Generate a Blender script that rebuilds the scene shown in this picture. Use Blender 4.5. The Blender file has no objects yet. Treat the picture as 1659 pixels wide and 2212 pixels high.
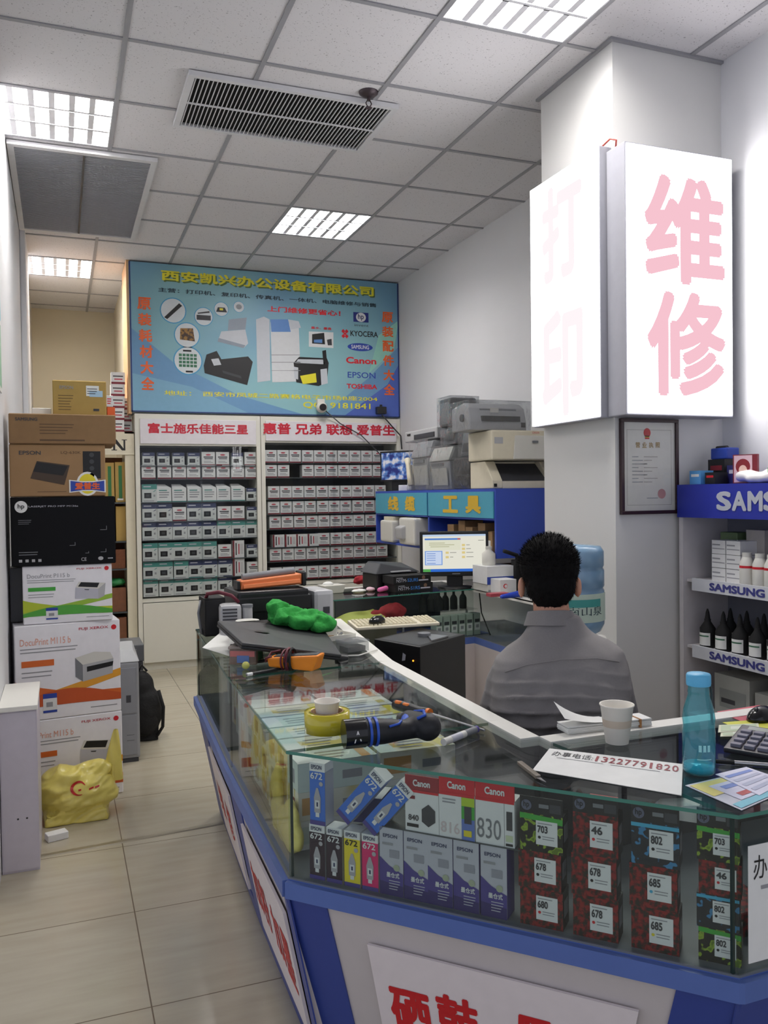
import bpy, bmesh, math, random
from mathutils import Vector, Matrix, noise
SC = bpy.context.scene
COL = SC.collection
PI = math.pi
random.seed(7)

# ------------------------------------------------------------------ camera
CH = 1.45
FPX = 1813.3
def _axes(yaw, pit, rol):
    f = Vector((math.sin(yaw)*math.cos(pit), math.cos(yaw)*math.cos(pit), math.sin(pit)))
    r0 = Vector((math.cos(yaw), -math.sin(yaw), 0)); u0 = r0.cross(f)
    c, s = math.cos(rol), math.sin(rol)
    return c*r0+s*u0, c*u0-s*r0, f
RT, UP, FW = _axes(0.3679, -0.0208, -0.0133)
cd = bpy.data.cameras.new('camera'); cam = bpy.data.objects.new('camera', cd); COL.objects.link(cam)
cd.sensor_fit = 'AUTO'; cd.sensor_width = 36; cd.lens = FPX/2212*36; cd.clip_start = .02
cam.matrix_world = Matrix(((RT.x, UP.x, -FW.x, 0), (RT.y, UP.y, -FW.y, 0), (RT.z, UP.z, -FW.z, CH), (0, 0, 0, 1)))
SC.camera = cam
# ------------------------------------------------------------------ world, exposure
w = bpy.data.worlds.new('world'); SC.world = w; w.use_nodes = True
w.node_tree.nodes['Background'].inputs[0].default_value = (.82, .86, 1, 1)
w.node_tree.nodes['Background'].inputs[1].default_value = .78
LAMP_W = 41.0
SIGN_E = 8.0
SC.view_settings.view_transform = 'Standard'; SC.view_settings.look = 'None'
SC.view_settings.exposure = 0.0; SC.view_settings.gamma = 1
cy = SC.cycles
cy.use_denoising = True; cy.max_bounces = 10; cy.diffuse_bounces = 5; cy.glossy_bounces = 5
cy.transparent_max_bounces = 24; cy.transmission_bounces = 8
cy.caustics_reflective = False; cy.caustics_refractive = False; cy.sample_clamp_indirect = 6

# where a sight line from the photograph's standpoint meets a surface of the room
def _ray(px, py): return RT*((px-829.5)/FPX) + UP*(-(py-1106)/FPX) + FW
O0 = Vector((0, 0, CH))
def pz(px, py, z): d = _ray(px, py); return d*((z-CH)/d.z)+O0
def pY(px, py, Y): d = _ray(px, py); return d*(Y/d.y)+O0
def pX(px, py, X): d = _ray(px, py); return d*(X/d.x)+O0

# ------------------------------------------------------------------ materials
def lin(c):
    return tuple(((v/255)/12.92 if v/255 <= .04045 else ((v/255+.055)/1.055)**2.4) for v in c)+(1,)
_M = {}
def mat(name, rgb, rough=.55, metal=0, var=.06, scale=25, spec=.5, bump=0, coat=0):
    if name in _M: return _M[name]
    m = bpy.data.materials.new(name); m.use_nodes = True; nt = m.node_tree; b = nt.nodes['Principled BSDF']
    c = lin(rgb)
    tc = nt.nodes.new('ShaderNodeTexCoord'); nz = nt.nodes.new('ShaderNodeTexNoise'); mx = nt.nodes.new('ShaderNodeMix')
    mx.data_type = 'RGBA'; nz.inputs['Scale'].default_value = scale; nz.inputs['Detail'].default_value = 4
    nt.links.new(tc.outputs['Object'], nz.inputs['Vector']); nt.links.new(nz.outputs['Fac'], mx.inputs[0])
    mx.inputs[6].default_value = tuple(v*(1-var) for v in c[:3])+(1,); mx.inputs[7].default_value = tuple(min(1, v*(1+var)) for v in c[:3])+(1,)
    nt.links.new(mx.outputs[2], b.inputs['Base Color'])
    b.inputs['Roughness'].default_value = rough; b.inputs['Metallic'].default_value = metal
    b.inputs['Specular IOR Level'].default_value = spec; b.inputs['Coat Weight'].default_value = coat
    if bump:
        bp = nt.nodes.new('ShaderNodeBump'); bp.inputs['Strength'].default_value = bump; bp.inputs['Distance'].default_value = .01
        nt.links.new(nz.outputs['Fac'], bp.inputs['Height']); nt.links.new(bp.outputs[0], b.inputs['Normal'])
    _M[name] = m; return m
def emis(name, rgb, s):
    if name in _M: return _M[name]
    m = bpy.data.materials.new(name); m.use_nodes = True; nt = m.node_tree; nt.nodes.clear()
    e = nt.nodes.new('ShaderNodeEmission'); o = nt.nodes.new('ShaderNodeOutputMaterial')
    e.inputs[0].default_value = lin(rgb); e.inputs[1].default_value = s; nt.links.new(e.outputs[0], o.inputs[0])
    _M[name] = m; return m
def film(name, tint, rough=.02, ior=1.45, body=0, bodyc=(200, 200, 200), bump=0, bscale=12, gl=0):
    if name in _M: return _M[name]
    m = bpy.data.materials.new(name); m.use_nodes = True; nt = m.node_tree; nt.nodes.clear()
    t = nt.nodes.new('ShaderNodeBsdfTransparent'); g = nt.nodes.new('ShaderNodeBsdfGlossy'); lw = nt.nodes.new('ShaderNodeLayerWeight'); pw = nt.nodes.new('ShaderNodeMath'); f = nt.nodes.new('ShaderNodeMath')
    mx = nt.nodes.new('ShaderNodeMixShader'); o = nt.nodes.new('ShaderNodeOutputMaterial')
    t.inputs[0].default_value = lin(tint); g.inputs['Roughness'].default_value = rough; r0 = ((ior-1)/(ior+1))**2
    pw.operation = 'POWER'; pw.inputs[1].default_value = 5; nt.links.new(lw.outputs['Facing'], pw.inputs[0])
    f.operation = 'MULTIPLY_ADD'; f.inputs[1].default_value = 1-r0; f.inputs[2].default_value = r0; nt.links.new(pw.outputs[0], f.inputs[0])
    src = t.outputs[0]
    if body:
        d = nt.nodes.new('ShaderNodeBsdfDiffuse'); d.inputs[0].default_value = lin(bodyc); m2 = nt.nodes.new('ShaderNodeMixShader')
        m2.inputs[0].default_value = body; nt.links.new(t.outputs[0], m2.inputs[1]); nt.links.new(d.outputs[0], m2.inputs[2]); src = m2.outputs[0]
    if gl:
        ad = nt.nodes.new('ShaderNodeMath'); ad.operation = 'ADD'; ad.inputs[1].default_value = gl; nt.links.new(f.outputs[0], ad.inputs[0]); nt.links.new(ad.outputs[0], mx.inputs[0])
    else: nt.links.new(f.outputs[0], mx.inputs[0])
    if bump:
        tc = nt.nodes.new('ShaderNodeTexCoord'); nz = nt.nodes.new('ShaderNodeTexNoise'); nz.inputs['Scale'].default_value = bscale
        bp = nt.nodes.new('ShaderNodeBump'); bp.inputs['Strength'].default_value = bump; bp.inputs['Distance'].default_value = .03
        nt.links.new(tc.outputs['Object'], nz.inputs['Vector']); nt.links.new(nz.outputs['Fac'], bp.inputs['Height'])
        nt.links.new(bp.outputs[0], g.inputs['Normal']); nt.links.new(bp.outputs[0], lw.inputs['Normal'])
    nt.links.new(src, mx.inputs[1]); nt.links.new(g.outputs[0], mx.inputs[2]); nt.links.new(mx.outputs[0], o.inputs[0])
    _M[name] = m; return m
def patch_mat(name, c1, c2, scale=40, rough=.5, lo=.45, hi=.55, det=2, c3=None, stretch=(1, 1, 1)):
    """two or three printed colours in blotches"""
    if name in _M: return _M[name]
    m = bpy.data.materials.new(name); m.use_nodes = True; nt = m.node_tree; b = nt.nodes['Principled BSDF']
    tc = nt.nodes.new('ShaderNodeTexCoord'); mp = nt.nodes.new('ShaderNodeMapping'); nz = nt.nodes.new('ShaderNodeTexNoise'); r = nt.nodes.new('ShaderNodeValToRGB')
    mp.inputs['Scale'].default_value = stretch
    nz.inputs['Scale'].default_value = scale; nz.inputs['Detail'].default_value = det
    nt.links.new(tc.outputs['Object'], mp.inputs[0]); nt.links.new(mp.outputs[0], nz.inputs['Vector']); nt.links.new(nz.outputs['Fac'], r.inputs[0]); nt.links.new(r.outputs[0], b.inputs['Base Color'])
    e = r.color_ramp.elements; e[0].position = lo; e[0].color = lin(c1); e[1].position = hi; e[1].color = lin(c2)
    if c3: x = e.new(min(.98, hi+.08)); x.color = lin(c3)
    b.inputs['Roughness'].default_value = rough
    _M[name] = m; return m

WHITE = mat('white_print', (225, 225, 224), .5)
PAPER = mat('paper_white', (232, 232, 228), .7)
BLACKP = mat('black_print', (18, 18, 20), .5)
DARKT = mat('dark_text', (62, 62, 66), .6)
GREYT = mat('grey_text', (150, 150, 154), .6)
RED = mat('red_print', (205, 30, 42), .5)
DRED = mat('dark_red_print', (120, 24, 38), .5)
YEL = mat('yellow_print', (222, 205, 40), .5)
ORG = mat('orange_print', (226, 98, 40), .5)
BLUEP = mat('blue_print', (38, 66, 160), .5)
NAVY = mat('navy_print', (52, 60, 96), .5)
TEAL = mat('teal_print', (70, 140, 132), .5)
LGREEN = mat('lime_print', (176, 204, 44), .5)
GREENP = mat('green_print', (66, 166, 60), .5)
CYANP = mat('cyan_print', (70, 170, 205), .5)
PINKP = mat('magenta_print', (214, 32, 110), .5)
PURP = mat('purple_print', (74, 62, 138), .5)
SILV = mat('silver_print', (188, 188, 198), .35)
KRAFT = mat('kraft_card', (150, 118, 82), .8, var=.1, scale=12)
KRAFT2 = mat('light_kraft_card', (172, 142, 78), .8, var=.08)
LAM = mat('white_laminate', (236, 234, 226), .35, var=.03, scale=6)
GLAM = mat('grey_laminate', (196, 188, 186), .45, var=.04)
BLUEL = mat('blue_laminate', (50, 68, 142), .4, var=.05)
BLUES = mat('blue_shelf_board', (50, 76, 172), .45, var=.04)
PLW = mat('warm_white_plastic', (214, 212, 204), .45, var=.03)
PLG = mat('light_grey_plastic', (178, 178, 180), .45, var=.04)
PLM = mat('mid_grey_plastic', (120, 122, 126), .45)
PLD = mat('dark_grey_plastic', (58, 59, 64), .45)
BLK = mat('black_plastic', (20, 20, 22), .4)
BLKM = mat('matt_black', (14, 14, 15), .75)
CREAM = mat('cream_plastic', (216, 208, 186), .5)
STEEL = mat('brushed_steel', (180, 180, 182), .3, metal=1)
GLASS = film('cabinet_glass', (246, 250, 248))
GLASSE = mat('green_glass_edge', (70, 128, 112), .15)
WRAP = film('plastic_wrap', (232, 234, 236), .12, 1.5, body=.10, bump=.8, bscale=14, gl=.05)

# ------------------------------------------------------------------ mesh builder
_T = {}
def text_geo(body, bold, res=3):
    k = (body, res)
    if k in _T: return _T[k]
    c = bpy.data.curves.new('lettering', 'FONT'); c.body = body; c.size = 1; c.resolution_u = res
    o = bpy.data.objects.new('lettering', c); COL.objects.link(o)
    dg = bpy.context.evaluated_depsgraph_get(); me = bpy.data.meshes.new_from_object(o.evaluated_get(dg))
    vs = [(v.co.x, v.co.y) for v in me.vertices]; fs = [tuple(p.vertices) for p in me.polygons]
    bpy.data.objects.remove(o); bpy.data.curves.remove(c); bpy.data.meshes.remove(me)
    x0 = min(v[0] for v in vs); x1 = max(v[0] for v in vs); y0 = min(v[1] for v in vs); y1 = max(v[1] for v in vs)
    vs = [((x-x0)/(x1-x0), (y-y0)/(y1-y0)) for x, y in vs]
    _T[k] = (vs, fs, x1-x0, y1-y0); return _T[k]

class MB:
    def __init__(s): s.v = []; s.f = []; s.fm = []; s.fs = []; s.mats = []; s.T = None
    def mi(s, m):
        if m not in s.mats: s.mats.append(m)
        return s.mats.index(m)
    def add(s, vs, fs, m, smooth=False):
        n = len(s.v); i = s.mi(m)
        for v in vs: s.v.append(tuple(s.T @ Vector(v)) if s.T else tuple(v))
        for f in fs: s.f.append(tuple(n+k for k in f)); s.fm.append(i); s.fs.append(smooth)
        return s
    def box(s, x0, x1, y0, y1, z0, z1, m, bev=0, seg=2):
        vs = [(x0, y0, z0), (x1, y0, z0), (x1, y1, z0), (x0, y1, z0), (x0, y0, z1), (x1, y0, z1), (x1, y1, z1), (x0, y1, z1)]
        fs = [(3, 2, 1, 0), (4, 5, 6, 7), (0, 1, 5, 4), (1, 2, 6, 5), (2, 3, 7, 6), (3, 0, 4, 7)]
        if not bev: return s.add(vs, fs, m)
        return s.solid(vs, fs, m, bev, seg)
    def solid(s, vs, fs, m, bev, seg=2):
        bm = bmesh.new(); bv = [bm.verts.new(v) for v in vs]
        for f in fs: bm.faces.new([bv[k] for k in f])
        bmesh.ops.bevel(bm, geom=bm.edges[:], offset=bev, segments=seg, affect='EDGES', profile=.6, clamp_overlap=True)
        bm.verts.index_update()
        s.add([v.co[:] for v in bm.verts], [tuple(v.index for v in f.verts) for f in bm.faces], m, False); bm.free(); return s
    def hexa(s, b, t, m, bev=0):
        vs = list(b)+list(t); n = len(b)
        fs = [tuple(range(n))[::-1], tuple(range(n, 2*n))]+[(k, (k+1) % n, n+(k+1) % n, n+k) for k in range(n)]
        return s.solid(vs, fs, m, bev) if bev else s.add(vs, fs, m)
    def prism(s, poly, z0, z1, m, bev=0): return s.hexa([(x, y, z0) for x, y in poly], [(x, y, z1) for x, y in poly], m, bev)
    def prof(s, pts, x0, x1, m, bev=0):
        """an outline in (y, z) drawn out along x"""
        return s.hexa([(x0, y, z) for y, z in pts], [(x1, y, z) for y, z in pts], m, bev)
    def quad(s, a, b, c, d, m): return s.add([a, b, c, d], [(0, 1, 2, 3)], m)
    def fq(s, x0, z0, x1, z1, m, y=-.0008): return s.quad((x0, y, z0), (x1, y, z0), (x1, y, z1), (x0, y, z1), m)
    def tq(s, x0, y0, x1, y1, z, m): return s.quad((x0, y0, z), (x1, y0, z), (x1, y1, z), (x0, y1, z), m)
    def poly(s, pts, m, y=-.0009): return s.add([(x, y, z) for x, z in pts], [tuple(range(len(pts)))], m)
    def disc(s, cx, cz, rx, rz, m, y=-.001, n=20): return s.poly([(cx+rx*math.cos(2*PI*k/n), cz+rz*math.sin(2*PI*k/n)) for k in range(n)], m, y)
    def text(s, body, O, U, V, m, bold=.01, res=3):
        vs, fs, w_, h_ = text_geo(body, bold, res); O = Vector(O); U = Vector(U); V = Vector(V)
        s.add([O+U*x+V*y for x, y in vs], fs, m)
        if bold >= .008: # heavier strokes
            n = 8 if bold > .025 else 4; nn_ = U.cross(V).normalized()
            for k in range(n):
                a = 2*PI*k/n+.4; e_ = nn_*(6e-5*(k+1)); s.add([O+e_+U*(x+bold*1.15*math.cos(a)/w_)+V*(y+bold*1.15*math.sin(a)/h_) for x, y in vs], fs, m)
        return s
    def ft(s, body, x0, z0, x1, z1, m, y=-.0016, bold=.01, res=3): return s.text(body, (x0, y, z0), (x1-x0, 0, 0), (0, 0, z1-z0), m, bold, res)
    def tt(s, body, x0, y0, x1, y1, z, m, bold=.01): return s.text(body, (x0, y0, z), (x1-x0, 0, 0), (0, y1-y0, 0), m, bold)
    def lines(s, x0, z0, x1, z1, n, m, y=-.0008, fill=.45, seed=0):
        r = random.Random(seed); h = (z1-z0)/n
        for k in range(n): s.fq(x0, z1-(k+.5+fill/2)*h, x0+(x1-x0)*r.uniform(.6, 1), z1-(k+.5-fill/2)*h, m, y)
        return s
    def lathe(s, prof, m, n=24, c=(0, 0, 0), cap=True, smooth=True):
        vs = [(c[0]+r*math.cos(2*PI*k/n), c[1]+r*math.sin(2*PI*k/n), c[2]+z) for r, z in prof for k in range(n)]
        fs = [(i*n+k, i*n+(k+1) % n, (i+1)*n+(k+1) % n, (i+1)*n+k) for i in range(len(prof)-1) for k in range(n)]
        s.add(vs, fs, m, smooth)
        if cap:
            q = len(prof)-1
            s.add([vs[k] for k in range(n)], [tuple(range(n))[::-1]], m); s.add([vs[q*n+k] for k in range(n)], [tuple(range(n))], m)
        return s
    def cyl(s, a, b, r, m, r2=None, n=16, cap=True):
        a = Vector(a); b = Vector(b); d = (b-a).normalized(); r2 = r if r2 is None else r2
        u = d.orthogonal().normalized(); v = d.cross(u)
        vs = [a+(u*math.cos(2*PI*k/n)+v*math.sin(2*PI*k/n))*r for k in range(n)]+[b+(u*math.cos(2*PI*k/n)+v*math.sin(2*PI*k/n))*r2 for k in range(n)]
        s.add(vs, [(k, (k+1) % n, n+(k+1) % n, n+k) for k in range(n)], m, True)
        if cap: s.add(vs, [tuple(range(n))[::-1], tuple(range(n, 2*n))], m)
        return s
    def tube(s, pts, r, m, n=8, rs=None):
        pts = [Vector(p) for p in pts]; vs = []; u = None
        for i, p in enumerate(pts):
            d = (pts[min(i+1, len(pts)-1)]-pts[max(i-1, 0)]).normalized()
            u = (u-d*u.dot(d)).normalized() if u is not None and (u-d*u.dot(d)).length > 1e-4 else d.orthogonal().normalized()
            v = d.cross(u); q = rs[i] if rs else r
            vs += [p+(u*math.cos(2*PI*k/n)+v*math.sin(2*PI*k/n))*q for k in range(n)]
        fs = [(i*n+k, i*n+(k+1) % n, (i+1)*n+(k+1) % n, (i+1)*n+k) for i in range(len(pts)-1) for k in range(n)]
        fs += [tuple(range(n))[::-1], tuple(range((len(pts)-1)*n, len(pts)*n))]
        return s.add(vs, fs, m, True)
    def ball(s, c, r, m, n=16, rot=None, smooth=True):
        rx, ry, rz = (r, r, r) if not isinstance(r, tuple) else r
        vs = [(0, 0, rz)]; h = n//2
        for i in range(1, h):
            t = PI*i/h
            vs += [(rx*math.sin(t)*math.cos(2*PI*k/n), ry*math.sin(t)*math.sin(2*PI*k/n), rz*math.cos(t)) for k in range(n)]
        vs.append((0, 0, -rz)); L = len(vs)-1
        fs = [(0, 1+k, 1+(k+1) % n) for k in range(n)]+[(L, 1+(h-2)*n+(k+1) % n, 1+(h-2)*n+k) for k in range(n)]
        fs += [(1+i*n+k, 1+(i+1)*n+k, 1+(i+1)*n+(k+1) % n, 1+i*n+(k+1) % n) for i in range(h-2) for k in range(n)]
        Rm = rot.to_matrix() if rot is not None and hasattr(rot, 'to_matrix') else rot
        vs = [(Rm @ Vector(v) if Rm else Vector(v))+Vector(c) for v in vs]
        return s.add(vs, fs, m, smooth)
    def capsule(s, a, ra, b, rb, m, n=14):
        s.ball(a, ra, m, n); s.ball(b, rb, m, n); return s.cyl(a, b, ra, m, rb, n)
    def grid(s, fn, nu, nv, m, smooth=True):
        vs = [fn(i/nu, j/nv) for j in range(nv+1) for i in range(nu+1)]
        fs = [(j*(nu+1)+i, j*(nu+1)+i+1, (j+1)*(nu+1)+i+1, (j+1)*(nu+1)+i) for j in range(nv) for i in range(nu)]
        return s.add(vs, fs, m, smooth)
    def mesh(s, name):
        me = bpy.data.meshes.new(name); me.from_pydata(s.v, [], s.f)
        for m in s.mats: me.materials.append(m)
        me.polygons.foreach_set('material_index', s.fm); me.polygons.foreach_set('use_smooth', s.fs); me.update(); return me
    def build(s, name, parent=None, label=None):
        o = bpy.data.objects.new(name, s.mesh(name)); COL.objects.link(o)
        if parent: o.parent = parent
        if label: o['label'] = label
        return o
    def blob(s, voxel, smooth=2, disp=None):
        """fuses everything so far into one continuous skin"""
        me = s.mesh('skin'); o = bpy.data.objects.new('skin', me); COL.objects.link(o)
        r = o.modifiers.new('r', 'REMESH'); r.mode = 'VOXEL'; r.voxel_size = voxel; r.use_smooth_shade = True
        if smooth: q = o.modifiers.new('s', 'SMOOTH'); q.iterations = smooth; q.factor = .5
        dg = bpy.context.evaluated_depsgraph_get(); e = bpy.data.meshes.new_from_object(o.evaluated_get(dg))
        vs = [v.co.copy() for v in e.vertices]; ns = [v.normal.copy() for v in e.vertices]; fs = [tuple(p.vertices) for p in e.polygons]
        bpy.data.objects.remove(o); bpy.data.meshes.remove(me); bpy.data.meshes.remove(e)
        if disp: vs = [v+n*disp(v) for v, n in zip(vs, ns)]
        m = s.mats[0]; q = MB(); q.add(vs, fs, m, True); return q

def tag(o, label, cat=None, group=None, kind=None):
    o['label'] = label
    if cat: o['category'] = cat
    if group: o['group'] = group
    if kind: o['kind'] = kind
    return o
def thing(name, label, cat, loc=(0, 0, 0), rz=0, group=None):
    o = bpy.data.objects.new(name, None); COL.objects.link(o); o.empty_display_size = .05
    o.location = loc; o.rotation_euler = (0, 0, rz); return tag(o, label, cat, group)
def place(o, loc, rz=0, rot=None): o.location = loc; o.rotation_euler = rot or (0, 0, rz); return o
def dup(root, loc, rz, label, group=None):
    r = root.copy(); COL.objects.link(r); r.location = loc; r.rotation_euler = (0, 0, rz); r['label'] = label
    if group: r['group'] = group
    for ch in root.children:
        c = ch.copy(); COL.objects.link(c); c.parent = r
        for g in ch.children: d = g.copy(); COL.objects.link(d); d.parent = c
    return r
def struct(name, mb, label=None):
    o = mb.build(name); o['kind'] = 'structure'
    return o
ORD = ['first', 'second', 'third', 'fourth', 'fifth', 'sixth', 'seventh', 'eighth', 'ninth', 'tenth', 'eleventh', 'twelfth']

# ================================================================== THE SETTING
CZ = 3.419
GX, GY = .2997, 3.784
def floor_mat():
    m = bpy.data.materials.new('glazed_floor_tile'); m.use_nodes = True; nt = m.node_tree; b = nt.nodes['Principled BSDF']
    tc = nt.nodes.new('ShaderNodeTexCoord'); mp = nt.nodes.new('ShaderNodeMapping'); br = nt.nodes.new('ShaderNodeTexBrick'); nz = nt.nodes.new('ShaderNodeTexNoise'); mp2 = nt.nodes.new('ShaderNodeMapping')
    mp.inputs['Location'].default_value = (-.2146+6.0, -2.4476+5.9, 0)
    br.offset = 0; br.inputs['Scale'].default_value = 1; br.inputs['Brick Width'].default_value = .6; br.inputs['Row Height'].default_value = .59
    br.inputs['Mortar Size'].default_value = .0022; br.inputs['Mortar Smooth'].default_value = .1; br.inputs['Mortar'].default_value = lin((112, 100, 84))
    mp2.inputs['Scale'].default_value = (1.2, 7, 1); nz.inputs['Scale'].default_value = 3; nz.inputs['Detail'].default_value = 6
    r = nt.nodes.new('ShaderNodeValToRGB'); e = r.color_ramp.elements; e[0].position = .3; e[0].color = lin((174, 165, 145)); e[1].position = .7; e[1].color = lin((184, 176, 156))
    nt.links.new(tc.outputs['Object'], mp.inputs[0]); nt.links.new(mp.outputs[0], br.inputs['Vector'])
    nt.links.new(tc.outputs['Object'], mp2.inputs[0]); nt.links.new(mp2.outputs[0], nz.inputs['Vector']); nt.links.new(nz.outputs['Fac'], r.inputs[0])
    nt.links.new(r.outputs[0], br.inputs['Color1']); nt.links.new(r.outputs[0], br.inputs['Color2']); nt.links.new(br.outputs['Color'], b.inputs['Base Color'])
    b.inputs['Roughness'].default_value = .16; b.inputs['Specular IOR Level'].default_value = .45
    return m
mb = MB(); mb.box(-2.6, 3.2, -1.8, 9.6, -.1, 0, floor_mat()); struct('floor', mb)
def ceil_mat():
    m = bpy.data.materials.new('mineral_ceiling_tile'); m.use_nodes = True; nt = m.node_tree; b = nt.nodes['Principled BSDF']
    tc = nt.nodes.new('ShaderNodeTexCoord'); nz = nt.nodes.new('ShaderNodeTexNoise'); r = nt.nodes.new('ShaderNodeValToRGB')
    nz.inputs['Scale'].default_value = 130; nz.inputs['Detail'].default_value = 3
    e = r.color_ramp.elements; e[0].position = .30; e[0].color = lin((150, 148, 150)); e[1].position = .36; e[1].color = lin((214, 212, 214))
    nt.links.new(tc.outputs['Object'], nz.inputs['Vector']); nt.links.new(nz.outputs['Fac'], r.inputs[0]); nt.links.new(r.outputs[0], b.inputs['Base Color']); b.inputs['Roughness'].default_value = .9
    return m
LAMPS = [(-1, 1), (2, 3), (2, -2), (-1, 6)]
CM = ceil_mat(); mb = MB(); tb = MB(); TBAR = mat('painted_tee_bar', (150, 150, 154), .5)
def hole(x0, x1, y0, y1):
    for i, j in LAMPS:
        if abs(x0-(GX+.6*i)) < .01 and abs(y0-(GY+.6*j)) < .01: return True
    return False
for i in range(-5, 6):
    for j in range(-9, 10):
        x0, x1, y0, y1 = GX+.6*i, GX+.6*i+.6, GY+.6*j, GY+.6*j+.6
        if y0 > 7.4 and x0 > .5: continue
        if hole(x0, x1, y0, y1): continue
        mb.box(x0, x1, y0, y1, CZ, CZ+.02, CM)
struct('ceiling', mb)
for i in range(-4, 6): tb.box(GX+.6*i-.011, GX+.6*i+.011, -1.6, 9.4 if i < 1 else 7.3, CZ-.006, CZ-.0005, TBAR)
for j in range(-8, 10): tb.box(-2.6, 2.97 if j < 6 else .57, GY+.6*j-.011, GY+.6*j+.011, CZ-.0055, CZ-.0007, TBAR)
struct('trim_1', tb)
WP = mat('white_wall_paint', (218, 218, 220), .8, var=.02, scale=4)
WR = mat('beige_rear_wall_paint', (206, 196, 172), .85, var=.02, scale=4)
mb = MB(); mb.box(2.97, 3.15, -1.8, 7.7, 0, CZ+.02, WP); struct('wall_right', mb)
mb = MB(); mb.box(2.88, 2.97, -1.2, 3.08, 0, CZ, WP); struct('wall_right_front', mb)
mb = MB(); mb.box(-.3, 3.15, 9.4, 9.55, 0, CZ+.02, WR); struct('wall_rear', mb)
mb = MB(); mb.box(.57, 2.97, 7.63, 7.75, 0, CZ, WP); mb.box(.57, 2.97, 7.31, 7.63, 2.16, CZ, WP); struct('wall_back', mb)
mb = MB(); mb.box(.545, .57, 7.27, 7.75, 2.15, CZ, mat('salmon_edge_board', (222, 176, 130), .6)); struct('trim_2', mb)
mb = MB(); mb.box(.57, 3.15, 7.75, 9.4, 0, CZ, WR); struct('wall_store', mb)
mb = MB(); mb.box(-.4, -.24, 3.0, 9.4, 0, CZ+.02, WP); mb.box(-.24, -.2, 6.66, 7.3, 0, CZ, WP, .012); struct('wall_left', mb)
mb = MB(); mb.box(2.28, 2.97, 3.08, 3.66, 0, CZ, mat('white_pillar_paint', (216, 215, 212), .75, var=.02, scale=3)); struct('wall_pillar', mb)
mb = MB()
for a in ((2.262, 2.28, 3.062, 3.68), (2.2802, 2.97, 3.062, 3.0798)): mb.box(*a, CZ-.012, CZ-.0004, TBAR)
struct('trim_3', mb)
mb = MB(); mb.hexa([(-.24, 3.63, 0), (.66, 3.70, 0), (.66, 3.735, 0), (-.24, 3.665, 0)], [(-.24, 3.635, .004), (.66, 3.705, .004), (.66, 3.73, .004), (-.24, 3.66, .004)], mat('metal_threshold', (168, 160, 140), .3, metal=.6)); struct('trim_4', mb)

# ------------------------------------------------------------------ ceiling lamps
LWH = mat('lamp_reflector_white', (238, 238, 240), .35)
LOUV = mat('lamp_louvre_metal', (212, 212, 216), .35)
TUBE = emis('fluorescent_tube', (255, 252, 250), 14)
def ceiling_light(i, j, label, warm=1):
    x, y = GX+.6*i+.3, GY+.6*j+.3
    t = thing('ceiling_light', label, 'light', (x, y, CZ), 0, 'square fluorescent ceiling lights')
    m = MB()
    for a in ((-.3, .3, -.3, -.285), (-.3, .3, .285, .3), (-.3, -.285, -.285, .285), (.285, .3, -.285, .285)): m.box(*a, -.004, .09, LWH)
    m.build('frame', t)
    m = MB(); m.box(-.3, .3, -.3, .3, .09, .1, LWH); m.build('reflector', t)
    m = MB()
    for yy in (-.1, .1): m.prof([(yy-.009, .0), (yy+.009, .0), (yy+.002, .03), (yy-.002, .03)], -.285, .285, LOUV)
    for r_ in range(3):
        ya = -.285+.19*r_+(.009 if r_ else 0); yb = ya+(.172 if r_ == 1 else .181)
        for k in range(1, 6): x_ = -.285+.095*k; m.hexa([(x_-.014, ya, 0), (x_+.014, ya, 0), (x_+.014, yb, 0), (x_-.014, yb, 0)], [(x_-.002, ya, .03), (x_+.002, ya, .03), (x_+.002, yb, .03), (x_-.002, yb, .03)], LOUV)
    m.build('louver', t)
    for yy in (-.19, 0, .19):
        m = MB(); m.cyl((-.28, yy, .065), (.28, yy, .065), .014, TUBE, n=10); m.build('tube', t)
    l = bpy.data.lights.new('lamp_glow', 'AREA'); l.shape = 'SQUARE'; l.size = .56; l.energy = LAMP_W*warm; l.color = (1, .97, .93)
    o = bpy.data.objects.new('lamp_glow', l); COL.objects.link(o); o.parent = t; o.location = (0, 0, .045)
ceiling_light(-1, 1, 'lit square ceiling light beside the louvred grey return grille by the left wall')
ceiling_light(2, 3, 'lit square ceiling light in the middle of the room, three rows of louvres showing')
ceiling_light(2, -2, 'big lit square ceiling light nearest the white pillar')
ceiling_light(-1, 6, 'small lit ceiling light in the back room behind the blue banner', 1.0)

# ------------------------------------------------------------------ ceiling grilles and sprinkler
VW = mat('vent_white_metal', (206, 206, 208), .5)
t = thing('ceiling_vent', 'long white slatted air vent in the ceiling with dark gaps', 'vent', (1.11, 4.235, CZ))
m = MB()
for a in ((-.52, .52, -.29, -.265), (-.52, .52, .265, .29), (-.52, -.49, -.265, .265), (.49, .52, -.265, .265)): m.box(*a, -.03, -.0065, VW)
m.build('frame', t)
m = MB(); m.box(-.49, .49, -.265, .265, -.0105, -.0075, BLKM); m.build('duct_backing', t)
m = MB()
for k in range(48): x = -.48+.96*k/47; m.hexa([(x-.006, -.265, -.027), (x-.001, -.265, -.027), (x-.001, .265, -.027), (x-.006, .265, -.027)], [(x, -.265, -.012), (x+.005, -.265, -.012), (x+.005, .265, -.012), (x, .265, -.012)], VW)
m.box(-.49, .49, -.006, .006, -.029, -.024, VW); m.build('slats', t)
t = thing('return_grille', 'big square grey return air grille in the ceiling beside the left wall', 'vent', (.165, 5.82, CZ))
m = MB()
for a in ((-.4, .4, -.79, -.75), (-.4, .4, .75, .79), (-.4, -.365, -.75, .75), (.365, .4, -.75, .75)): m.box(*a, -.03, -.0065, VW)
m.build('frame', t)
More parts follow.
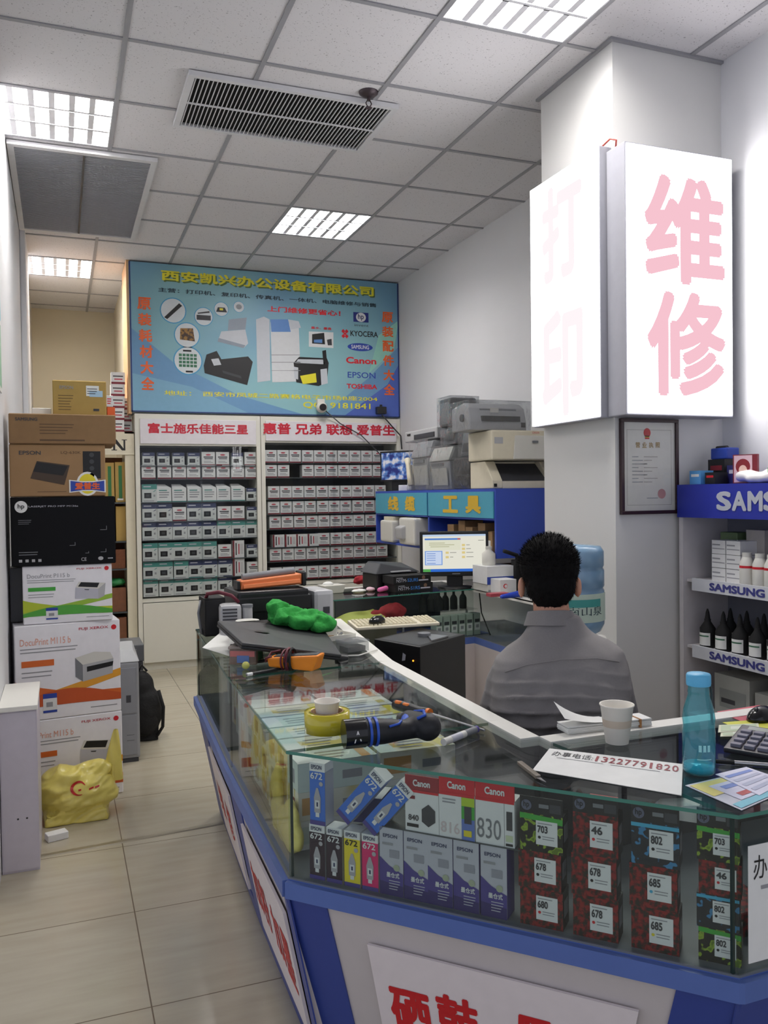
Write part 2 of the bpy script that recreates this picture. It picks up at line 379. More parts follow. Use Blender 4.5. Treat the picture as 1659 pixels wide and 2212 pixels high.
m = MB(); m.box(-.365, .365, -.75, .75, -.011, -.0075, mat('dusty_filter', (176, 177, 182), .9, var=.2, scale=9)); m.build('filter', t)
m = MB(); GS = mat('grille_slat_grey', (196, 197, 202), .55)
for k in range(70):
    y = -.74+1.48*k/69; m.hexa([(-.365, y-.007, -.027), (.365, y-.007, -.027), (.365, y-.003, -.027), (-.365, y-.003, -.027)], [(-.365, y+.006, -.0125), (.365, y+.006, -.0125), (.365, y+.009, -.0125), (-.365, y+.009, -.0125)], GS)
m.box(-.006, .006, -.75, .75, -.0295, -.02, PLD); m.build('slats', t)
t = thing('sprinkler_head', 'dark fire sprinkler head hanging from the ceiling beside the white vent', 'sprinkler', (1.447, 3.888, CZ))
m = MB(); m.lathe([(.048, 0), (.046, -.008), (.03, -.02), (.012, -.026)], mat('bronze_rosette', (72, 62, 66), .45, metal=.5), 20); m.build('rosette', t)
m = MB(); RO = mat('bronze_arm', (84, 72, 74), .4, metal=.6)
m.cyl((0, 0, -.026), (0, 0, -.042), .009, RO); m.tube([(-.006, 0, -.04), (-.015, 0, -.055), (-.004, 0, -.075)], .003, RO); m.tube([(.006, 0, -.04), (.015, 0, -.055), (.004, 0, -.075)], .003, RO)
m.lathe([(.016, -.075), (.016, -.078)], RO, 12); m.build('nozzle', t)

# ------------------------------------------------------------------ lit sign boxes on the pillar
LBX = mat('sign_case_white', (158, 158, 166), .4)
FACE = emis('lit_sign_face', (255, 253, 255), SIGN_E)
PK = emis('lit_pink_letter', (247, 196, 208), 1.0)
PK2 = emis('lit_pale_letter', (255, 246, 249), 1.0)
t = thing('lightbox_sign', 'lit white sign box on the front of the pillar with two big pink characters', 'sign', (2.534, 2.95, 1.775))
m = MB(); m.box(-.289, .289, .004, .13, 0, 1.15, LBX, .004); m.build('case', t)
m = MB(); m.box(-.281, .281, -.001, .004, .008, 1.142, FACE); m.build('face_panel', t)
m = MB(); m.ft('维', -.18, .585, .225, 1.02, PK, -.002, .03, 4); m.ft('修', -.17, .1, .23, .525, PK, -.002, .03, 4); m.build('lettering', t)
t = thing('lightbox_sign', 'lit white sign box on the aisle side of the pillar, lettering almost washed out', 'sign', (2.21, 3.374, 1.774), -PI/2)
m = MB(); m.box(-.286, .286, .004, .069, 0, 1.18, LBX, .004); m.build('case', t)
m = MB(); m.box(-.28, .28, -.001, .004, .006, 1.174, FACE); m.build('face_panel', t)
m = MB(); m.ft('打', -.16, .69, .15, 1.11, PK2, -.002, .03, 4); m.ft('印', -.17, .05, .15, .52, PK2, -.002, .03, 4); m.build('lettering', t)
m = MB(); m.tube([(2.285, 3.07, 2.926), (2.268, 3.04, 2.965), (2.25, 3.06, 2.975), (2.24, 3.11, 2.956)], .004, mat('red_wire', (170, 70, 60), .5)); tag(m.build('sign_cable'), 'thin wire looped between the two lit sign boxes on the pillar', 'cable')

# ================================================================== SHOP BANNER
def banner():
    x0, x1, z0, z1 = .565, 2.965, 2.165, 3.405; Y = 7.25
    t = thing('shop_banner', 'large blue printed banner with yellow headline across the top of the back wall', 'banner', (x0, Y, z0))
    def loc(px, py): p = pY(px, py, Y); return p.x-x0, p.z-z0
    bm = bpy.data.materials.new('banner_print'); bm.use_nodes = True; nt = bm.node_tree; b = nt.nodes['Principled BSDF']
    tc = nt.nodes.new('ShaderNodeTexCoord'); nz = nt.nodes.new('ShaderNodeTexNoise'); nz.inputs['Scale'].default_value = 1.1; nz.inputs['Detail'].default_value = 1
    r = nt.nodes.new('ShaderNodeValToRGB'); e = r.color_ramp.elements; e[0].position = .35; e[0].color = lin((112, 158, 184)); e[1].position = .62; e[1].color = lin((140, 186, 192))
    nt.links.new(tc.outputs['Object'], nz.inputs['Vector']); nt.links.new(nz.outputs['Fac'], r.inputs[0])
    nt.links.new(r.outputs[0], b.inputs['Base Color']); b.inputs['Roughness'].default_value = .42
    m = MB(); W, H = x1-x0, z1-z0
    m.box(0, W, 0, .03, 0, H, bm)
    LB = mat('banner_deep_blue', (74, 98, 176), .42); MBL = mat('banner_mid_blue', (104, 148, 186), .42); PALE = mat('banner_pale_green', (150, 206, 190), .42)
    m.poly([(W-.55, 0), (W, 0), (W, .5), (W-.12, .3)], LB); m.poly([(W-.55, 0), (W-.12, .3), (W, .5), (W, .66), (W-.3, .36), (W-.75, 0)], MBL, -.0007)
    m.poly([(W-.3, .4), (W-.05, .62), (W, .9), (W-.2, .75)], PALE, -.0006)
    m.poly([(0, .7), (.35, .42), (.9, .16), (1.5, .0), (0, 0)], MBL, -.0007); m.poly([(0, .32), (.5, .22), (1.0, .0), (0, 0)], mat('banner_light_blue', (122, 168, 194), .42), -.0009)
    ED = mat('banner_blue_hem', (36, 52, 110), .5)
    m.fq(0, 0, .012, H, ED, -.001); m.fq(W-.012, 0, W, H, ED, -.001); m.fq(0, 0, W, .01, ED, -.001)
    def T(s, a, c, col, bold=.012, sh=None, y=-.002):
        (ax, az), (cx, cz) = loc(*a), loc(*c)
        if sh: m.ft(s, ax+.012, cz-.012, cx+.012, az-.012, sh, -.0012, bold)
        m.ft(s, ax, cz, cx, az, col, y, bold)
    SHD = mat('banner_green_shadow', (96, 120, 66), .5); YL = mat('banner_yellow', (226, 216, 48), .45); DK = mat('banner_dark_text', (40, 62, 72), .5)
    T('西安凯兴办公设备有限公司', (349, 583), (806, 640), YL, .03, SHD)
    T('主营：打印机、复印机、传真机、一体机、电脑维修与销售', (342, 621), (812, 664), DK, .024)
    T('上门维修更省心！', (578, 661), (735, 683), RED, .03)
    T('地址： 西安市凤城二路赛格电子市场B座2004', (355, 843), (815, 867), YL, .012)
    T('QQ: 9181841', (655, 868), (800, 886), YL, .012)
    T('墨水、墨盒', (672, 705), (716, 713), RED, .02)
    for k, c in enumerate('原装耗材大全'): T(c, (297+k*1.7, 642+k*34.6), (325+k*1.5, 669+k*34.6), ORG, .03)
    for k, c in enumerate('原装配件大全'): T(c, (825+k*.9, 674+k*31.2), (848+k*.8, 697+k*31.2), ORG, .03)
    m.build('printed_panel', t)
    # brand marks
    m = MB()
    (ax, az), (cx, cz) = loc(763, 674), loc(796, 697); m.fq(ax, cz, cx, az, mat('logo_navy', (30, 40, 120), .5), -.0014); m.disc((ax+cx)/2, (az+cz)/2, .048, .042, WHITE, -.0018); m.ft('hp', (ax+cx)/2-.028, (az+cz)/2-.03, (ax+cx)/2+.026, (az+cz)/2+.03, NAVY, -.0022, .02)
    m.ft('invent', ax+.01, cz-.04, cx, cz-.018, DARKT, -.0016, 0)
    m.build('brand_mark', t); m = MB(); (ax, az), (cx, cz) = loc(757, 714), loc(816, 729); m.ft('KYOCERA', ax, cz, cx, az, BLACKP, -.0016, .02)
    (kx, kz) = loc(746, 721)
    for dx, dz in ((-.02, .022), (.012, .022), (-.02, -.022), (.012, -.022)): m.poly([(kx+dx-.018, kz+dz), (kx+dx, kz+dz+.02), (kx+dx+.018, kz+dz), (kx+dx, kz+dz-.02)], RED, -.0016)
    m.disc(kx-.004, kz, .012, .012, RED, -.0018)
    m.build('brand_mark', t); m = MB(); (ax, az) = loc(778, 750); m.disc(ax, az, .122, .036, BLUEP, -.0014, 28); m.ft('SAMSUNG', ax-.085, az-.016, ax+.085, az+.018, WHITE, -.002, .02)
    for s, a, c, col in (('Canon', (748, 771), (812, 787), RED), ('EPSON', (751, 803), (811, 818), BLUEP), ('TOSHIBA', (749, 829), (814, 841), RED)):
        m.build('brand_mark', t); m = MB(); (ax, az), (cx, cz) = loc(*a), loc(*c); m.ft(s, ax, cz, cx, az, col, -.0016, .03 if s != 'EPSON' else .008)
    m.build('brand_mark', t)
    # pictures of machines and spare parts
    m = MB(); RIM = mat('banner_circle_rim', (70, 150, 190), .5); IN = mat('banner_circle_white', (214, 220, 222), .5)
    def circ(px, py, r):
        cx, cz = loc(px, py); m.disc(cx, cz, r*1.09, r*1.09, RIM, -.0011, 28); m.disc(cx, cz, r, r, IN, -.0015, 28); return cx, cz
    cx, cz = circ(374, 671, .1); m.poly([(cx-.075, cz-.06), (cx-.05, cz-.075), (cx+.075, cz+.045), (cx+.05, cz+.065)], BLACKP, -.002)
    cx, cz = circ(440, 684, .074); m.poly([(cx-.06, cz-.03), (cx+.06, cz-.03), (cx+.06, cz+.012), (cx-.06, cz+.012)], DARKT, -.002); m.poly([(cx-.05, cz+.02), (cx+.05, cz+.035), (cx+.05, cz+.05), (cx-.05, cz+.03)], DARKT, -.002)
    cx, cz = circ(478, 668, .058); m.poly([(cx-.045, cz-.025), (cx+.05, cz-.025), (cx+.03, cz+.015), (cx-.03, cz+.015)], BLACKP, -.002); m.fq(cx-.015, cz-.01, cx+.015, cz+.008, YL, -.0024)
    cx, cz = circ(516, 663, .045); m.disc(cx, cz, .025, .022, PLM, -.002)
    cx, cz = circ(404, 724, .1); m.poly([(cx-.06, cz-.04), (cx+.065, cz-.05), (cx+.05, cz+.06), (cx-.055, cz+.055)], patch_mat('banner_gear_print', (60, 40, 26), (150, 110, 50), 30), -.002)
    cx, cz = circ(406, 779, .112)
    for i in range(5):
        for j in range(4): m.fq(cx-.075+i*.031, cz-.055+j*.03, cx-.05+i*.031, cz-.033+j*.03, mat('banner_chip_green', (50, 110, 80), .5), -.002)
    m.fq(cx-.04, cz+.075, cx+.03, cz+.09, BLACKP, -.002); m.fq(cx-.02, cz-.1, cx+.04, cz-.085, BLACKP, -.002)
    def P(pts, col, y=-.0016): m.poly([loc(*p) for p in pts], col, y)
    G1 = mat('picture_light_grey', (196, 200, 206), .5); G2 = mat('picture_mid_grey', (138, 148, 160), .5); G3 = mat('picture_screen_blue', (86, 130, 190), .5)
    P([(494, 690), (533, 686), (530, 712), (492, 714)], G2); P([(478, 716), (530, 712), (536, 742), (526, 752), (470, 738)], G1, -.0018); P([(470, 738), (526, 752), (530, 746), (472, 730)], G2, -.002)
    P([(553, 690), (570, 684), (582, 690), (584, 822), (556, 826)], G1); P([(584, 696), (645, 700), (650, 824), (588, 826)], mat('picture_copier_white', (212, 214, 216), .5), -.0018)
    P([(584, 690), (622, 690), (628, 717), (586, 717)], G3, -.0022); P([(622, 690), (645, 694), (650, 708), (628, 712)], G1, -.002)
    P([(586, 766), (648, 766), (648, 767.5), (586, 767.5)], GREYT, -.0024); P([(586, 782), (649, 782), (649, 783.5), (586, 783.5)], GREYT, -.0024); P([(586, 800), (649, 800), (649, 801), (586, 801)], GREYT, -.0024)
    P([(446, 766), (468, 758), (478, 776), (536, 770), (546, 782), (534, 832), (442, 806), (440, 790)], BLACKP); P([(480, 800), (520, 812), (522, 818), (482, 806)], DARKT, -.0022); P([(456, 776), (472, 774), (478, 788), (462, 790)], G1, -.0022)
    P([(634, 784), (646, 771), (706, 774), (710, 784), (706, 826), (688, 834), (640, 826)], BLACKP, -.002); P([(644, 776), (698, 777), (702, 787), (638, 784)], G1, -.0024); P([(634, 792), (644, 794), (644, 820), (636, 818)], G1, -.0024); P([(692, 798), (706, 796), (708, 828), (694, 832)], G1, -.0024)
    P([(648, 812), (682, 806), (684, 826), (654, 830)], YL, -.0026); P([(696, 758), (704, 756), (707, 790), (699, 790)], BLACKP, -.0024)
    P([(667, 716), (720, 718), (720, 752), (667, 749)], WHITE); P([(674, 722), (700, 719), (702, 744), (674, 742)], BLACKP, -.0022); P([(678, 734), (696, 733), (696, 741), (678, 740)], G3, -.0026); P([(706, 734), (716, 732), (717, 746), (708, 746)], DARKT, -.0022)
    m.build('machine_pictures', t)
banner()

# ================================================================== GLASS CABINETS OF TONER BOXES
DOORG = film('cabinet_door_glass', (250, 251, 251), .01, 1.3)
SHG = mat('dark_shelf_edge', (70, 76, 78), .3)
CABW = mat('cabinet_white_board', (222, 220, 208), .4, var=.02)
def cabinet(x0, x1, label, title, tpx, zs, ztop, zbot, doors):
    t = thing('display_cabinet', label, 'cabinet', (x0, 7.25, 0)); W = x1-x0
    m = MB()
    m.box(0, .035, 0, .37, 0, 2.15, CABW); m.box(W-.035, W, 0, .37, 0, 2.15, CABW); m.box(.035, W-.035, .002, .37, 2.12, 2.15, CABW); m.box(.035, W-.035, .02, .36, zbot-.03, zbot, CABW); m.box(.035, W-.035, .03, .36, 0, .06, CABW)
    m.box(.035, W-.035, .0, .02, ztop, 2.12, CABW)
    m.build('frame', t)
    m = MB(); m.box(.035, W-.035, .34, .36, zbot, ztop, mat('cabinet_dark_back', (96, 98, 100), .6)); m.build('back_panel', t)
    for z in zs[:-1]:
        m = MB(); m.box(.036, W-.036, .03, .335, z-.008, z, SHG); m.build('shelf', t)
    m = MB(); m.box(.04, W-.04, -.012, -.001, ztop+.015, 2.108, mat('header_sign_white', (222, 218, 222), .35), .003)
    a = pY(tpx[0], tpx[1], 7.24); c = pY(tpx[2], tpx[3], 7.24)
    o = m.build('header_sign', t)
    m = MB(); m.ft(title, a.x-x0, c.z, c.x-x0, a.z, mat('header_red_letter', (190, 30, 52), .45), -.0135, .03); m.build('lettering', o)
    for k in range(2):
        xa = .036+(W-.072)*(.5*k); xb = xa+(W-.072)*.5
        m = MB(); m.box(xa+.001, xb+(.02 if k == 0 else -.001), .008+.008*k, .013+.008*k, zbot+.002, ztop-.002, DOORG); m.build('glass_door', t)
    if doors:
        for k in range(doors):
            xa = .037+(W-.074)/doors*k; xb = xa+(W-.074)/doors
            m = MB(); m.box(xa+.002, xb-.002, .0, .018, .065, zbot-.035, CABW, .002); d = m.build('cupboard_door', t)
            m = MB(); lx = xb-.05 if k == 0 else xa+.05; m.cyl((lx, -.012, zbot-.14), (lx, 0, zbot-.14), .014, STEEL, n=12); m.build('lock', d)
    return t
def zpx(px, py): return pY(px, py, 7.33).z
ZL = [zpx(305, p) for p in (1006, 1035, 1085, 1127, 1167, 1212, 1253)]+[.615]
ZR = [zpx(585, p) for p in (1000, 1032, 1078, 1111, 1143, 1182, 1213)]+[.70]
cabinet(.59, 1.645, 'left glass cabinet of boxed toners under the blue banner', '富士施乐佳能三星', (320, 914, 535, 938), ZL, 1.885, .6, 1)
cabinet(1.65, 2.965, 'right glass cabinet of boxed toners under the blue banner', '惠普 兄弟 联想 爱普生', (569, 914, 852, 941), ZR, 1.92, .68, 2)
def box_R(wd, h):
    m = MB(); m.box(-wd/2, wd/2, 0, .11, 0, h, WHITE); m.fq(-wd/2, 0, wd/2, h*.1, DRED); m.disc(0, h*.78, wd*.2, h*.06, mat('faded_red_print', (186, 70, 84), .5), n=10)
    m.fq(-wd*.36, h*.58, wd*.36, h*.66, DARKT); m.fq(-wd*.3, h*.47, wd*.34, h*.53, DARKT); m.fq(-wd*.34, h*.3, wd*.2, h*.34, GREYT); m.fq(-wd*.34, h*.2, wd*.34, h*.24, GREYT); return m
def box_C(wd, h, band):
    m = MB(); m.box(-wd/2, wd/2, 0, .11, 0, h, mat('toner_box_off_white', (206, 210, 208), .5)); m.fq(-wd/2, h*.72, wd/2, h, band); m.fq(-wd*.4, h*.84, wd*.1, h*.9, SILV, -.0012)
    m.fq(-wd*.36, h*.22, wd*.12, h*.52, BLACKP); m.fq(-wd*.24, h*.3, wd*.0, h*.44, DARKT, -.0014); m.fq(wd*.26, h*.3, wd*.38, h*.42, GREYT); m.poly([(wd*.24, h*.6), (wd*.42, h*.68), (wd*.42, h*.64), (wd*.26, h*.57)], band, -.001)
    m.fq(-wd*.42, h*.05, wd*.3, h*.09, GREYT); return m
def box_W(wd, h):
    m = MB(); m.box(-wd/2, wd/2, 0, .11, 0, h*.78, WHITE); m.hexa([(-wd/2, 0, h*.78), (wd/2, 0, h*.78), (wd/2, .1, h*.78), (-wd/2, .1, h*.78)], [(-wd/2, .05, h), (wd*.1, .05, h), (wd*.1, .1, h), (-wd/2, .1, h)], WHITE)
    m.fq(-wd/2, 0, wd/2, h*.05, TEAL); m.lines(-wd*.36, h*.2, wd*.4, h*.6, 3, GREYT); m.fq(-wd*.36, h*.62, wd*.2, h*.68, TEAL); return m
def box_S(wd, h):
    m = MB(); m.box(-wd/2, wd/2, 0, .11, 0, h, WHITE); m.fq(-wd/2, 0, -wd*.36, h, DRED); m.fq(-wd*.26, h*.15, -wd*.16, h*.85, DARKT); m.fq(-wd*.02, h*.2, wd*.08, h*.8, mat('faded_red_print', (186, 70, 84), .5)); m.fq(wd*.2, h*.2, wd*.24, h*.8, GREYT); m.fq(wd*.32, h*.2, wd*.36, h*.8, GREYT); return m
PROTO = {}
for k, f in dict(R=lambda: box_R(.112, .118), R2=lambda: box_R(.104, .113), T=lambda: box_C(.122, .15, TEAL), N=lambda: box_C(.122, .15, NAVY), W=lambda: box_W(.118, .15), S=lambda: box_S(.104, .11), U=lambda: box_S(.1, .15), Nt=lambda: box_C(.1, .11, NAVY)).items(): PROTO[k] = f().mesh('toner_box')
KN = dict(R='red marked white', R2='red marked white', T='teal topped', N='navy topped', W='pale flap topped', S='side-on red edged', U='upright side-on', Nt='small navy topped')
def toner(kind, x, y, z, label, group, rz=0):
    o = bpy.data.objects.new('toner_box', PROTO[kind]); COL.objects.link(o); o.location = (x, y, z); o.rotation_euler.z = rz
    tag(o, label, 'box', group)
rowsL = ['Nt Nt Nt N_ R R Nt R', 'R R R R R R R R', 'T W W W W W W Nt', 'N N R N N R R Nt', 'N N N N N T T T', 'T T T T T R U Nt', 'T T T N N N U R', 'T T T T T N']
for i, r in enumerate(rowsL):
    ks = r.split()
    for j, k in enumerate(ks):
        k = {'N_': 'Nt'}.get(k, k); x = .70+.1245*j+random.uniform(-.004, .004)
        toner(k, x, 7.292+random.uniform(0, .006), ZL[i], f'{KN[k]} toner box, {ORD[j]} from left in {ORD[i]} row, left glass cabinet', 'toner boxes in the left glass cabinet', random.uniform(-.03, .03))
for i in range(8):
    n = 11; x0 = 1.745+(.02 if i > 1 else 0)+(.012 if i > 3 else 0)
    for j in range(n):
        if i == 1 and j == 2: continue
        x = x0+.1125*j+random.uniform(-.003, .003)+(.03 if i == 5 and j < 4 else 0)*(1-j/4)
        if x > 2.87: continue
        k = 'S' if i == 5 and j < 4 else 'R2'
        toner(k, x, 7.292+random.uniform(0, .006), ZR[i], f'{KN[k]} toner box, {ORD[j]} from left in {ORD[i]} row, right glass cabinet', 'toner boxes in the right glass cabinet', random.uniform(-.05, .05))
# wall camera and its dangling lead, little black plug box
t = thing('security_camera', 'small white wall camera with dark round lens at the bottom of the blue banner', 'camera', tuple(pY(694, 880, 7.2)))
m = MB(); m.box(-.035, .035, -.0, .05, .03, .075, PLW, .006); m.build('bracket', t)
m = MB(); m.ball((0, -.01, 0), .05, PLW, 18); m.build('housing', t)
m = MB(); m.lathe([(.032, 0), (.03, .012)], BLK, 18); o = m.build('lens', t); o.location = (0, -.05, -.004); o.rotation_euler = (PI/2, 0, 0)
m = MB(); pts = [pY(704, 888, 7.2), pY(735, 915, 7.21), pY(780, 940, 7.21), pY(815, 975, 7.2), pY(838, 1000, 7.16)]
m.tube(pts, .005, PLD); tag(m.build('camera_lead'), 'thin grey lead slanting from the wall camera across the red lettered sign', 'cable')
t = thing('plug_box', 'small black plug box at the lower right corner of the blue banner', 'plug', tuple(pY(823, 886, 7.22)))
m = MB(); m.box(-.045, .045, -.03, .028, -.035, .03, BLK, .006); m.build('body', t); m = MB(); m.cyl((0, 0, .03), (0, 0, .05), .012, BLK); m.build('plug', t)
m = MB(); m.tube([pY(825, 896, 7.2), pY(846, 920, 7.2), pY(866, 942, 7.19), pY(868, 970, 7.1)], .006, BLK); tag(m.build('power_cable'), 'black cable running down from the small black plug box', 'cable')

# ================================================================== BACK-LEFT SHELF WITH BLACK LETTERS
t = thing('shelf_unit', 'tall cream shelf unit with black capital letters on its header, behind the carton stack', 'shelf', (-.19, 7.3, 0)); W = .775
SU = mat('cream_shelf_board', (224, 216, 192), .5)
m = MB(); m.box(0, .05, 0, .36, 0, 2.0, SU); m.box(W-.075, W, 0, .36, 0, 2.0, SU); m.box(.05, W-.075, .34, .36, 0, 1.8, mat('brown_back_board', (128, 84, 56), .7, var=.15, scale=8)); m.box(0, W, 0, .36, 1.985, 2.0, SU); m.build('frame', t)
m = MB(); m.box(.0, W, -.012, -.001, 1.81, 1.985, SU)
o = m.build('header_board', t)
m = MB(); m.ft('CANO', .06, 1.845, .54, 1.935, BLACKP, -.0135, .02)
nx, nz, nw, nh = .6, 1.845, .115, .09
for a, c in ((0, .2), (.8, 1)): m.fq(nx+nw*(a+.06 if a == 0 else a-.02), nz, nx+nw*(c if a == 0 else c-.1), nz+nh, BLACKP, -.0135)
m.poly([(nx+.0, nz+nh), (nx+nw*.3, nz+nh), (nx+nw*.88, nz), (nx+nw*.66, nz)], BLACKP, -.0137)
for a, c, z in ((-.06, .32, 0), (-.06, .2, nh*.93), (.66, 1.02, nh*.93)): m.fq(nx+nw*a, nz+z, nx+nw*c, nz+z+nh*.07, BLACKP, -.0139)
m.build('lettering', o)
for z in (1.415, 1.09, .86, .5, .23):
    m = MB(); m.box(.05, W-.075, .01, .34, z-.012, z, SHG); m.build('shelf', t)
def carton(name, x, y, z, wx, d, h, body, label, cat='box', rz=0, group=None, deco=None, bev=.002, tilt=0):
    """x is the middle of its front edge"""
    m = MB(); m.box(-wx/2, wx/2, 0, d, 0, h, body, bev, 1)
    if deco: deco(m, wx, h)
    o = m.build(name); place(o, (x, y, z), rz); o.rotation_euler.y = tilt; return tag(o, label, cat, group)
def stripe(m, wx, h): m.fq(-wx*.15, .03, wx*.2, h-.03, mat('carton_green', (46, 110, 62), .6)); m.fq(-wx*.3, h*.05, wx*.3, h*.1, PAPER)
for k, (x, h) in enumerate(((.385, .33), (.47, .335))):
    carton('tall_carton', x, 7.34, 1.415, .078, .2, h, KRAFT2, f'tall brown green-striped carton, {("inner", "right")[k]} one on the top shelf under the black letters', group='cartons on the cream shelf unit', deco=stripe)
for k, x in enumerate((.385, .47)):
    carton('tall_carton', x, 7.34, 1.09, .078, .2, .29, KRAFT2, f'plain tall brown carton, {("inner", "right")[k]} one on the second shelf under the black letters', group='cartons on the cream shelf unit')
carton('wicker_bin', .42, 7.33, .86, .16, .22, .16, mat('wicker_brown', (112, 66, 40), .8, var=.4, scale=60), 'brown wicker bin low on the cream shelf unit', 'bin')
m = MB(); m.lathe([(.03, 0), (.032, .06), (.012, .085), (.012, .1)], PLW, 16, (.37, 7.36, 1.02)); tag(m.build('small_white_bottle'), 'small white bottle on the brown wicker bin', 'bottle')
carton('wooden_drawer_box', .42, 7.33, .5, .16, .22, .2, mat('drawer_brown', (118, 74, 48), .7, var=.3, scale=30), 'brown wooden box on the low shelf behind the carton stack')
m = MB(); m.ball((.43, 7.4, .74), (.07, .07, .035), mat('cable_green', (30, 120, 60), .5)); q = m.blob(.012, 1, lambda p: .012*noise.noise(p*40)); tag(q.build('green_cable_coil'), 'green coiled cable on the brown wooden box', 'cable')
carton('wooden_drawer_box', .42, 7.33, .23, .16, .22, .22, mat('drawer_brown', (118, 74, 48)), 'brown wooden box on the lowest shelf near the grey printer')
# little boxes on top of the shelf unit
pk = MB(); pk.box(-.055, .055, 0, .1, 0, .098, WHITE); pk.fq(-.055, 0, .055, .018, DRED); pk.fq(-.04, .06, .04, .07, DARKT); pk.fq(-.03, .035, .035, .045, mat('faded_red_print', (186, 70, 84))); pk = pk.mesh('toner_box')
for c, (x, y, n) in enumerate(((.462, 7.31, 5), (.53, 7.43, 3))):
    for k in range(n):
        o = bpy.data.objects.new('toner_box', pk); COL.objects.link(o); place(o, (x+random.uniform(-.008, .008), y, 2.0+.099*k), random.uniform(-.06, .06))
        tag(o, f'small white red box, {ORD[k]} from bottom of the {("taller", "shorter rear")[c]} pile on the cream shelf', 'box', 'small boxes on top of the shelf unit')

# ================================================================== LEFT CARTON STACK
GLOSSW = mat('gloss_white_carton', (238, 236, 240), .35)
def curve(m, x0, x1, f_lo, f_hi, col, y, n=16):
    for k in range(n):
        a = x0+(x1-x0)*k/n; b = x0+(x1-x0)*(k+1)/n
        m.quad((a, y, f_lo(a)), (b, y, f_lo(b)), (b, y, f_hi(b)), (a, y, f_hi(a)), col)
def xerox(m, W, H, c1, c2, c3, tag_c, name, open_tray, sticker=True):
    x0, x1 = -W/2, W/2
    u = lambda x: (x-x0)/W
    curve(m, x0, x1, lambda x: H*(.16+.03*math.sin(u(x)*5)), lambda x: H*(.42-.26*u(x)**.8 if u(x) < .5 else .27-.02*u(x)), c1, -.0008)
    curve(m, x0+W*.0, x1, lambda x: H*(.12+.27*u(x)**1.1), lambda x: H*(.20+.27*u(x)), c2, -.0010)
    curve(m, x0, x1, lambda x: H*(.13+.05*u(x)*(1-u(x))), lambda x: H*(.18+.16*math.sin(PI*min(1, u(x)*.95))*.9*(1-.25*u(x))) if u(x) < .98 else H*.2, c3, -.0012)
    m.ft('FUJI XEROX', x0+W*.60, H*.905, x0+W*.885, H*.94, mat('carton_red_name', (190, 50, 66), .5), -.0014, .01); m.disc(x0+W*.94, H*.92, W*.026, W*.026, RED, -.0014)
    m.ft(name, x0+W*.05, H*.79, x0+W*.52, H*.86, tag_c[1], -.0014, .0); m.lines(x0+W*.05, H*.7, x0+W*.62, H*.77, 2, GREYT, fill=.3)
    m.fq(x0+W*.06, H*.565, x0+W*.36, H*.63, tag_c[0], -.0014); m.lines(x0+W*.06, H*.44, x0+W*.36, H*.53, 2, GREYT, fill=.25)
    def Q(pts, col, y): m.poly([(x0+W*u_, H*v_) for u_, v_ in pts], col, y)
    if open_tray: # front seen from the right, dark slot across it
        Q([(.56, .42), (.63, .36), (.63, .54), (.56, .62)], PLM, -.0016); Q([(.63, .36), (.92, .42), (.93, .58), (.63, .54)], PLG, -.0016); Q([(.56, .62), (.63, .54), (.93, .58), (.9, .65), (.74, .67)], PLW, -.0018); Q([(.67, .46), (.92, .5), (.93, .55), (.67, .515)], BLACKP, -.002)
    else:
        Q([(.575, .41), (.84, .385), (.84, .56), (.585, .6)], SILV, -.0016); Q([(.84, .385), (.91, .43), (.925, .66), (.84, .56)], PLG, -.0016); Q([(.585, .6), (.84, .56), (.925, .66), (.62, .7)], PLW, -.0018); Q([(.61, .615), (.83, .585), (.855, .665), (.645, .69)], BLACKP, -.002); Q([(.68, .565), (.74, .56), (.73, .545), (.69, .55)], DARKT, -.002)
    if sticker: m.fq(x0+W*.25, H*.08, x0+W*.38, H*.27, WHITE, -.0018); m.fq(x0+W*.25, H*.22, x0+W*.38, H*.27, BLUEP, -.002); m.fq(x0+W*.25, H*.07, x0+W*.38, H*.095, BLUEP, -.002); m.fq(x0+W*.28, H*.13, x0+W*.34, H*.18, GREYT, -.002)
    m.fq(x0+W*.7, H*.07, x0+W*.96, H*.08, GREYT)
ORA = mat('carton_orange', (214, 104, 40), .4); ORB = mat('carton_amber', (224, 158, 50), .4); ORC = mat('carton_deep_orange', (196, 84, 36), .4)
GRA = mat('carton_yellow_green', (178, 196, 40), .4); GRB = mat('carton_lime', (150, 188, 56), .4); GRC = mat('carton_green_gloss', (78, 164, 56), .4)
PEACH = mat('carton_peach_text', (226, 160, 136), .5)
r1 = .17
def rc(px_right, w, rz, y): # right front corner kept in place
    return px_right-w/2*math.cos(rz), y-w/2*math.sin(rz)
def big(z, w, d, h, xr, y, rz, body, label, deco, name='printer_carton'):
    x, yy = rc(xr, w, rz, y); return carton(name, x, yy, z, w, d, h, body, label, 'box', rz, 'printer cartons in the left stack', deco, .004)
big(0, .47, .36, .405, .262, 4.3, .1, GLOSSW, 'white carton with orange printing at the bottom of the left stack, behind the yellow bag', lambda m, W, H: xerox(m, W, H, ORA, ORB, ORC, (ORA, PEACH), 'DocuPrint M115 b', False, False))
big(.407, .475, .36, .45, .26, 4.3, .1, GLOSSW, 'white carton with orange waves, second from the bottom of the left stack', lambda m, W, H: xerox(m, W, H, ORA, ORB, ORC, (ORA, PEACH), 'DocuPrint M115 b', True))
big(.859, .40, .35, .275, .227, 4.28, 0, GLOSSW, 'white carton with green waves in the middle of the left stack', lambda m, W, H: xerox(m, W, H, GRA, GRB, GRC, (GREENP, GREYT), 'DocuPrint P115 b', False))
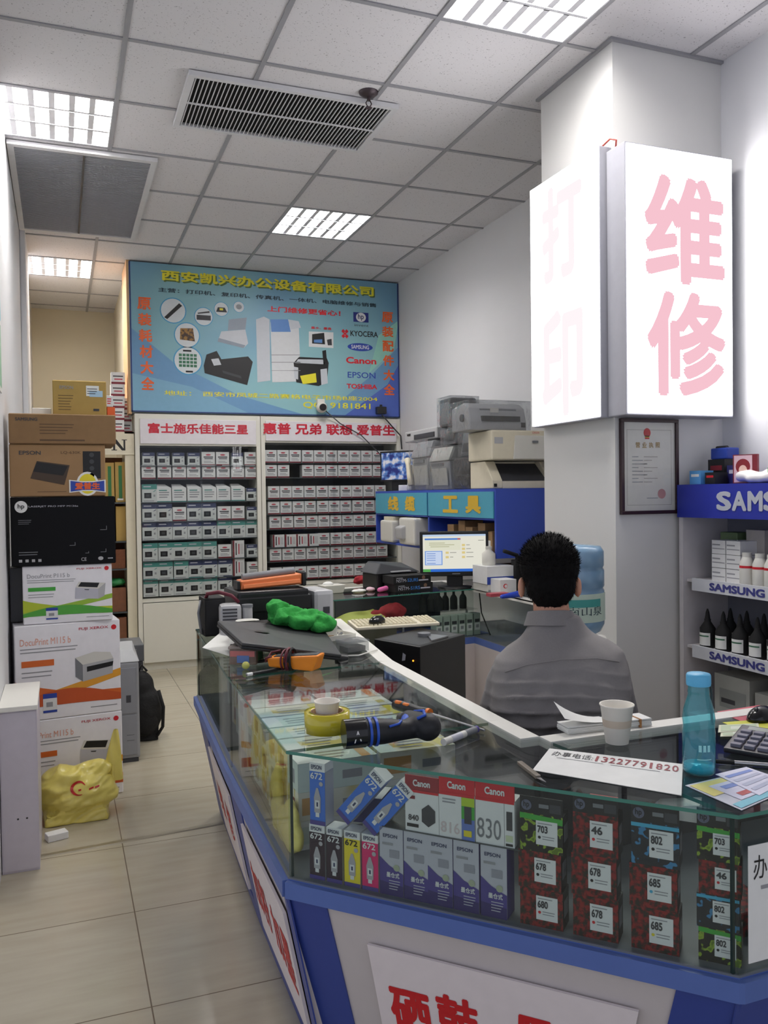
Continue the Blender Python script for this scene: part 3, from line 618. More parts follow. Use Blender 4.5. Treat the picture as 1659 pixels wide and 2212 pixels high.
def hpblack(m, W, H):
    x0 = -W/2; m.disc(x0+W*.1, H*.86, .028, .028, WHITE, -.001); m.ft('hp', x0+W*.07, H*.82, x0+W*.13, H*.9, BLACKP, -.0014, .02)
    m.ft('LASERJET PRO MFP M126a', x0+W*.17, H*.845, x0+W*.64, H*.875, SILV, -.001, .0); m.lines(x0+W*.07, H*.6, x0+W*.2, H*.68, 3, PLM, fill=.25); m.lines(x0+W*.07, H*.15, x0+W*.26, H*.22, 2, PLM, fill=.3)
    for k in range(4): m.fq(x0+W*(.07+.06*k), H*.06, x0+W*(.10+.06*k), H*.1, PLG)
    m.ft('CE', x0+W*.66, H*.05, x0+W*.71, H*.1, PLG, -.001, .01); m.disc(x0+W*.85, H*.08, .012, .009, PLG); m.fq(x0+W*.92, H*.07, x0+W*.97, H*.085, PLG)
    for a, b, s in ((.55, .28, .05), (.85, .5, .06), (.85, .17, .05), (.7, .16, .03)): m.fq(x0+W*a, H*b, x0+W*(a+s), H*b+.0025, PLM); m.fq(x0+W*(a+s), H*b, x0+W*(a+s)+.0025, H*(b+s), PLM)
big(1.135, .465, .36, .325, .247, 4.27, 0, mat('black_gloss_carton', (9, 9, 12), .4, spec=.15), 'big black printer carton with a round white emblem in the left stack', hpblack)
def epson(m, W, H):
    x0 = -W/2; m.ft('EPSON', x0+W*.1, H*.8, x0+W*.32, H*.87, DARKT, -.001, .02); m.ft('LQ-630K', x0+W*.53, H*.81, x0+W*.74, H*.87, mat('kraft_ink', (86, 64, 44), .7), -.001, .0)
    m.poly([(x0+W*.28, H*.68), (x0+W*.62, H*.6), (x0+W*.56, H*.22), (x0+W*.21, H*.35)], mat('kraft_picture', (70, 56, 46), .7)); m.poly([(x0+W*.28, H*.66), (x0+W*.6, H*.58), (x0+W*.55, H*.4), (x0+W*.24, H*.48)], BLACKP, -.0012)
    m.fq(x0+W*.76, H*.34, x0+W*.95, H*.87, BLACKP); [m.disc(x0+W*.855, H*(.8-.13*k), .011, .011, DARKT, -.0014) for k in range(4)]
    m.fq(x0+W*.28, H*.09, x0+W*.58, H*.1, mat('kraft_ink', (86, 64, 44)))
    a, b = x0+W*.61, x0+W*1.0; m.disc((a+b)/2, H*.24, .05, .058, PAPER, -.0014); m.disc((a+b)/2, H*.24, .04, .048, YEL, -.0016)
    m.poly([(a, H*.07), (a+.06, H*.1), (b-.06, H*.1), (b, H*.07), (b, H*.32), (b-.06, H*.29), (a+.06, H*.29), (a, H*.32)], PAPER, -.0018); m.poly([(a+.006, H*.09), (a+.06, H*.12), (b-.06, H*.12), (b-.006, H*.09), (b-.006, H*.3), (b-.06, H*.27), (a+.06, H*.27), (a+.006, H*.3)], BLUEP, -.0020)
    m.ft('爱普生', a+.028, H*.135, b-.028, H*.26, ORG, -.0024, .04)
big(1.461, .425, .34, .248, .207, 4.28, 0, KRAFT, 'brown printer carton with a blue and orange sticker in the left stack', epson)
def samb(m, W, H):
    x0 = -W/2; m.ft('SAMSUNG', x0+W*.06, H*.76, x0+W*.26, H*.86, DARKT, -.001, .02); m.lines(x0+W*.28, H*.3, x0+W*.62, H*.7, 4, mat('kraft_ink', (86, 64, 44)), fill=.25); m.fq(x0+W*.28, H*.1, x0+W*.7, H*.15, mat('kraft_ink', (86, 64, 44)))
big(1.71, .475, .36, .142, .258, 4.27, 0, mat('brown_card', (134, 104, 70), .8, var=.1), 'long flat brown carton near the top of the left stack', samb)
def eps2(m, W, H):
    x0 = -W/2; m.ft('EPSON', x0+W*.13, H*.75, x0+W*.38, H*.84, GREYT, -.001, .01); m.fq(x0+W*.62, H*.56, x0+W*.86, H*.86, PAPER); m.fq(x0+W*.68, H*.54, x0+W*.93, H*.72, mat('pale_blue_label', (170, 200, 220), .5), -.0012); m.lines(x0+W*.64, H*.6, x0+W*.84, H*.8, 3, DARKT, -.0016, .3)
    m.lines(x0+W*.1, H*.12, x0+W*.4, H*.6, 6, mat('kraft_ink', (86, 64, 44)), fill=.2); m.fq(x0+W*.75, H*.13, x0+W*.86, H*.2, DARKT)
big(1.853, .245, .26, .168, .221, 4.33, 0, KRAFT2, 'square light brown carton with a white label on top of the left stack', eps2)
carton('small_carton', .242, 4.34, 1.853, .038, .12, .045, ORG, 'little orange carton beside the square brown carton on the left stack')
carton('small_carton', .235, 4.34, 1.899, .034, .1, .055, WHITE, 'little white box with red writing on the orange carton', deco=lambda m, W, H: m.lines(-W*.3, H*.2, W*.3, H*.8, 3, RED))
carton('paper_pad', -.075, 4.36, 1.853, .085, .12, .034, PAPER, 'small white pad lying on the left carton stack', 'paper')
carton('dark_gap_filler', -.203, 4.38, .862, .06, .2, .26, PLD, 'added dark block filling the dark gap between the wall and the green waved carton')  # block added to darken the gap beside the carton, no real box
# white cupboard, scrap
t = thing('low_cupboard', 'narrow low white cupboard against the left wall', 'cupboard', (-.237, 3.53, 0))
m = MB(); m.box(0, .135, .004, .44, 0, .63, mat('cupboard_lilac_white', (206, 200, 210), .4)); m.build('body', t)
m = MB(); m.box(-.002, .139, -.006, .445, .6305, .65, LAM, .003); m.build('top', t)
m = MB(); m.box(.004, .131, 0, .0036, .01, .625, mat('cupboard_lilac_white', (206, 200, 210)))
for x in (.06, .092): m.disc(x, .21, .004, .004, DARKT, -.0006, 8)
m.build('door', t)
carton('foam_offcut', -.035, 3.80, .0, .085, .05, .03, PAPER, 'white foam offcut on the floor beside the low white cupboard', 'offcut', .3)
# yellow carrier bag
t = thing('carrier_bag', 'crumpled yellow plastic carrier bag with red print on the floor by the cartons', 'bag', (.05, 4.05, 0))
BAGY = mat('yellow_polythene', (232, 216, 112), .28, var=.1, scale=9, spec=.6)
m = MB(); m.ball((0, .02, .105), (.165, .11, .105), BAGY, 20); m.ball((-.06, .01, .15), (.11, .09, .085), BAGY, 16); m.ball((.06, .02, .09), (.11, .1, .09), BAGY, 16); m.ball((.05, .03, .2), (.1, .05, .04), BAGY, 14); m.box(-.14, .12, -.08, .1, 0, .05, BAGY)
def crumple(p): a = noise.noise(Vector((p.x*8, p.y*8, p.z*13))); c = noise.noise(Vector((p.x*7+p.z*12, p.y*7, p.z*26-p.x*16))); return .013*(1-2.2*abs(a))-.005+.008*(1-2.6*abs(c))
q = m.blob(.008, 3, crumple); q.v = [(x, y, max(z, .001)) for x, y, z in q.v]; q.build('body', t)
m = MB()
def handle(u, v): # a pulled-up twisted handle
    a = u*2*PI; zz = .14+.235*v; r = (.04*(1-v)**.8+.009); return (.15+.02*v+r*math.cos(a), .03+.4*r*math.sin(a)+.004*math.sin(9*v+3*a), zz)
m.grid(handle, 16, 14, BAGY); m.grid(lambda u, v: (.152+.014*math.cos(u*2*PI)*(1-.6*v), .015+.01*math.sin(u*2*PI), .08+.14*v), 10, 8, BAGY); m.build('handle', t)
def bagdeco(m):
    R_ = mat('bag_red_print', (196, 40, 36), .4)
    def B(pts, col):
        vs = []
        for x, z in pts: vs.append((x, z))
        m.poly(vs, col, -.128)
    n = 18
    for k in range(n):
        a = .5+4.7*k/n; b = .5+4.7*(k+1)/n; w1 = .010*math.sin(PI*k/n)+.003; w2 = .010*math.sin(PI*(k+1)/n)+.003
        B([(.0+.034*math.cos(a), .155+.028*math.sin(a)), (.0+.034*math.cos(b), .155+.028*math.sin(b)), (.0+(.034-w2)*math.cos(b), .155+(.028-w2)*math.sin(b)), (.0+(.034-w1)*math.cos(a), .155+(.028-w1)*math.sin(a))], R_)
    for a, b in ((.0, .012), (.045, .065), (.07, .09)): B([(a, .145), (b, .148), (b, .154), (a, .152)], R_)
m = MB(); bagdeco(m)
# lay the print on the bag's own front
from mathutils.bvhtree import BVHTree
bv = BVHTree.FromPolygons([Vector(v) for v in q.v], q.f)
m.v = [tuple((bv.ray_cast(Vector((x, -.4, z)), Vector((0, 1, 0)))[0] or Vector((x, -.1, z)))+Vector((0, -.003, 0))) for x, y, z in m.v]
m.build('red_print', t)
# grey printer standing on the floor, dark box, backpack
t = thing('floor_printer', 'tall grey printer standing on the floor behind the carton stack', 'printer', (.285, 4.78, 0))
GP = mat('grey_printer_case', (146, 148, 152), .5)
m = MB(); m.box(-.12, .1, 0, .3, .02, .55, GP, .012); m.box(-.11, .09, .0, .28, 0, .02, PLD); m.build('body', t)
m = MB(); m.hexa([(-.12, -.002, .55), (.105, -.002, .55), (.105, .3, .55), (-.12, .3, .55)], [(-.12, .06, .61), (.075, .06, .61), (.09, .3, .62), (-.12, .3, .62)], mat('printer_lid_grey', (166, 168, 170), .45), .006); m.build('lid', t)
m = MB(); m.box(-.1, .085, -.006, .001, .27, .52, mat('grey_printer_panel', (136, 138, 144), .5), .003); m.fq(.03, .33, .055, .37, PLD, -.0068); m.build('front_panel', t)
m = MB(); m.box(-.1, .085, -.005, .001, .04, .26, mat('grey_printer_panel', (136, 138, 144)), .003); m.fq(.03, .12, .07, .122, PLD, -.006); m.fq(.03, .15, .07, .152, PLD, -.006); m.build('paper_drawer', t)
t = thing('old_printer', 'dark grey machine on the floor between the grey printer and the glass cabinet', 'printer', (.36, 5.36, 0))
m = MB(); m.box(-.1, .1, 0, .3, 0, .44, PLD, .01); m.build('body', t); m = MB(); m.box(-.105, .105, -.005, .3, .44, .545, mat('smoky_grey_lid', (92, 94, 98), .35), .008); m.build('lid', t); m = MB(); m.box(-.09, .06, -.012, -.004, .46, .52, PLM, .003); m.build('control_panel', t)
t = thing('backpack', 'black backpack slumped on the floor beside the grey printer', 'backpack', (.445, 5.15, 0))
BKP = mat('black_nylon', (16, 16, 18), .8, bump=.3, scale=90)
m = MB(); m.ball((0, .06, .17), (.105, .1, .17), BKP, 20); m.ball((-.01, .07, .29), (.075, .08, .13), BKP, 18); m.box(-.08, .08, 0, .14, 0, .08, BKP)
q = m.blob(.011, 3, lambda p: .006*noise.noise(p*18)); q.v = [(x, y, max(z, .001)) for x, y, z in q.v]; q.build('body', t)
m = MB(); m.tube([(-.03, .05, .41), (-.01, .04, .45), (.02, .05, .41)], .007, BKP); m.build('grab_handle', t)
m = MB(); m.tube([(.08, -.01, .3), (.105, -.02, .2), (.1, -.01, .08), (.07, .0, .03)], .010, BKP); m.build('strap', t)
m = MB(); m.ball((0, -.0, .12), (.075, .04, .09), BKP, 16); q = m.blob(.01, 2); q.build('front_pocket', t)
# wall poster at the far left
t = thing('wall_poster', 'pale blue and green poster on the left wall above the cartons', 'poster', (-.2395, 3.45, 1.93), PI/2)
m = MB(); m.box(0, .72, -.004, 0, 0, .98, PAPER); m.fq(.02, .02, .7, .3, mat('poster_pale_green', (150, 190, 160), .6), -.005); m.fq(.02, .32, .7, .62, mat('poster_lilac', (196, 190, 206), .6), -.005); m.fq(.5, .32, .7, .75, mat('poster_cyan', (120, 196, 216), .6), -.0055); m.fq(.02, .7, .48, .95, mat('poster_pale_blue', (170, 200, 214), .6), -.005); m.build('printed_sheet', t)

# ================================================================== THE GLASS COUNTERS
ZT, ZD, ZR0 = .85, .55, .505                     # glass top, deck, underside of the blue rail
B_ = Vector((.484, 1.918)); C_ = Vector((1.155, 1.2)); V_ = Vector((1.084, 1.775)); J1 = Vector((.484, 1.918)); J1i = Vector((1.085, 1.945))
J2 = Vector((.508, 2.785)); J2i = Vector((1.105, 2.80)); F_ = Vector((.562, 3.86)); Fi = Vector((1.255, 3.86)); Rn = Vector((2.5, 1.2)); Ri = Vector((2.5, 1.775))
DECK = mat('counter_deck_grey', (112, 116, 122), .4); INB = mat('counter_inner_dark', (66, 66, 68), .6); RAIL = mat('counter_blue_rail', (84, 108, 172), .4)
BOARD = mat('sign_board_white', (226, 216, 216), .45); BRED = mat('sign_red_letter', (200, 26, 34), .45)
def lerp(a, b, t): return a+(b-a)*t
def wall_patch(m, a, b, ia, ib, z1, s0, s1, t0, t1, out, thick, mt):
    """a plate on the slanted counter face: s along the face, t from floor to rail"""
    def P(s, t): q = lerp(lerp(ia, ib, s), lerp(a, b, s), t); return Vector((q.x, q.y, z1*t))
    d = (b-a).normalized(); nrm = Vector((d.y, -d.x, 0)); 
    c = [P(s0, t0), P(s1, t0), P(s1, t1), P(s0, t1)]
    m.hexa([v+nrm*(out-thick) for v in c], [v+nrm*out for v in c], mt); return P, nrm
def counter(label, poly, fronts, glass, inner, stripes, joints):
    """poly: outline, counter-clockwise; fronts: indices of the edges seen from the aisle; base leans inwards under them"""
    cen = sum((Vector((p.x, p.y)) for p in poly), Vector((0, 0)))/len(poly)
    t = thing('glass_counter', label, 'counter', (0, 0, 0), 0, 'glass topped shop counters')
    n = len(poly); inset = list(poly)
    lines = []
    for k in range(n):
        a, b = poly[k], poly[(k+1) % n]; d = (b-a).normalized(); nr = Vector((-d.y, d.x)); o = .1 if k in fronts else 0
        lines.append((a+nr*o, d))
    for k in range(n):
        (p, d), (q, e) = lines[k-1], lines[k]; den = d.x*e.y-d.y*e.x
        inset[k] = q.copy() if abs(den) < 1e-4 else p+d*(((q-p).x*e.y-(q-p).y*e.x)/den)
    m = MB(); m.hexa([(p.x, p.y, 0) for p in inset], [(p.x, p.y, ZR0) for p in poly], GLAM); m.build('base', t)
    m = MB(); out = [cen+(p-cen)*1.0 for p in poly]; m.prism([(p.x, p.y) for p in out], ZR0, ZD-.004, RAIL)
    for k in fronts:
        a, b = poly[k], poly[(k+1) % n]; d = (b-a).normalized(); nr = Vector((d.y, -d.x))*.014
        m.hexa([(*(a), ZR0), (*(b), ZR0), (*(b+nr), ZR0), (*(a+nr), ZR0)], [(*a, ZD-.006), (*b, ZD-.006), (*(b+nr), ZD-.006), (*(a+nr), ZD-.006)], RAIL)
    if label.startswith('right-hand'):
        n1 = Vector((C_-B_).normalized()); n1 = Vector((n1.y, -n1.x))*.014; m.prism([(C_.x, C_.y), (C_.x+n1.x, C_.y+n1.y), (C_.x, C_.y-.014)], ZR0, ZD-.006, RAIL)
    m.build('rail', t)
    m = MB(); m.prism([(p.x, p.y) for p in poly], ZD-.004, ZD, DECK); m.build('deck', t)
    m = MB()
    for k in fronts:
        a, b = poly[k], poly[(k+1) % n]; ia, ib = inset[k], inset[(k+1) % n]; L = (b-a).length
        for s0, s1 in stripes(k, L): wall_patch(m, a, b, ia, ib, ZR0, s0, s1, 0, 1, .004, .004, BLUEL)
        wall_patch(m, a, b, ia, ib, ZR0, 0, 1, 0, .13, .0045, .004, BLUEL)
    if fronts: m.build('blue_trim', t)
    for k in glass:
        a, b = poly[k], poly[(k+1) % n]; d = (b-a).normalized(); nr = Vector((-d.y, d.x)); a2 = a+nr*.004+d*.002; b2 = b+nr*.004-d*.002
        m = MB(); m.hexa([(*a2, ZD), (*b2, ZD), (*(b2+nr*.005), ZD), (*(a2+nr*.005), ZD)], [(*a2, ZT-.008), (*b2, ZT-.008), (*(b2+nr*.005), ZT-.008), (*(a2+nr*.005), ZT-.008)], GLASS); m.build('glass_pane', t)
    m = MB(); n0 = len(poly); m.add([(p.x, p.y, z) for z in (ZT-.0075, ZT) for p in poly], [tuple(range(n0))[::-1], tuple(range(n0, 2*n0))], GLASS)
    vs = [(p.x, p.y, z) for z in (ZT-.0075, ZT) for p in poly]; m.add(vs, [(k, (k+1) % n0, n0+(k+1) % n0, n0+k) for k in range(n0)], GLASSE); m.build('glass_top', t)
    for k in inner:
        a, b = poly[k], poly[(k+1) % n]; d = (b-a).normalized(); nr = Vector((-d.y, d.x))
        m = MB(); m.hexa([(*a, ZT-.02), (*b, ZT-.02), (*(b+nr*.052), ZT-.02), (*(a+nr*.052), ZT-.02)], [(*a, ZT+.0025), (*b, ZT+.0025), (*(b+nr*.052), ZT+.0025), (*(a+nr*.052), ZT+.0025)], LAM)
        m.build('white_edge_strip', t)
        if k in glass: continue
        m = MB(); m.hexa([(*a, ZD), (*b, ZD), (*(b+nr*.015), ZD), (*(a+nr*.015), ZD)], [(*a, ZT-.021), (*b, ZT-.021), (*(b+nr*.015), ZT-.021), (*(a+nr*.015), ZT-.021)], INB); m.build('back_board', t)
    m = MB()
    for a in joints: m.box(a.x-.003, a.x+.003, a.y-.003, a.y+.003, ZD, ZT-.009, mat('dark_glass_joint', (34, 52, 48), .2))
    if joints: m.build('glass_joint', t)
    return t, inset
full = lambda k, L: ((0, .36/L), (1-.04/L, 1))
ctF, inF = counter('far glass counter by the aisle holding the laptop and tools', [F_, J2, J2i, Fi], (0,), (0, 3), (2,), full, [Vector((.572, 3.85))])
def mid(k, L): return ((0, .19/L), (1-.05/L, 1.014))
ctM, inM = counter('middle glass counter by the aisle full of pale yellow and blue packs', [J2, J1, J1i, J2i], (0,), (0,), (2,), mid, [J2+Vector((.008, -.006))])
def near(k, L): return ((-.006, .105/L), (1-.11/L, 1.006))
ctC, inC = counter('angled front glass counter showing ink cartridge packs', [B_, C_, V_, J1i], (0,), (0,), (2,), near, [B_+Vector((.012, .002)), C_+Vector((-.004, .012))])
ctR, inR = counter('right-hand glass counter with the tall water bottle and calculator on it', [C_, Rn, Ri, V_], (0,), (0, 1), (2,), near, [])
def board(name, label, a, b, ia, ib, s0, s1, t0, t1, chars, out=.014):
    """white sign board hung on a counter base; chars: (text, s0, t0, s1, t1)"""
    t = thing(name, label, 'sign', (0, 0, 0))
    m = MB(); P, nrm = wall_patch(m, a, b, ia, ib, ZR0, s0, s1, t0, t1, out, out-.006, BOARD); m.build('board', t)
    m = MB()
    for c, x0, y0, x1, y1 in chars:
        o = P(x0, y0)+nrm*(out+.001); m.text(c, o, P(x1, y0)-P(x0, y0), P(x0, y1)-P(x0, y0), BRED, .032 if chars[0][0] == '硒' else .018, 4)
    m.build('lettering', t); return t
U_ = (C_-B_).normalized(); N_ = Vector((-U_.y, U_.x))
def on_front(px, py, off=0.):
    """distance along the angled glass front, and height, under a sight line"""
    d = _ray(px, py); p0 = B_+N_*off; k = p0.dot(N_)/Vector((d.x, d.y)).dot(N_); q = d*k+O0
    return (Vector((q.x, q.y))-B_).dot(U_), q.z
LF = (C_-B_).length
fs = lambda px, py: on_front(px, py, .02)
def st(px, py): s, z = fs(px, py); return s/LF, z/ZR0
a0 = st(797, 2025); a1 = st(1398, 2152); k0 = st(832, 2128); k1 = st(925, 2140); k2 = st(943, 2148); k3 = st(1040, 2160); k4 = st(1127, 2192); k5 = st(1222, 2200)
hh = (k1[0]-k0[0])*LF/ZR0
board('counter_sign', 'white sign board with big red characters on the angled front counter', B_, C_, inC[0], inC[1], a0[0], a1[0], .15, a0[1]-.01,
      [('硒', k0[0], k0[1]-hh, k1[0], k0[1]), ('鼓', k2[0], k2[1]-hh+.01, k3[0], k2[1]+.01), ('墨', k4[0], k4[1]-hh, k5[0], k4[1]), ('盒', k5[0]+.03, k4[1]-hh, k5[0]+.03+k5[0]-k4[0], k4[1])])
board('counter_sign', 'white sign board with red characters low on the aisle side of the middle counter', J2, J1, inM[0], inM[1], .24, .93, .2, .86,
      [('加', .27, .40, .4, .66), ('粉', .42, .40, .55, .66), ('加', .61, .40, .74, .66), ('墨', .76, .40, .89, .66)])
board('counter_sign', 'white sign board with red characters on the aisle side of the far counter', F_, J2, inF[0], inF[1], .4, .955, .2, .86,
      [('维', .48, .40, .62, .66), ('修', .7, .40, .84, .66)])

# ------------------------------------------------------------------ packs inside the angled front
RZF = math.atan2(U_.y, U_.x)
def fpos(s, off): q = B_+U_*s+N_*off; return q
def put(o, s, off, z, rz=0): q = fpos(s, off); return place(o, (q.x, q.y, z), RZF+rz)
BOT1 = mat('printed_bottle_grey', (176, 172, 176), .5)
def bottle_print(m, wx, h, dark=WHITE):
    c = 0; m.poly([(c-.2*wx, h*.2), (c+.2*wx, h*.2), (c+.22*wx, h*.44), (c+.06*wx, h*.6), (c-.06*wx, h*.6), (c-.22*wx, h*.44)], BOT1, -.001)
    m.fq(c-.12*wx, h*.13, c+.12*wx, h*.2, WHITE, -.0012); m.fq(c-.14*wx, h*.27, c+.14*wx, h*.4, WHITE, -.0014); m.disc(.26*wx, h*.67, .13*wx, .13*wx, BOT1, -.0014, 12); m.fq(c-.05*wx, h*.3, c+.06*wx, h*.37, NAVY, -.0018)
def ink672(body, txt, label, s, z, off=.02, rz=0, h=.128, wx=.041):
    m = MB(); m.box(-wx/2, wx/2, 0, .04, 0, h*.86, body); m.box(-wx/2, wx/2, 0, .04, h*.86, h, WHITE); m.quad((wx/2+.0005, 0, 0), (wx/2+.0005, .04, 0), (wx/2+.0005, .04, h*.86), (wx/2+.0005, 0, h*.86), mat('pack_side_grey', (176, 176, 184), .5))
    m.fq(-wx/2, 0, wx/2, h*.07, PURP); m.ft('EPSON', -wx*.38, h*.9, wx*.3, h*.965, NAVY, -.001, .02); m.ft('672', -wx*.42, h*.74, wx*.34, h*.84, txt, -.001, .02); bottle_print(m, wx, h)
    o = m.build('ink_bottle_pack'); put(o, s, off, z, rz); return tag(o, label, 'ink pack', 'slim ink packs in the angled counter')
INKB = mat('pack_ink_blue', (58, 112, 206), .45); INKK = mat('pack_ink_black', (44, 20, 40), .45)
ink672(INKK, WHITE, 'dark maroon ink pack at the left end of the bottom row behind the angled glass', .069, ZD)
ink672(INKK, WHITE, 'second dark maroon ink pack, between its twin and the yellow pack', .115, ZD)
ink672(mat('pack_ink_yellow', (236, 214, 44), .45), BLACKP, 'yellow slim ink pack in the bottom row behind the angled glass', .162, ZD)
ink672(mat('pack_ink_magenta', (222, 30, 108), .45), WHITE, 'magenta slim ink pack in the bottom row behind the angled glass', .208, ZD)
ink672(INKB, WHITE, 'upright blue ink pack standing alone on the two dark maroon packs', .072, ZD+.1285, h=.146)
def leaning(s, z, label, tilt=.72):
    o = ink672(INKB, WHITE, label, s, z, h=.15); q = fpos(s, .02); o.matrix_world = Matrix.Translation((q.x, q.y, z)) @ Matrix.Rotation(RZF, 4, 'Z') @ Matrix.Rotation(tilt, 4, 'Y')
    return o
leaning(.137, .705, 'left one of two blue ink packs leaning to the right on the bottom row')
leaning(.205, .69, 'right one of two blue ink packs leaning against the white and red pack')
m = MB(); m.box(-.04, .04, 0, .08, 0, .06, mat('pack_navy_box', (36, 36, 96), .5)); m.tq(-.04, .0, .04, .08, .0605, WHITE); tag(put(m.build('ink_carton'), .17, .075, .679, .15), 'navy ink carton lying behind the two leaning blue packs', 'ink pack')
def tall_pack(s, label):
    wx, h = .058, .152; m = MB(); m.box(-wx/2, wx/2, 0, .05, 0, h, SILV)
    m.poly([(-wx/2, 0), (wx/2, 0), (wx/2, h*.34), (-wx*.1, h*.44), (-wx/2, h*.56)], PURP); m.poly([(-wx/2, 0), (wx/2, 0), (wx/2, h*.16), (-wx/2, h*.2)], mat('pack_deep_purple', (52, 40, 104), .5), -.0012)
    m.ft('EPSON', -wx*.34, h*.855, wx*.26, h*.905, NAVY, -.001, .02); m.lines(-wx*.38, h*.72, wx*.1, h*.8, 1, GREYT); m.fq(-wx*.08, h*.56, wx*.34, h*.68, mat('pack_code_grey', (150, 150, 160), .5)); m.disc(wx*.22, h*.42, wx*.13, wx*.13, mat('pack_badge_green', (168, 176, 150), .5), -.0014, 14)
    m.ft('墨仓式', -wx*.2, h*.27, wx*.34, h*.345, WHITE, -.0016, .02); m.lines(-wx*.1, h*.08, wx*.4, h*.24, 4, SILV, -.0016, .3)
    m.quad((wx/2+.0005, 0, 0), (wx/2+.0005, .05, 0), (wx/2+.0005, .05, h), (wx/2+.0005, 0, h), PURP)
    return tag(put(m.build('tall_ink_pack'), s, .02, ZD), label, 'ink pack', 'tall silver and purple ink packs')
for k, s in enumerate((.262, .322, .38, .44, .502)): tall_pack(s, f'tall silver and purple ink pack, {ORD[k]} from the magenta pack')
def card_pack(s, wx, h, label, num, kind):
    m = MB(); z = .703; m.box(-wx/2, wx/2, 0, .05, 0, h*.74, WHITE); m.box(-wx/2, wx/2, .0, .004, h*.74, h, RED if kind else mat('pack_dull_red', (150, 36, 44), .5)); m.fq(-wx/2, h*.7, wx/2, h*.742, RED)
    m.ft('Canon', -wx*.25, h*.82, wx*.25, h*.93, WHITE, -.001, .03)
    if kind == 0: m.ft(num, -wx*.4, h*.2, -wx*.1, h*.3, DARKT, -.001, .02); m.poly([(0, h*.2), (wx*.2, h*.12), (wx*.4, h*.22), (wx*.4, h*.42), (wx*.2, h*.52), (0, h*.42)], PLD, -.001); m.fq(-wx*.45, h*.08, -wx*.1, h*.14, BLACKP); m.fq(-wx*.45, h*.58, -wx*.2, h*.64, DRED)
    if kind == 1:
        m.ft(num, -wx*.45, h*.08, wx*.08, h*.26, mat('pack_pale_orange_text', (206, 190, 190), .5), -.001, .0); m.lines(-wx*.4, h*.56, wx*.0, h*.66, 2, GREYT)
        m.fq(wx*.14, .0, wx*.5, h*.7, mat('pack_blue_label', (96, 120, 190), .5), -.001); m.fq(wx*.14, h*.35, wx*.5, h*.7, GREENP, -.0012); m.fq(wx*.14, h*.56, wx*.5, h*.7, LGREEN, -.0014); m.fq(wx*.22, h*.28, wx*.42, h*.56, DARKT, -.0018); m.fq(wx*.2, h*.07, wx*.42, h*.17, YEL, -.0018)
    if kind == 2: m.ft(num, -wx*.46, h*.1, wx*.16, h*.42, PLM, -.001, -.005); m.fq(wx*.24, 0, wx*.25, h*.7, GREYT); m.fq(wx*.3, h*.28, wx*.45, h*.58, DARKT); m.fq(wx*.28, h*.1, wx*.46, h*.2, mat('pack_pale_green', (196, 206, 170), .5)); m.fq(wx*.28, h*.03, wx*.46, h*.07, BLACKP)
    return tag(put(m.build('cartridge_pack'), s, .022, z), label, 'ink pack', 'white cartridge packs with a red tab')
card_pack(.337, .08, .125, 'white cartridge pack showing a dark cube, beside the leaning blue packs', '840', 0)
card_pack(.419, .082, .133, 'white cartridge pack with a green and blue side label and red tab', '816', 1)
card_pack(.505, .086, .133, 'white cartridge pack with large grey numerals and a red tab', '830', 2)
m = MB(); m.box(.24, .56, 0, .11, 0, .002, SHG); o = m.build('glass_shelf_strip'); put(o, 0, .018, .7022); tag(o, 'short glass shelf resting on the tall purple ink packs', 'shelf')
HRED = patch_mat('pack_strawberry_red', (140, 24, 24), (96, 14, 16), 90, .45, .42, .5, c3=(30, 24, 14)); HGRN = patch_mat('pack_lime_and_black', (18, 20, 12), (150, 178, 50), 55, .45, .52, .56, 1, (96, 120, 30)); HBLU = patch_mat('pack_drops_and_black', (24, 30, 38), (60, 130, 176), 60, .45, .56, .6, 1)
HSIDE = mat('pack_black_side', (22, 22, 24), .45)
def hp(s, z, kind, num, dot, label, stack, wx=.088, h=.083, tab=False, off=.022):
    m = MB(); face = dict(r=HRED, g=HGRN, b=HBLU)[kind]
    m.box(-wx/2, wx/2, 0, .05, 0, h, HSIDE); m.fq(-wx/2, 0, wx/2, h, face, -.0005)
    m.quad((wx/2+.0005, .008, h*.3), (wx/2+.0005, .04, h*.3), (wx/2+.0005, .04, h*.75), (wx/2+.0005, .008, h*.75), GREYT)
    if kind == 'g': m.poly([(-wx/2, h*.86), (wx/2, h*.78), (wx/2, h*.94), (-wx/2, h)], GREENP, -.0008)
    if kind == 'b': m.fq(-wx/2, h*.88, wx/2, h*.97, CYANP, -.0008)
    a, b = -wx*.12, wx*.38; m.fq(a, h*.2, b, h*.84, WHITE, -.001); m.ft(num, a+wx*.04, h*.53, a+wx*.27, h*.71, DARKT, -.0014, .03); m.disc(a+wx*.08, h*.4, wx*.035, wx*.035, dot, -.0014, 12); m.lines(a+wx*.15, h*.33, b-wx*.05, h*.46, 2, GREYT, -.0014, .35); m.lines(a+wx*.04, h*.74, b-wx*.1, h*.8, 1, GREYT, -.0014, .4)
    if tab:
        m.box(-wx/2, wx/2, .0, .003, h, h+.035, HSIDE); m.disc(-wx*.34, h+.017, .011, .011, mat('emblem_grey_blue', (96, 100, 120), .5), -.0014, 16); m.ft('hp', -wx*.34-.006, h+.01, -wx*.34+.006, h+.025, BLACKP, -.0018, .02); m.fq(-wx*.05, h+.014, wx*.18, h+.022, PLM); m.fq(wx*.2, h+.006, wx*.46, h+.024, PLD)
    return tag(put(m.build('inkjet_box'), s, off, z), label, 'ink pack', f'cartridge boxes in the {stack} black and red stack')
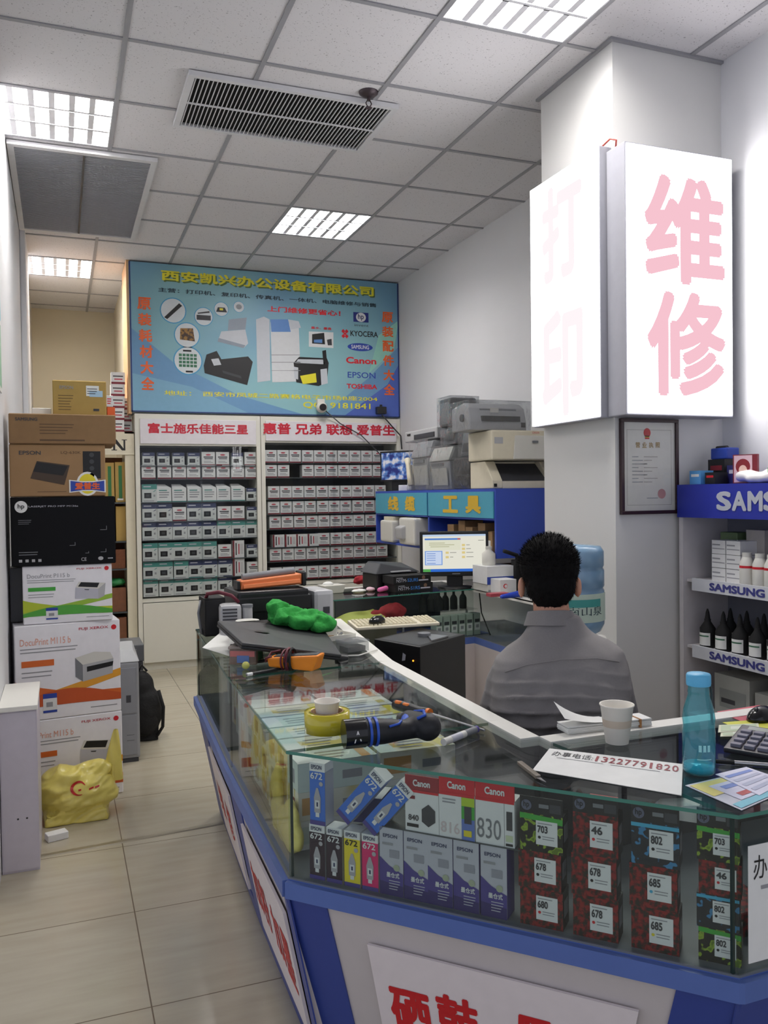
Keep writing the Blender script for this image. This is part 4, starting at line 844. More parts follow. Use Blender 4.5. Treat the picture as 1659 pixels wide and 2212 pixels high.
stk = [('first', .602, [('r', '680', RED, 'red'), ('r', '678', BLACKP, 'red'), ('g', '703', BLACKP, 'green and black')]),
       ('second', .713, [('r', '678', RED, 'red'), ('r', '678', BLACKP, 'red'), ('r', '46', RED, 'red')]),
       ('third', .828, [('r', '685', YEL, 'red'), ('r', '685', CYANP, 'red'), ('b', '802', BLACKP, 'blue and black')]),
       ('last', .945, [('g', '802', BLACKP, 'green and black'), ('b', '802', BLACKP, 'blue and black'), ('r', '46', RED, 'red'), ('g', '703', BLACKP, 'green and black')])]
for nm, s, L in stk:
    h = .0645 if nm == 'last' else (.078 if nm == 'first' else .084)
    for k, (kd, num, dot, cn) in enumerate(L):
        pos = ('bottom', 'middle', 'top')[k] if len(L) == 3 else ('bottom', 'second lowest', 'third lowest', 'top')[k]
        hp(s+(.002, -.001, .003, 0)[k], ZD+(h+.0004)*k, kd, num, dot, f'{cn} cartridge box, {pos} in the {nm} stack from the purple packs', nm, .076 if nm == 'last' else .09, h, k == len(L)-1, .03 if nm == 'last' else .022)
m = MB(); m.box(-.028, .028, 0, .012, 0, .03, RED); m.fq(-.016, .004, .02, .026, SILV); m.fq(-.028, 0, -.018, .03, YEL); tag(put(m.build('tag_pack'), .728, .04, ZD+.253), 'small red and silver pack on top of the second cartridge stack', 'ink pack')
m = MB(); m.hexa([(-.05, 0, 0), (.05, 0, 0), (.05, .05, 0), (-.05, .05, 0)], [(-.03, 0, .02), (.05, 0, .035), (.05, .05, .035), (-.03, .05, .02)], PAPER); tag(put(m.build('folded_leaflet'), .86, .055, ZD+.2535), 'folded white leaflet on top of the third cartridge stack', 'paper')
# yellowed pinboard-like pack wall behind the packs, and the rows of packs under the middle glass
PKY = patch_mat('pack_cream_yellow', (226, 222, 206), (206, 186, 96), 9, .5, .5, .6, 1, stretch=(1, 4, 1)); PKC = mat('pack_pale_cyan', (208, 220, 212), .5); PKO = mat('pack_orange_side', (208, 158, 96), .5)
def flat_pack(x, y, z, wx, dy, h, kind, label):
    m = MB(); b = (PAPER, PKC, PKY)[kind]; m.box(-wx/2, wx/2, 0, dy, 0, h, b)
    m.tq(-wx/2, 0, -wx*.28, dy, h+.0006, (PKC, PAPER, PKC)[kind]); m.tq(wx*.3, 0, wx*.42, dy, h+.0006, (PKY, PKO, YEL)[kind])
    for q in range(3): m.tq(-wx*.2, dy*(.2+.22*q), wx*(.1+.05*q), dy*(.28+.22*q), h+.0008, GREYT)
    m.fq(-wx*.46, h*.2, -wx*.1, h*.8, PKO if kind == 2 else PKC, -.0006); m.fq(wx*.05, h*.3, wx*.3, h*.6, GREYT, -.0006)
    m.quad((-wx/2-.0006, dy, 0), (-wx/2-.0006, 0, 0), (-wx/2-.0006, 0, h), (-wx/2-.0006, dy, h), (PKY, PKC, PKY)[kind]); m.quad((-wx/2-.0009, dy*.7, h*.2), (-wx/2-.0009, dy*.3, h*.2), (-wx/2-.0009, dy*.3, h*.7), (-wx/2-.0009, dy*.7, h*.7), (PKO, GREYT, DRED)[kind])
    o = m.build('cartridge_carton'); place(o, (x, y, z), random.uniform(-.03, .03)); return tag(o, label, 'pack', 'flat packs under the middle glass counter')
LY = ['lowest', 'middle', 'top']
for r in range(6):
    for c in range(2):
        for l in range(3):
            flat_pack(.655+.225*c+.018*r/6, 2.05+.12*r, ZD+.0735*l, .215, .108, .073, (r+c+l*2) % 3, f'flat pale pack, {LY[l]} of pile, {ORD[r]} row from tape roll, {("aisle", "shop")[c]} side')
for r in range(5):
    for l in range(2):
        flat_pack(.72+.02*r, 2.9+.16*r, ZD+.1*l, .26, .13, .098, (r+l) % 3, f'pale carton, {("lower", "upper")[l]} of its pair, {ORD[r]} pair beyond the glass joint under the far counter')
t = thing('carrier_bag', 'small yellow plastic bag standing inside the middle glass counter', 'bag', (.55, 2.0, ZD))
m = MB(); m.ball((-.02, .08, .05), (.022, .11, .05), BAGY, 16); m.ball((-.02, .2, .09), (.015, .035, .1), BAGY, 12); m.ball((-.02, .05, .1), (.016, .05, .035), BAGY, 12)
q = m.blob(.006, 2, lambda p: .008*noise.noise(p*30)); q.v = [(x, y, max(z, .001)) for x, y, z in q.v]; q.build('body', t)

# ================================================================== THINGS ON THE AISLE COUNTER
Z = ZT+.0006
p = pz(707, 1578, ZT)
t = thing('tape_roll', 'thick roll of yellow packing tape on the glass counter with a paper cup in it', 'tape', (p.x, p.y, Z))
TAPE = mat('packing_tape_yellow', (206, 190, 40), .15, coat=.5)
m = MB(); m.lathe([(.042, 0), (.058, 0), (.058, .05), (.042, .05), (.042, 0)], TAPE, 40, cap=False); m.build('tape', t)
m = MB(); m.lathe([(.0385, 0), (.042, 0), (.042, .05), (.0385, .05), (.0385, 0)], KRAFT, 40, cap=False); m.build('core', t)
CUPM = mat('paper_cup_white', (230, 224, 212), .6); CUPI = mat('cup_faint_print', (206, 190, 170), .6)
def paper_cup(x, y, z, k, label, printm):
    t = thing('paper_cup', label, 'cup', (x, y, z)); m = MB()
    m.lathe([(.024*k, 0), (.0345*k, .078*k), (.0365*k, .080*k), (.0365*k, .0825*k), (.033*k, .082*k), (.0225*k, .004*k), (.0, .004*k)], CUPM, 32, cap=False); m.lathe([(.024*k, 0), (0, 0)], CUPM, 32, cap=False); m.build('cup', t)
    m = MB(); m.lathe([(.0247*k, .012*k), (.0258*k, .02*k)], printm, 32, cap=False); m.lathe([(.0292*k, .036*k), (.0312*k, .052*k)], CUPI, 32, cap=False); m.build('printed_band', t); return t
paper_cup(p.x, p.y, ZT+.0008, .92, 'white paper cup standing in the hole of the yellow tape roll', CUPI)
q = pz(1333, 1604, ZT); paper_cup(q.x, q.y, Z, 1.12, 'cream paper cup on the right-hand counter in front of the seated person', DARKT)
# cordless screwdriver
a = pz(748, 1617, ZT); b = pz(905, 1602, ZT); d = (b-a); rz = math.atan2(d.y, d.x)
t = thing('cordless_drill', 'black and blue cordless screwdriver lying on the glass counter', 'drill', (a.x, a.y, Z), rz)
DB = mat('drill_rubber_black', (22, 23, 28), .55); DBL = mat('drill_blue', (36, 84, 190), .4)
m = MB(); m.capsule((.03, 0, .034), .033, (.09, 0, .033), .031, DB); m.capsule((.09, 0, .033), .031, (.15, .005, .03), .024, DB); m.capsule((.15, .005, .03), .024, (.19, .02, .033), .03, DB); m.capsule((.2, -.01, .036), .034, (.175, .06, .034), .028, DB)
q = m.blob(.0045, 3); q.v = [(x, y, max(z, .0005)) for x, y, z in q.v]; q.build('housing', t)
m = MB(); m.cyl((-.006, 0, .034), (.045, 0, .034), .0345, mat('drill_gloss_black', (14, 14, 16), .15), n=28); o = m.build('battery_cap', t)
m = MB(); m.text('A', (.012, -.034, .02), (.018, 0, .004), (0, 0, .026), WHITE, 0); m.build('printed_mark', o)
for x in (.052, .068): m = MB(); m.cyl((x, 0, .034), (x+.006, 0, .034), .0345, DBL, n=28); m.build('blue_band', t)
m = MB(); m.tube([(.1, -.026, .05), (.125, -.02, .053), (.135, -.006, .055), (.125, .012, .053)], .003, DBL); m.tube([(.172, -.015, .06), (.19, -.02, .068), (.2, .02, .068), (.185, .05, .06)], .004, DBL); m.capsule((.16, .025, .035), .02, (.17, .05, .04), .019, DBL); m.build('blue_trim', t)
m = MB(); m.cyl((.172, .065, .034), (.165, .098, .034), .02, PLD, .014, 20); m.cyl((.165, .098, .034), (.163, .108, .034), .008, STEEL); m.build('chuck', t)
# screwdriver
a = pz(850, 1533, ZT); b = pz(928, 1553, ZT); d = b-a; rz = math.atan2(d.y, d.x); L = math.hypot(d.x, d.y)
t = thing('screwdriver', 'long screwdriver with a black and orange handle on the glass counter', 'screwdriver', (a.x, a.y, Z), rz)
m = MB(); m.tube([(0, 0, .015), (.006, 0, .015), (.03, 0, .015), (.06, 0, .015), (L*.7, 0, .015), (L*.85, 0, .015), (L, 0, .015)], .015, BLK, 14, [.006, .013, .0148, .0145, .011, .012, .012]); h = m.build('handle', t)
OR2 = mat('tool_orange', (236, 126, 36), .4)
m = MB(); m.capsule((.02, -.006, .0245), .0065, (.034, -.006, .0245), .0065, OR2, 10); m.capsule((.05, -.006, .0235), .006, (.064, -.006, .0235), .006, OR2, 10); m.cyl((L-.008, 0, .015), (L+.002, 0, .015), .0123, OR2); m.build('grip_inlay', h)
m = MB(); m.cyl((L, 0, .015), (L+.19, 0, .006), .0032, STEEL, n=10); m.build('shaft', t)
# marker pen
a = pz(958, 1612, ZT); b = pz(1030, 1583, ZT); d = b-a; rz = math.atan2(d.y, d.x); L = math.hypot(d.x, d.y)
t = thing('correction_pen', 'white pen with a grey cap lying beside the cordless screwdriver', 'pen', (a.x, a.y, Z), rz)
m = MB(); m.cyl((.0, 0, .009), (L*.62, 0, .009), .0088, PLW); m.cyl((L*.2, 0, .009), (L*.5, 0, .009), .009, SILV, n=16); m.build('barrel', t)
m = MB(); m.cyl((L*.62, 0, .009), (L, 0, .009), .0085, PLM); m.cyl((L*.95, 0, .009), (L*1.0, 0, .009), .0088, PURP); m.build('cap', t)
# multimeter
a = pz(583, 1449, ZT); b = pz(697, 1452, ZT); d = b-a; rz = math.atan2(d.y, d.x)
t = thing('multimeter', 'orange multimeter lying on the glass counter with its leads wrapped round it', 'multimeter', (a.x, a.y, Z), rz)
MMO = mat('meter_orange', (238, 138, 28), .45)
m = MB(); m.hexa([(-.005, 0, .012), (.15, 0, .0), (.165, .06, .0), (.0, .06, .012)], [(-.01, -.005, .044), (.175, -.005, .056), (.182, .062, .056), (-.005, .062, .044)], MMO, .007); m.build('case', t)
m = MB(); m.hexa([(.01, .006, .0445), (.165, .006, .0545), (.168, .054, .0545), (.012, .054, .0445)], [(.012, .008, .0485), (.163, .008, .058), (.166, .052, .058), (.014, .052, .0485)], PLD, .002); m.build('dial_panel', t)
LEADR = mat('lead_dark_red', (96, 22, 40), .5)
for n_, r_, mt in (('red_lead', 0, LEADR), ('black_lead', .012, BLKM)):
    m = MB(); pts = []
    for k in range(45): u = k/44*3*2*PI; pts.append((.055+.012*math.sin(u*.37)+r_, .03-.044*math.cos(u), .032+.038*math.sin(u)+.004*math.sin(u*1.7)))
    pts = [(x, y, max(z, .004)) for x, y, z in pts]; m.tube(pts, .0035, mt); m.build(n_, t)
m = MB(); m.tube([(.01, -.005, .05), (-.01, -.012, .045), (-.015, .0, .03), (.0, .02, .06), (.03, .03, .065)], .0035, LEADR); m.build('loose_lead', t)
# plastic tub with label, ball, pens, papers
q = pz(524, 1437, ZT)
t = thing('plastic_tub', 'small clear plastic tub with a red, blue and green label on the counter', 'tub', (q.x, q.y, Z), -.5)
m = MB(); m.box(-.05, .05, 0, .1, 0, .055, film('clear_tub', (226, 214, 206), .1, body=.35, bodyc=(200, 170, 156)), .006); m.build('body', t)
m = MB(); m.box(-.053, .053, -.003, .103, .055, .066, film('clear_lid', (226, 222, 218), .1, body=.4, bodyc=(214, 200, 190)), .004); m.build('lid', t)
m = MB(); m.fq(-.045, .03, .045, .05, mat('tub_pink', (206, 120, 116), .5), -.0015); m.fq(-.02, .008, .025, .034, mat('tub_blue', (100, 130, 190), .5), -.002); m.quad((.0515, .02, .01), (.0515, .08, .01), (.0515, .08, .045), (.0515, .02, .045), mat('tub_green', (60, 110, 70), .5)); m.build('printed_label', t)
q = pz(531, 1446, ZT); m = MB(); m.ball((q.x, q.y, Z+.0135), .0135, mat('yellow_green_knob', (206, 206, 110), .5), 16); tag(m.build('bobble_cap'), 'little yellow-green round cap in front of the labelled tub', 'cap')
a = pz(533, 1462, ZT); b = pz(612, 1447, ZT); m = MB(); m.cyl((a.x, a.y, Z+.006), (b.x, b.y, Z+.006), .0055, BLK); m.cyl((a.x, a.y, Z+.006), tuple(Vector((a.x, a.y, Z+.006)).lerp(Vector((b.x, b.y, Z+.006)), .14)), .006, WHITE); tag(m.build('ballpoint_pen'), 'black pen with a white tip lying in front of the orange multimeter', 'pen')
a = pz(556, 1434, ZT); b = pz(650, 1420, ZT); m = MB(); m.cyl((a.x, a.y, Z+.007), (b.x, b.y, Z+.007), .006, BLK); tag(m.build('black_marker'), 'black marker half under the orange multimeter behind the small pen', 'pen')
def sheet(name, pts, z, label, mt, cat='paper', deco=None, curl=None, thick=.0006):
    P4 = [Vector((q.x, q.y, z)) for q in pts]; m = MB()
    def f(u, v):
        q = lerp(lerp(P4[0], P4[1], u), lerp(P4[3], P4[2], u), v); return q+Vector((0, 0, curl(u, v) if curl else 0))
    m.grid(f, 8 if curl else 1, 8 if curl else 1, mt, bool(curl))
    def f2(u, v): return f(u, v)-Vector((0, 0, thick))
    m.grid(f2, 8 if curl else 1, 8 if curl else 1, mt, bool(curl))
    if deco:
        def fd(u, v, e=.0006): return f(u, v)+Vector((0, 0, e))
        deco(m, fd)
    return tag(m.build(name), label, cat)
sheet('loose_paper', [pz(437, 1402, ZT), pz(500, 1422, ZT), pz(548, 1385, ZT), pz(498, 1368, ZT)], Z+.001, 'curled white paper sheet on the counter under the black laptop', PAPER, curl=lambda u, v: .035*(1-u)**2*v+.004)
sheet('loose_paper', [pz(452, 1396, ZT), pz(520, 1412, ZT), pz(560, 1372, ZT), pz(505, 1362, ZT)], Z+.004, 'second white paper sheet, on top of the curled one beside the labelled tub', PAPER, curl=lambda u, v: .05*v*v*(1-.4*u)+.003)
# laptop: closed slab tilted on the clutter
LAPM = mat('laptop_charcoal', (60, 60, 62), .42)
def lap():
    c = [pz(470, 1341, .965), pz(523, 1388, .944), pz(738, 1414, .877), pz(694, 1350, .905)]
    n_ = (c[2]-c[0]).cross(c[3]-c[1]).normalized(); n_ = n_ if n_.z > 0 else -n_
    t = thing('laptop', 'closed charcoal laptop propped at a slant across the counter clutter', 'laptop', (0, 0, 0)); T_ = .0115
    m = MB(); m.hexa([v-n_*T_ for v in c], [v for v in c], LAPM, .004); m.build('lid', t)
    m = MB(); m.hexa([v-n_*(T_*2.05) for v in c], [v-n_*(T_*1.04) for v in c], BLK, .004); m.build('base', t)
    x = (c[2]-c[1]).normalized(); y = n_.cross(x); ctr = lerp(lerp(c[0], c[1], .42), lerp(c[3], c[2], .42), .33)
    m = MB(); pts = [ctr+x*(.03*math.cos(a))+y*(.016*math.sin(a))+n_*.0012 for a in [2*PI*k/20 for k in range(20)]]; m.add(pts, [tuple(range(20))], mat('laptop_dull_emblem', (44, 44, 46), .35)); m.build('emblem', t)
    m = MB(); e = lerp(c[2], c[3], .12); m.cyl(e-n_*.03-x*.005, e-n_*.03+x*.035, .02, BLK); m.build('hinge_end', t)
    return c
LC = lap()
carton('support_box', .62, 2.98, Z, .06, .1, .058, mat('support_dark', (50, 48, 50), .6), 'dark little box propping up the aisle end of the laptop', rz=.2)
carton('support_box', .78, 3.02, Z, .1, .1, .035, PLD, 'flat dark box under the middle of the slanting laptop')
q = pz(790, 1408, ZT)
t = thing('clear_parts_box', 'small clear plastic box of screws at the inner edge of the aisle counter', 'box', (q.x-.03, q.y, Z), .25)
CLR = film('clear_plastic', (228, 230, 230), .08, body=.16, bodyc=(210, 212, 214))
m = MB(); m.box(-.05, .05, 0, .08, 0, .035, CLR, .003); m.build('tray', t); m = MB(); m.box(-.052, .052, -.002, .082, .0355, .045, CLR, .003); m.build('lid', t); m = MB(); m.box(-.04, .04, .01, .07, .002, .02, mat('loose_screws', (120, 118, 112), .4, var=.6, scale=160)); o = m.build('screws', t); o['kind'] = 'stuff'
q = pz(745, 1392, ZT)
t = thing('parts_tray', 'shallow white tray of metal oddments behind the clear box', 'tray', (q.x+.02, q.y+.1, Z), .25)
m = MB(); m.box(-.07, .07, 0, .14, 0, .006, PLW); [m.box(*w_, .006, .02, PLW) for w_ in ((-.07, .07, 0, .004), (-.07, .07, .136, .14), (-.07, -.066, .004, .136), (.066, .07, .004, .136))]; m.build('tray', t)
m = MB(); m.box(-.05, -.01, .03, .07, .0065, .018, KRAFT); m.cyl((.02, .05, .012), (.05, .08, .012), .006, STEEL); m.cyl((.0, .1, .01), (.05, .11, .01), .004, PLD); m.build('oddments', t)
a = pz(752, 1424, ZT); m = MB(); m.tube([(a.x, a.y, Z+.012), tuple(pz(775, 1416, ZT+.012)), tuple(pz(800, 1408, ZT+.01)), tuple(pz(815, 1404, ZT+.008))], .003, PLW); tag(m.build('white_cable'), 'short white cable end beside the laptop corner', 'cable')
# black printer with orange toner unit on it
t = thing('black_printer', 'black printer at the far end of the aisle counter under an orange toner unit', 'printer', (.7, 3.56, Z), .06)
PB = mat('printer_black', (24, 24, 26), .4)
m = MB(); m.box(.0, .32, 0, .26, .05, .19, PB, .012); m.box(.01, .31, .01, .25, 0, .05, PB, .006); m.build('body', t)
m = MB(); m.box(-.005, .325, -.012, .002, .1, .165, PB, .006); m.build('front_panel', t); m = MB(); m.box(.03, .29, -.02, .0, .015, .03, PLD, .003); m.build('tray', t)
p = pY(520, 1272, 3.62); 
t = thing('toner_unit', 'long orange toner unit resting on the black printer', 'toner', (p.x, 3.62, ZT+.191), .06)
TO = mat('toner_orange', (222, 124, 70), .45)
m = MB(); m.hexa([(0, 0, .002), (.28, 0, .012), (.28, .1, .012), (0, .1, .002)], [(.005, 0, .04), (.28, 0, .06), (.28, .1, .06), (.005, .1, .04)], TO, .006); m.hexa([(.01, -.012, .008), (.27, -.012, .02), (.27, 0, .02), (.01, 0, .008)], [(.01, -.008, .025), (.27, -.008, .038), (.27, 0, .038), (.01, 0, .025)], TO, .003); m.build('body', t)
m = MB(); m.cyl((.02, .05, .052), (.26, .05, .07), .016, PLM, n=18); m.build('drum', t); m = MB(); m.box(.281, .3, -.008, .1, .004, .068, BLK, .008); m.build('end_cap', t); m = MB(); m.box(-.014, -.001, .0, .08, .002, .04, BLK, .004); m.build('end_cap', t)
# round vented adapter, cd tub, speaker, white printer behind
q = pY(497, 1340, 3.5)
t = thing('fan_heater', 'small grey vented unit standing left of the black printer', 'fan', (q.x, 3.5, Z), -.1)
m = MB(); m.box(-.04, .05, 0, .1, 0, .145, PLG, .018); m.build('case', t)
m = MB(); [m.box(-.03, .03, -.003, .002, .04+.014*k, .046+.014*k, PLD) for k in range(7)]; m.build('vent_slots', t)
m = MB(); m.cyl((.075, .03, 0), (.075, .03, .13), .022, PLG, n=20); m.cyl((.075, .03, .13), (.075, .03, .142), .024, PLM, n=20); m.build('side_column', t)
q = pY(532, 1325, 3.44)
t = thing('label_tub', 'round tub with a red and white striped label in front of the black printer', 'tub', (q.x, 3.42, Z))
m = MB(); m.lathe([(.048, 0), (.05, .005), (.05, .085), (.048, .09)], PLW, 28); m.build('tub', t)
m = MB()
for k in range(28):
    a, b = 2*PI*k/28, 2*PI*(k+1)/28; mt = (mat('faded_red_print', (186, 70, 84)), PAPER, ORG, PLM)[k % 4]; r = .0507
    m.quad((r*math.cos(a), r*math.sin(a), .05), (r*math.cos(b), r*math.sin(b), .05), (r*math.cos(b), r*math.sin(b), .08), (r*math.cos(a), r*math.sin(a), .08), mt)
m.build('striped_label', t)
q = pY(460, 1390, 3.62)
t = thing('loudspeaker', 'small black speaker box at the far aisle corner of the counter', 'speaker', (.612, 3.62, Z), .06)
m = MB(); m.box(-.045, .045, 0, .12, 0, .165, BLKM, .005); m.build('cabinet', t); m = MB(); m.box(-.04, .04, -.004, 0, .01, .155, mat('speaker_cloth', (34, 34, 36), .9), .003); m.build('grille', t)
m = MB(); m.tube([(.575, 3.66, 1.0), (.58, 3.62, 1.035), (.62, 3.58, 1.045), (.67, 3.55, 1.03), (.7, 3.55, 1.0)], .008, LEADR); m.tube([(.56, 3.68, 1.0), (.545, 3.65, .95), (.55, 3.64, .9), (.56, 3.66, .86)], .006, PLM); tag(m.build('looped_cable'), 'dark red cable looping over the small black speaker', 'cable')
t = thing('white_printer', 'white printer showing behind the right end of the black printer', 'printer', (1.09, 3.6, Z), .1)
m = MB(); m.box(-.045, .055, 0, .2, 0, .175, PLG, .02); m.build('body', t); m = MB(); m.box(.0, .03, -.003, .002, .07, .1, PLD); m.build('button_panel', t)
t = thing('optical_drive_stack', 'black drive bay panel with coloured sockets under the green cloth', 'computer part', (.64, 3.3, Z), .0)
m = MB(); m.box(0, .36, 0, .1, .04, .09, BLK, .004); m.box(.02, .34, .02, .09, 0, .04, BLK); m.build('housing', t); m = MB()
for x, c in ((.16, RED), (.2, CYANP), (.235, BLUEP), (.27, YEL)): m.fq(x, .05, x+.018, .075, c, -.002)
m.build('sockets', t)
# green cloth
q = pz(645, 1352, .93); t0 = Vector((q.x, q.y, 0)); CLO = mat('green_cloth', (44, 150, 60), .9, var=.15, scale=60, bump=.4)
m = MB(); m.ball((.0, .06, .955), (.07, .06, .035), CLO, 18); m.ball((.06, .02, .945), (.09, .055, .03), CLO, 18); m.ball((-.035, .09, .985), (.04, .04, .03), CLO, 14); m.ball((.12, -.01, .93), (.05, .04, .025), CLO, 14)
qq = m.blob(.006, 2, lambda p: .017*(1-2.6*abs(noise.noise(Vector((p.x*16+p.y*9, p.y*26, p.z*22)))))+.005*(1-2*abs(noise.noise(p*48))))
def lapz(x, y): # height of the laptop's lid under a point
    n_ = (LC[2]-LC[0]).cross(LC[3]-LC[1]); return LC[1].z-(n_.x*(x-LC[1].x)+n_.y*(y-LC[1].y))/n_.z
qq.v = [(x, y, max(z, lapz(x+t0.x-.03, y+t0.y)+.001)) if x+t0.x < 1.02 else (x, y, z) for x, y, z in qq.v]
o = qq.build('cleaning_cloth'); o.location = (t0.x-.03, t0.y, 0); tag(o, 'bunched bright green cloth lying over the laptop', 'cloth')
carton('white_adapter', 1.03, 3.32, Z, .07, .09, .075, PLW, 'small white plastic box peeping out behind the green cloth')

# ================================================================== THINGS ON THE RIGHT-HAND COUNTER
a, b, c, d = pz(1187, 1618, ZT), pz(1475, 1652, ZT), pz(1472, 1720, ZT), pz(1150, 1665, ZT)
def phone_deco(m, f):
    def T(s, u0, v0, u1, v1, mt, bo): O = f(u0, v1); m.text(s, O, f(u1, v1)-O, f(u0, v0)-O, mt, bo)
    T('办事电话:', .05, .1, .36, .3, BLACKP, .0); [T(c_, .37+.056*k_+(.012 if c_ == '1' else 0), .1, .37+.056*k_+(.027 if c_ == '1' else .042), .3, mat('notice_dull_red', (150, 60, 66), .6), .012) for k_, c_ in enumerate('13227791820')]
    for u, w_ in ((.1, .35), (.5, .35)): m.quad(f(u, .36), f(u+w_, .36), f(u+w_, .375), f(u, .375), GREYT)
sheet('phone_notice', [a, b, c, d], Z+.001, 'white notice with a red phone number lying on the front glass counter', PAPER, 'notice', phone_deco, None, .001)
t = thing('craft_knife', 'slim craft knife lying at the left corner of the phone number notice', 'knife', (0, 0, 0)); a = pz(1122, 1652, ZT); b = pz(1163, 1684, ZT); d = (b-a).normalized(); s_ = Vector((-d.y, d.x, 0))*.006; up = Vector((0, 0, .008))
m = MB(); a1 = a+Vector((0, 0, .001)); b1 = b+Vector((0, 0, .001)); m.hexa([a1-s_, b1-s_, b1+s_, a1+s_], [a1-s_+up, b1-s_+up, b1+s_+up, a1+s_+up], mat('knife_grey_brown', (120, 110, 96), .4), .002); m.build('handle', t)
m = MB(); e = b1+d*.03; m.hexa([b1-s_*.7+up*.3, e+s_*.6+up*.3, b1+s_*.7+up*.3], [b1-s_*.7+up*.5, e+s_*.6+up*.5, b1+s_*.7+up*.5], STEEL); m.build('blade', t)
# water bottle
q = pz(1510, 1668, ZT)
t = thing('water_bottle', 'turquoise transparent water bottle with a blue cap on the front counter', 'bottle', (q.x, q.y, Z))
BT = film('turquoise_plastic', (178, 234, 240), .04, 1.45, body=.2, bodyc=(110, 206, 218), gl=.04); BW = film('turquoise_water', (90, 200, 216), .02, 1.33, body=.15, bodyc=(50, 170, 190))
m = MB(); m.lathe([(.0, .002), (.03, .0), (.0335, .006), (.0335, .085), (.032, .1), (.0335, .115), (.031, .135), (.0235, .16), (.0215, .168), (.0225, .172), (.0215, .178), (.0215, .192)], BT, 36, cap=False); m.build('bottle', t)
m = MB(); m.lathe([(.0, .004), (.031, .004), (.031, .018), (.0, .018)], mat('base_turquoise', (40, 190, 214), .1, coat=.4), 36, cap=False); m.build('thick_base', t)
m = MB(); m.lathe([(.0245, .186), (.0252, .19), (.0252, .207), (.0235, .2105), (0, .211)], mat('cap_sky_blue', (92, 180, 222), .4), 36, cap=False); m.lathe([(.0245, .186), (0, .186)], mat('cap_sky_blue', (92, 180, 222)), 36, cap=False); m.box(.02, .029, -.006, .006, .186, .19, mat('cap_sky_blue', (92, 180, 222)), .001); m.build('cap', t)
m = MB(); m.tube([(.026, 0, .188), (.036, .004, .182), (.041, .006, .16), (.04, .006, .12), (.041, .005, .095)], .003, mat('strap_dark', (60, 66, 66), .7)); m.build('strap', t)
m = MB()
for k in range(10):
    aa = [(-2.4+.09*(k+e)) for e in (0, 1)]; r = .0338
    for z0, z1, f_ in ((.052, .066, .8), (.035, .037, 1)):
        if f_ < 1 and k in (0, 3, 6, 9): continue
        m.quad((r*math.cos(aa[0]), r*math.sin(aa[0]), z0), (r*math.cos(aa[1]), r*math.sin(aa[1]), z0), (r*math.cos(aa[1]), r*math.sin(aa[1]), z1), (r*math.cos(aa[0]), r*math.sin(aa[0]), z1), mat('bottle_pale_print', (150, 210, 214), .5))
m.build('pale_print', t)
# stack of paper slips with a band
a = pz(1228, 1590, ZT); b = pz(1408, 1570, ZT); d = b-a; rz = math.atan2(d.y, d.x); L = math.hypot(d.x, d.y)
t = thing('slip_bundle', 'bundle of white paper slips with a brown rubber band, behind the cream cup', 'paper', (a.x, a.y, ZT+.0035), rz)
m = MB()
for k in range(7): e = random.uniform(-.004, .004); m.box(e, L+e, e, .055+e, .0028*k, .0028*k+.0024, PAPER)
m.build('slips', t); m = MB(); m.grid(lambda u, v: (-.01+.13*u, .055*v, .0205+.05*(1-u)**2*(.4+.6*v)), 8, 2, PAPER); m.build('loose_slip', t)
m = MB(); m.box(L*.84, L*.84+.004, -.007, .062, -.0005, .0208, mat('rubber_band', (170, 120, 70), .6)); m.build('rubber_band', t)
# flyers
FY = mat('flyer_pale_yellow', (236, 220, 130), .6); FL = mat('flyer_lilac_white', (222, 220, 238), .6); FB = mat('flyer_blue', (130, 150, 214), .6); FC = mat('flyer_sky', (130, 196, 214), .6)
def fly(m, f):
    lv = [.0006]
    def R_(u0, v0, u1, v1, mt): lv[0] += .0002; e = lv[0]; m.quad(f(u0, v0, e), f(u1, v0, e), f(u1, v1, e), f(u0, v1, e), mt)
    R_(.03, .05, .97, .5, FY); R_(.2, .2, .7, .8, FL); R_(.03, .82, .97, .97, FC); R_(.3, .3, .55, .42, FB); R_(.3, .6, .5, .72, mat('flyer_dull_red', (190, 90, 90), .6)); R_(.55, .6, .68, .74, GREYT)
sheet('flyer', [pz(1480, 1698, ZT), pz(1610, 1668, ZT), pz(1720, 1700, ZT), pz(1602, 1752, ZT)], Z+.001, 'yellow and blue printed flyer at the right edge of the front counter', mat('flyer_base', (206, 206, 216), .6), 'flyer', fly, None, .001)
def fly2(m, f):
    for k in range(4): m.quad(f(.1, .15+.2*k), f(.9, .15+.2*k), f(.9, .25+.2*k), f(.1, .25+.2*k), FB if k == 0 else mat('flyer_faint_line', (190, 192, 214), .6))
sheet('flyer', [pz(1545, 1676, ZT), pz(1612, 1660, ZT), pz(1700, 1690, ZT), pz(1640, 1722, ZT)], Z+.003, 'pale blue lined flyer on top of the yellow and blue one', FL, 'flyer', fly2, None, .001)
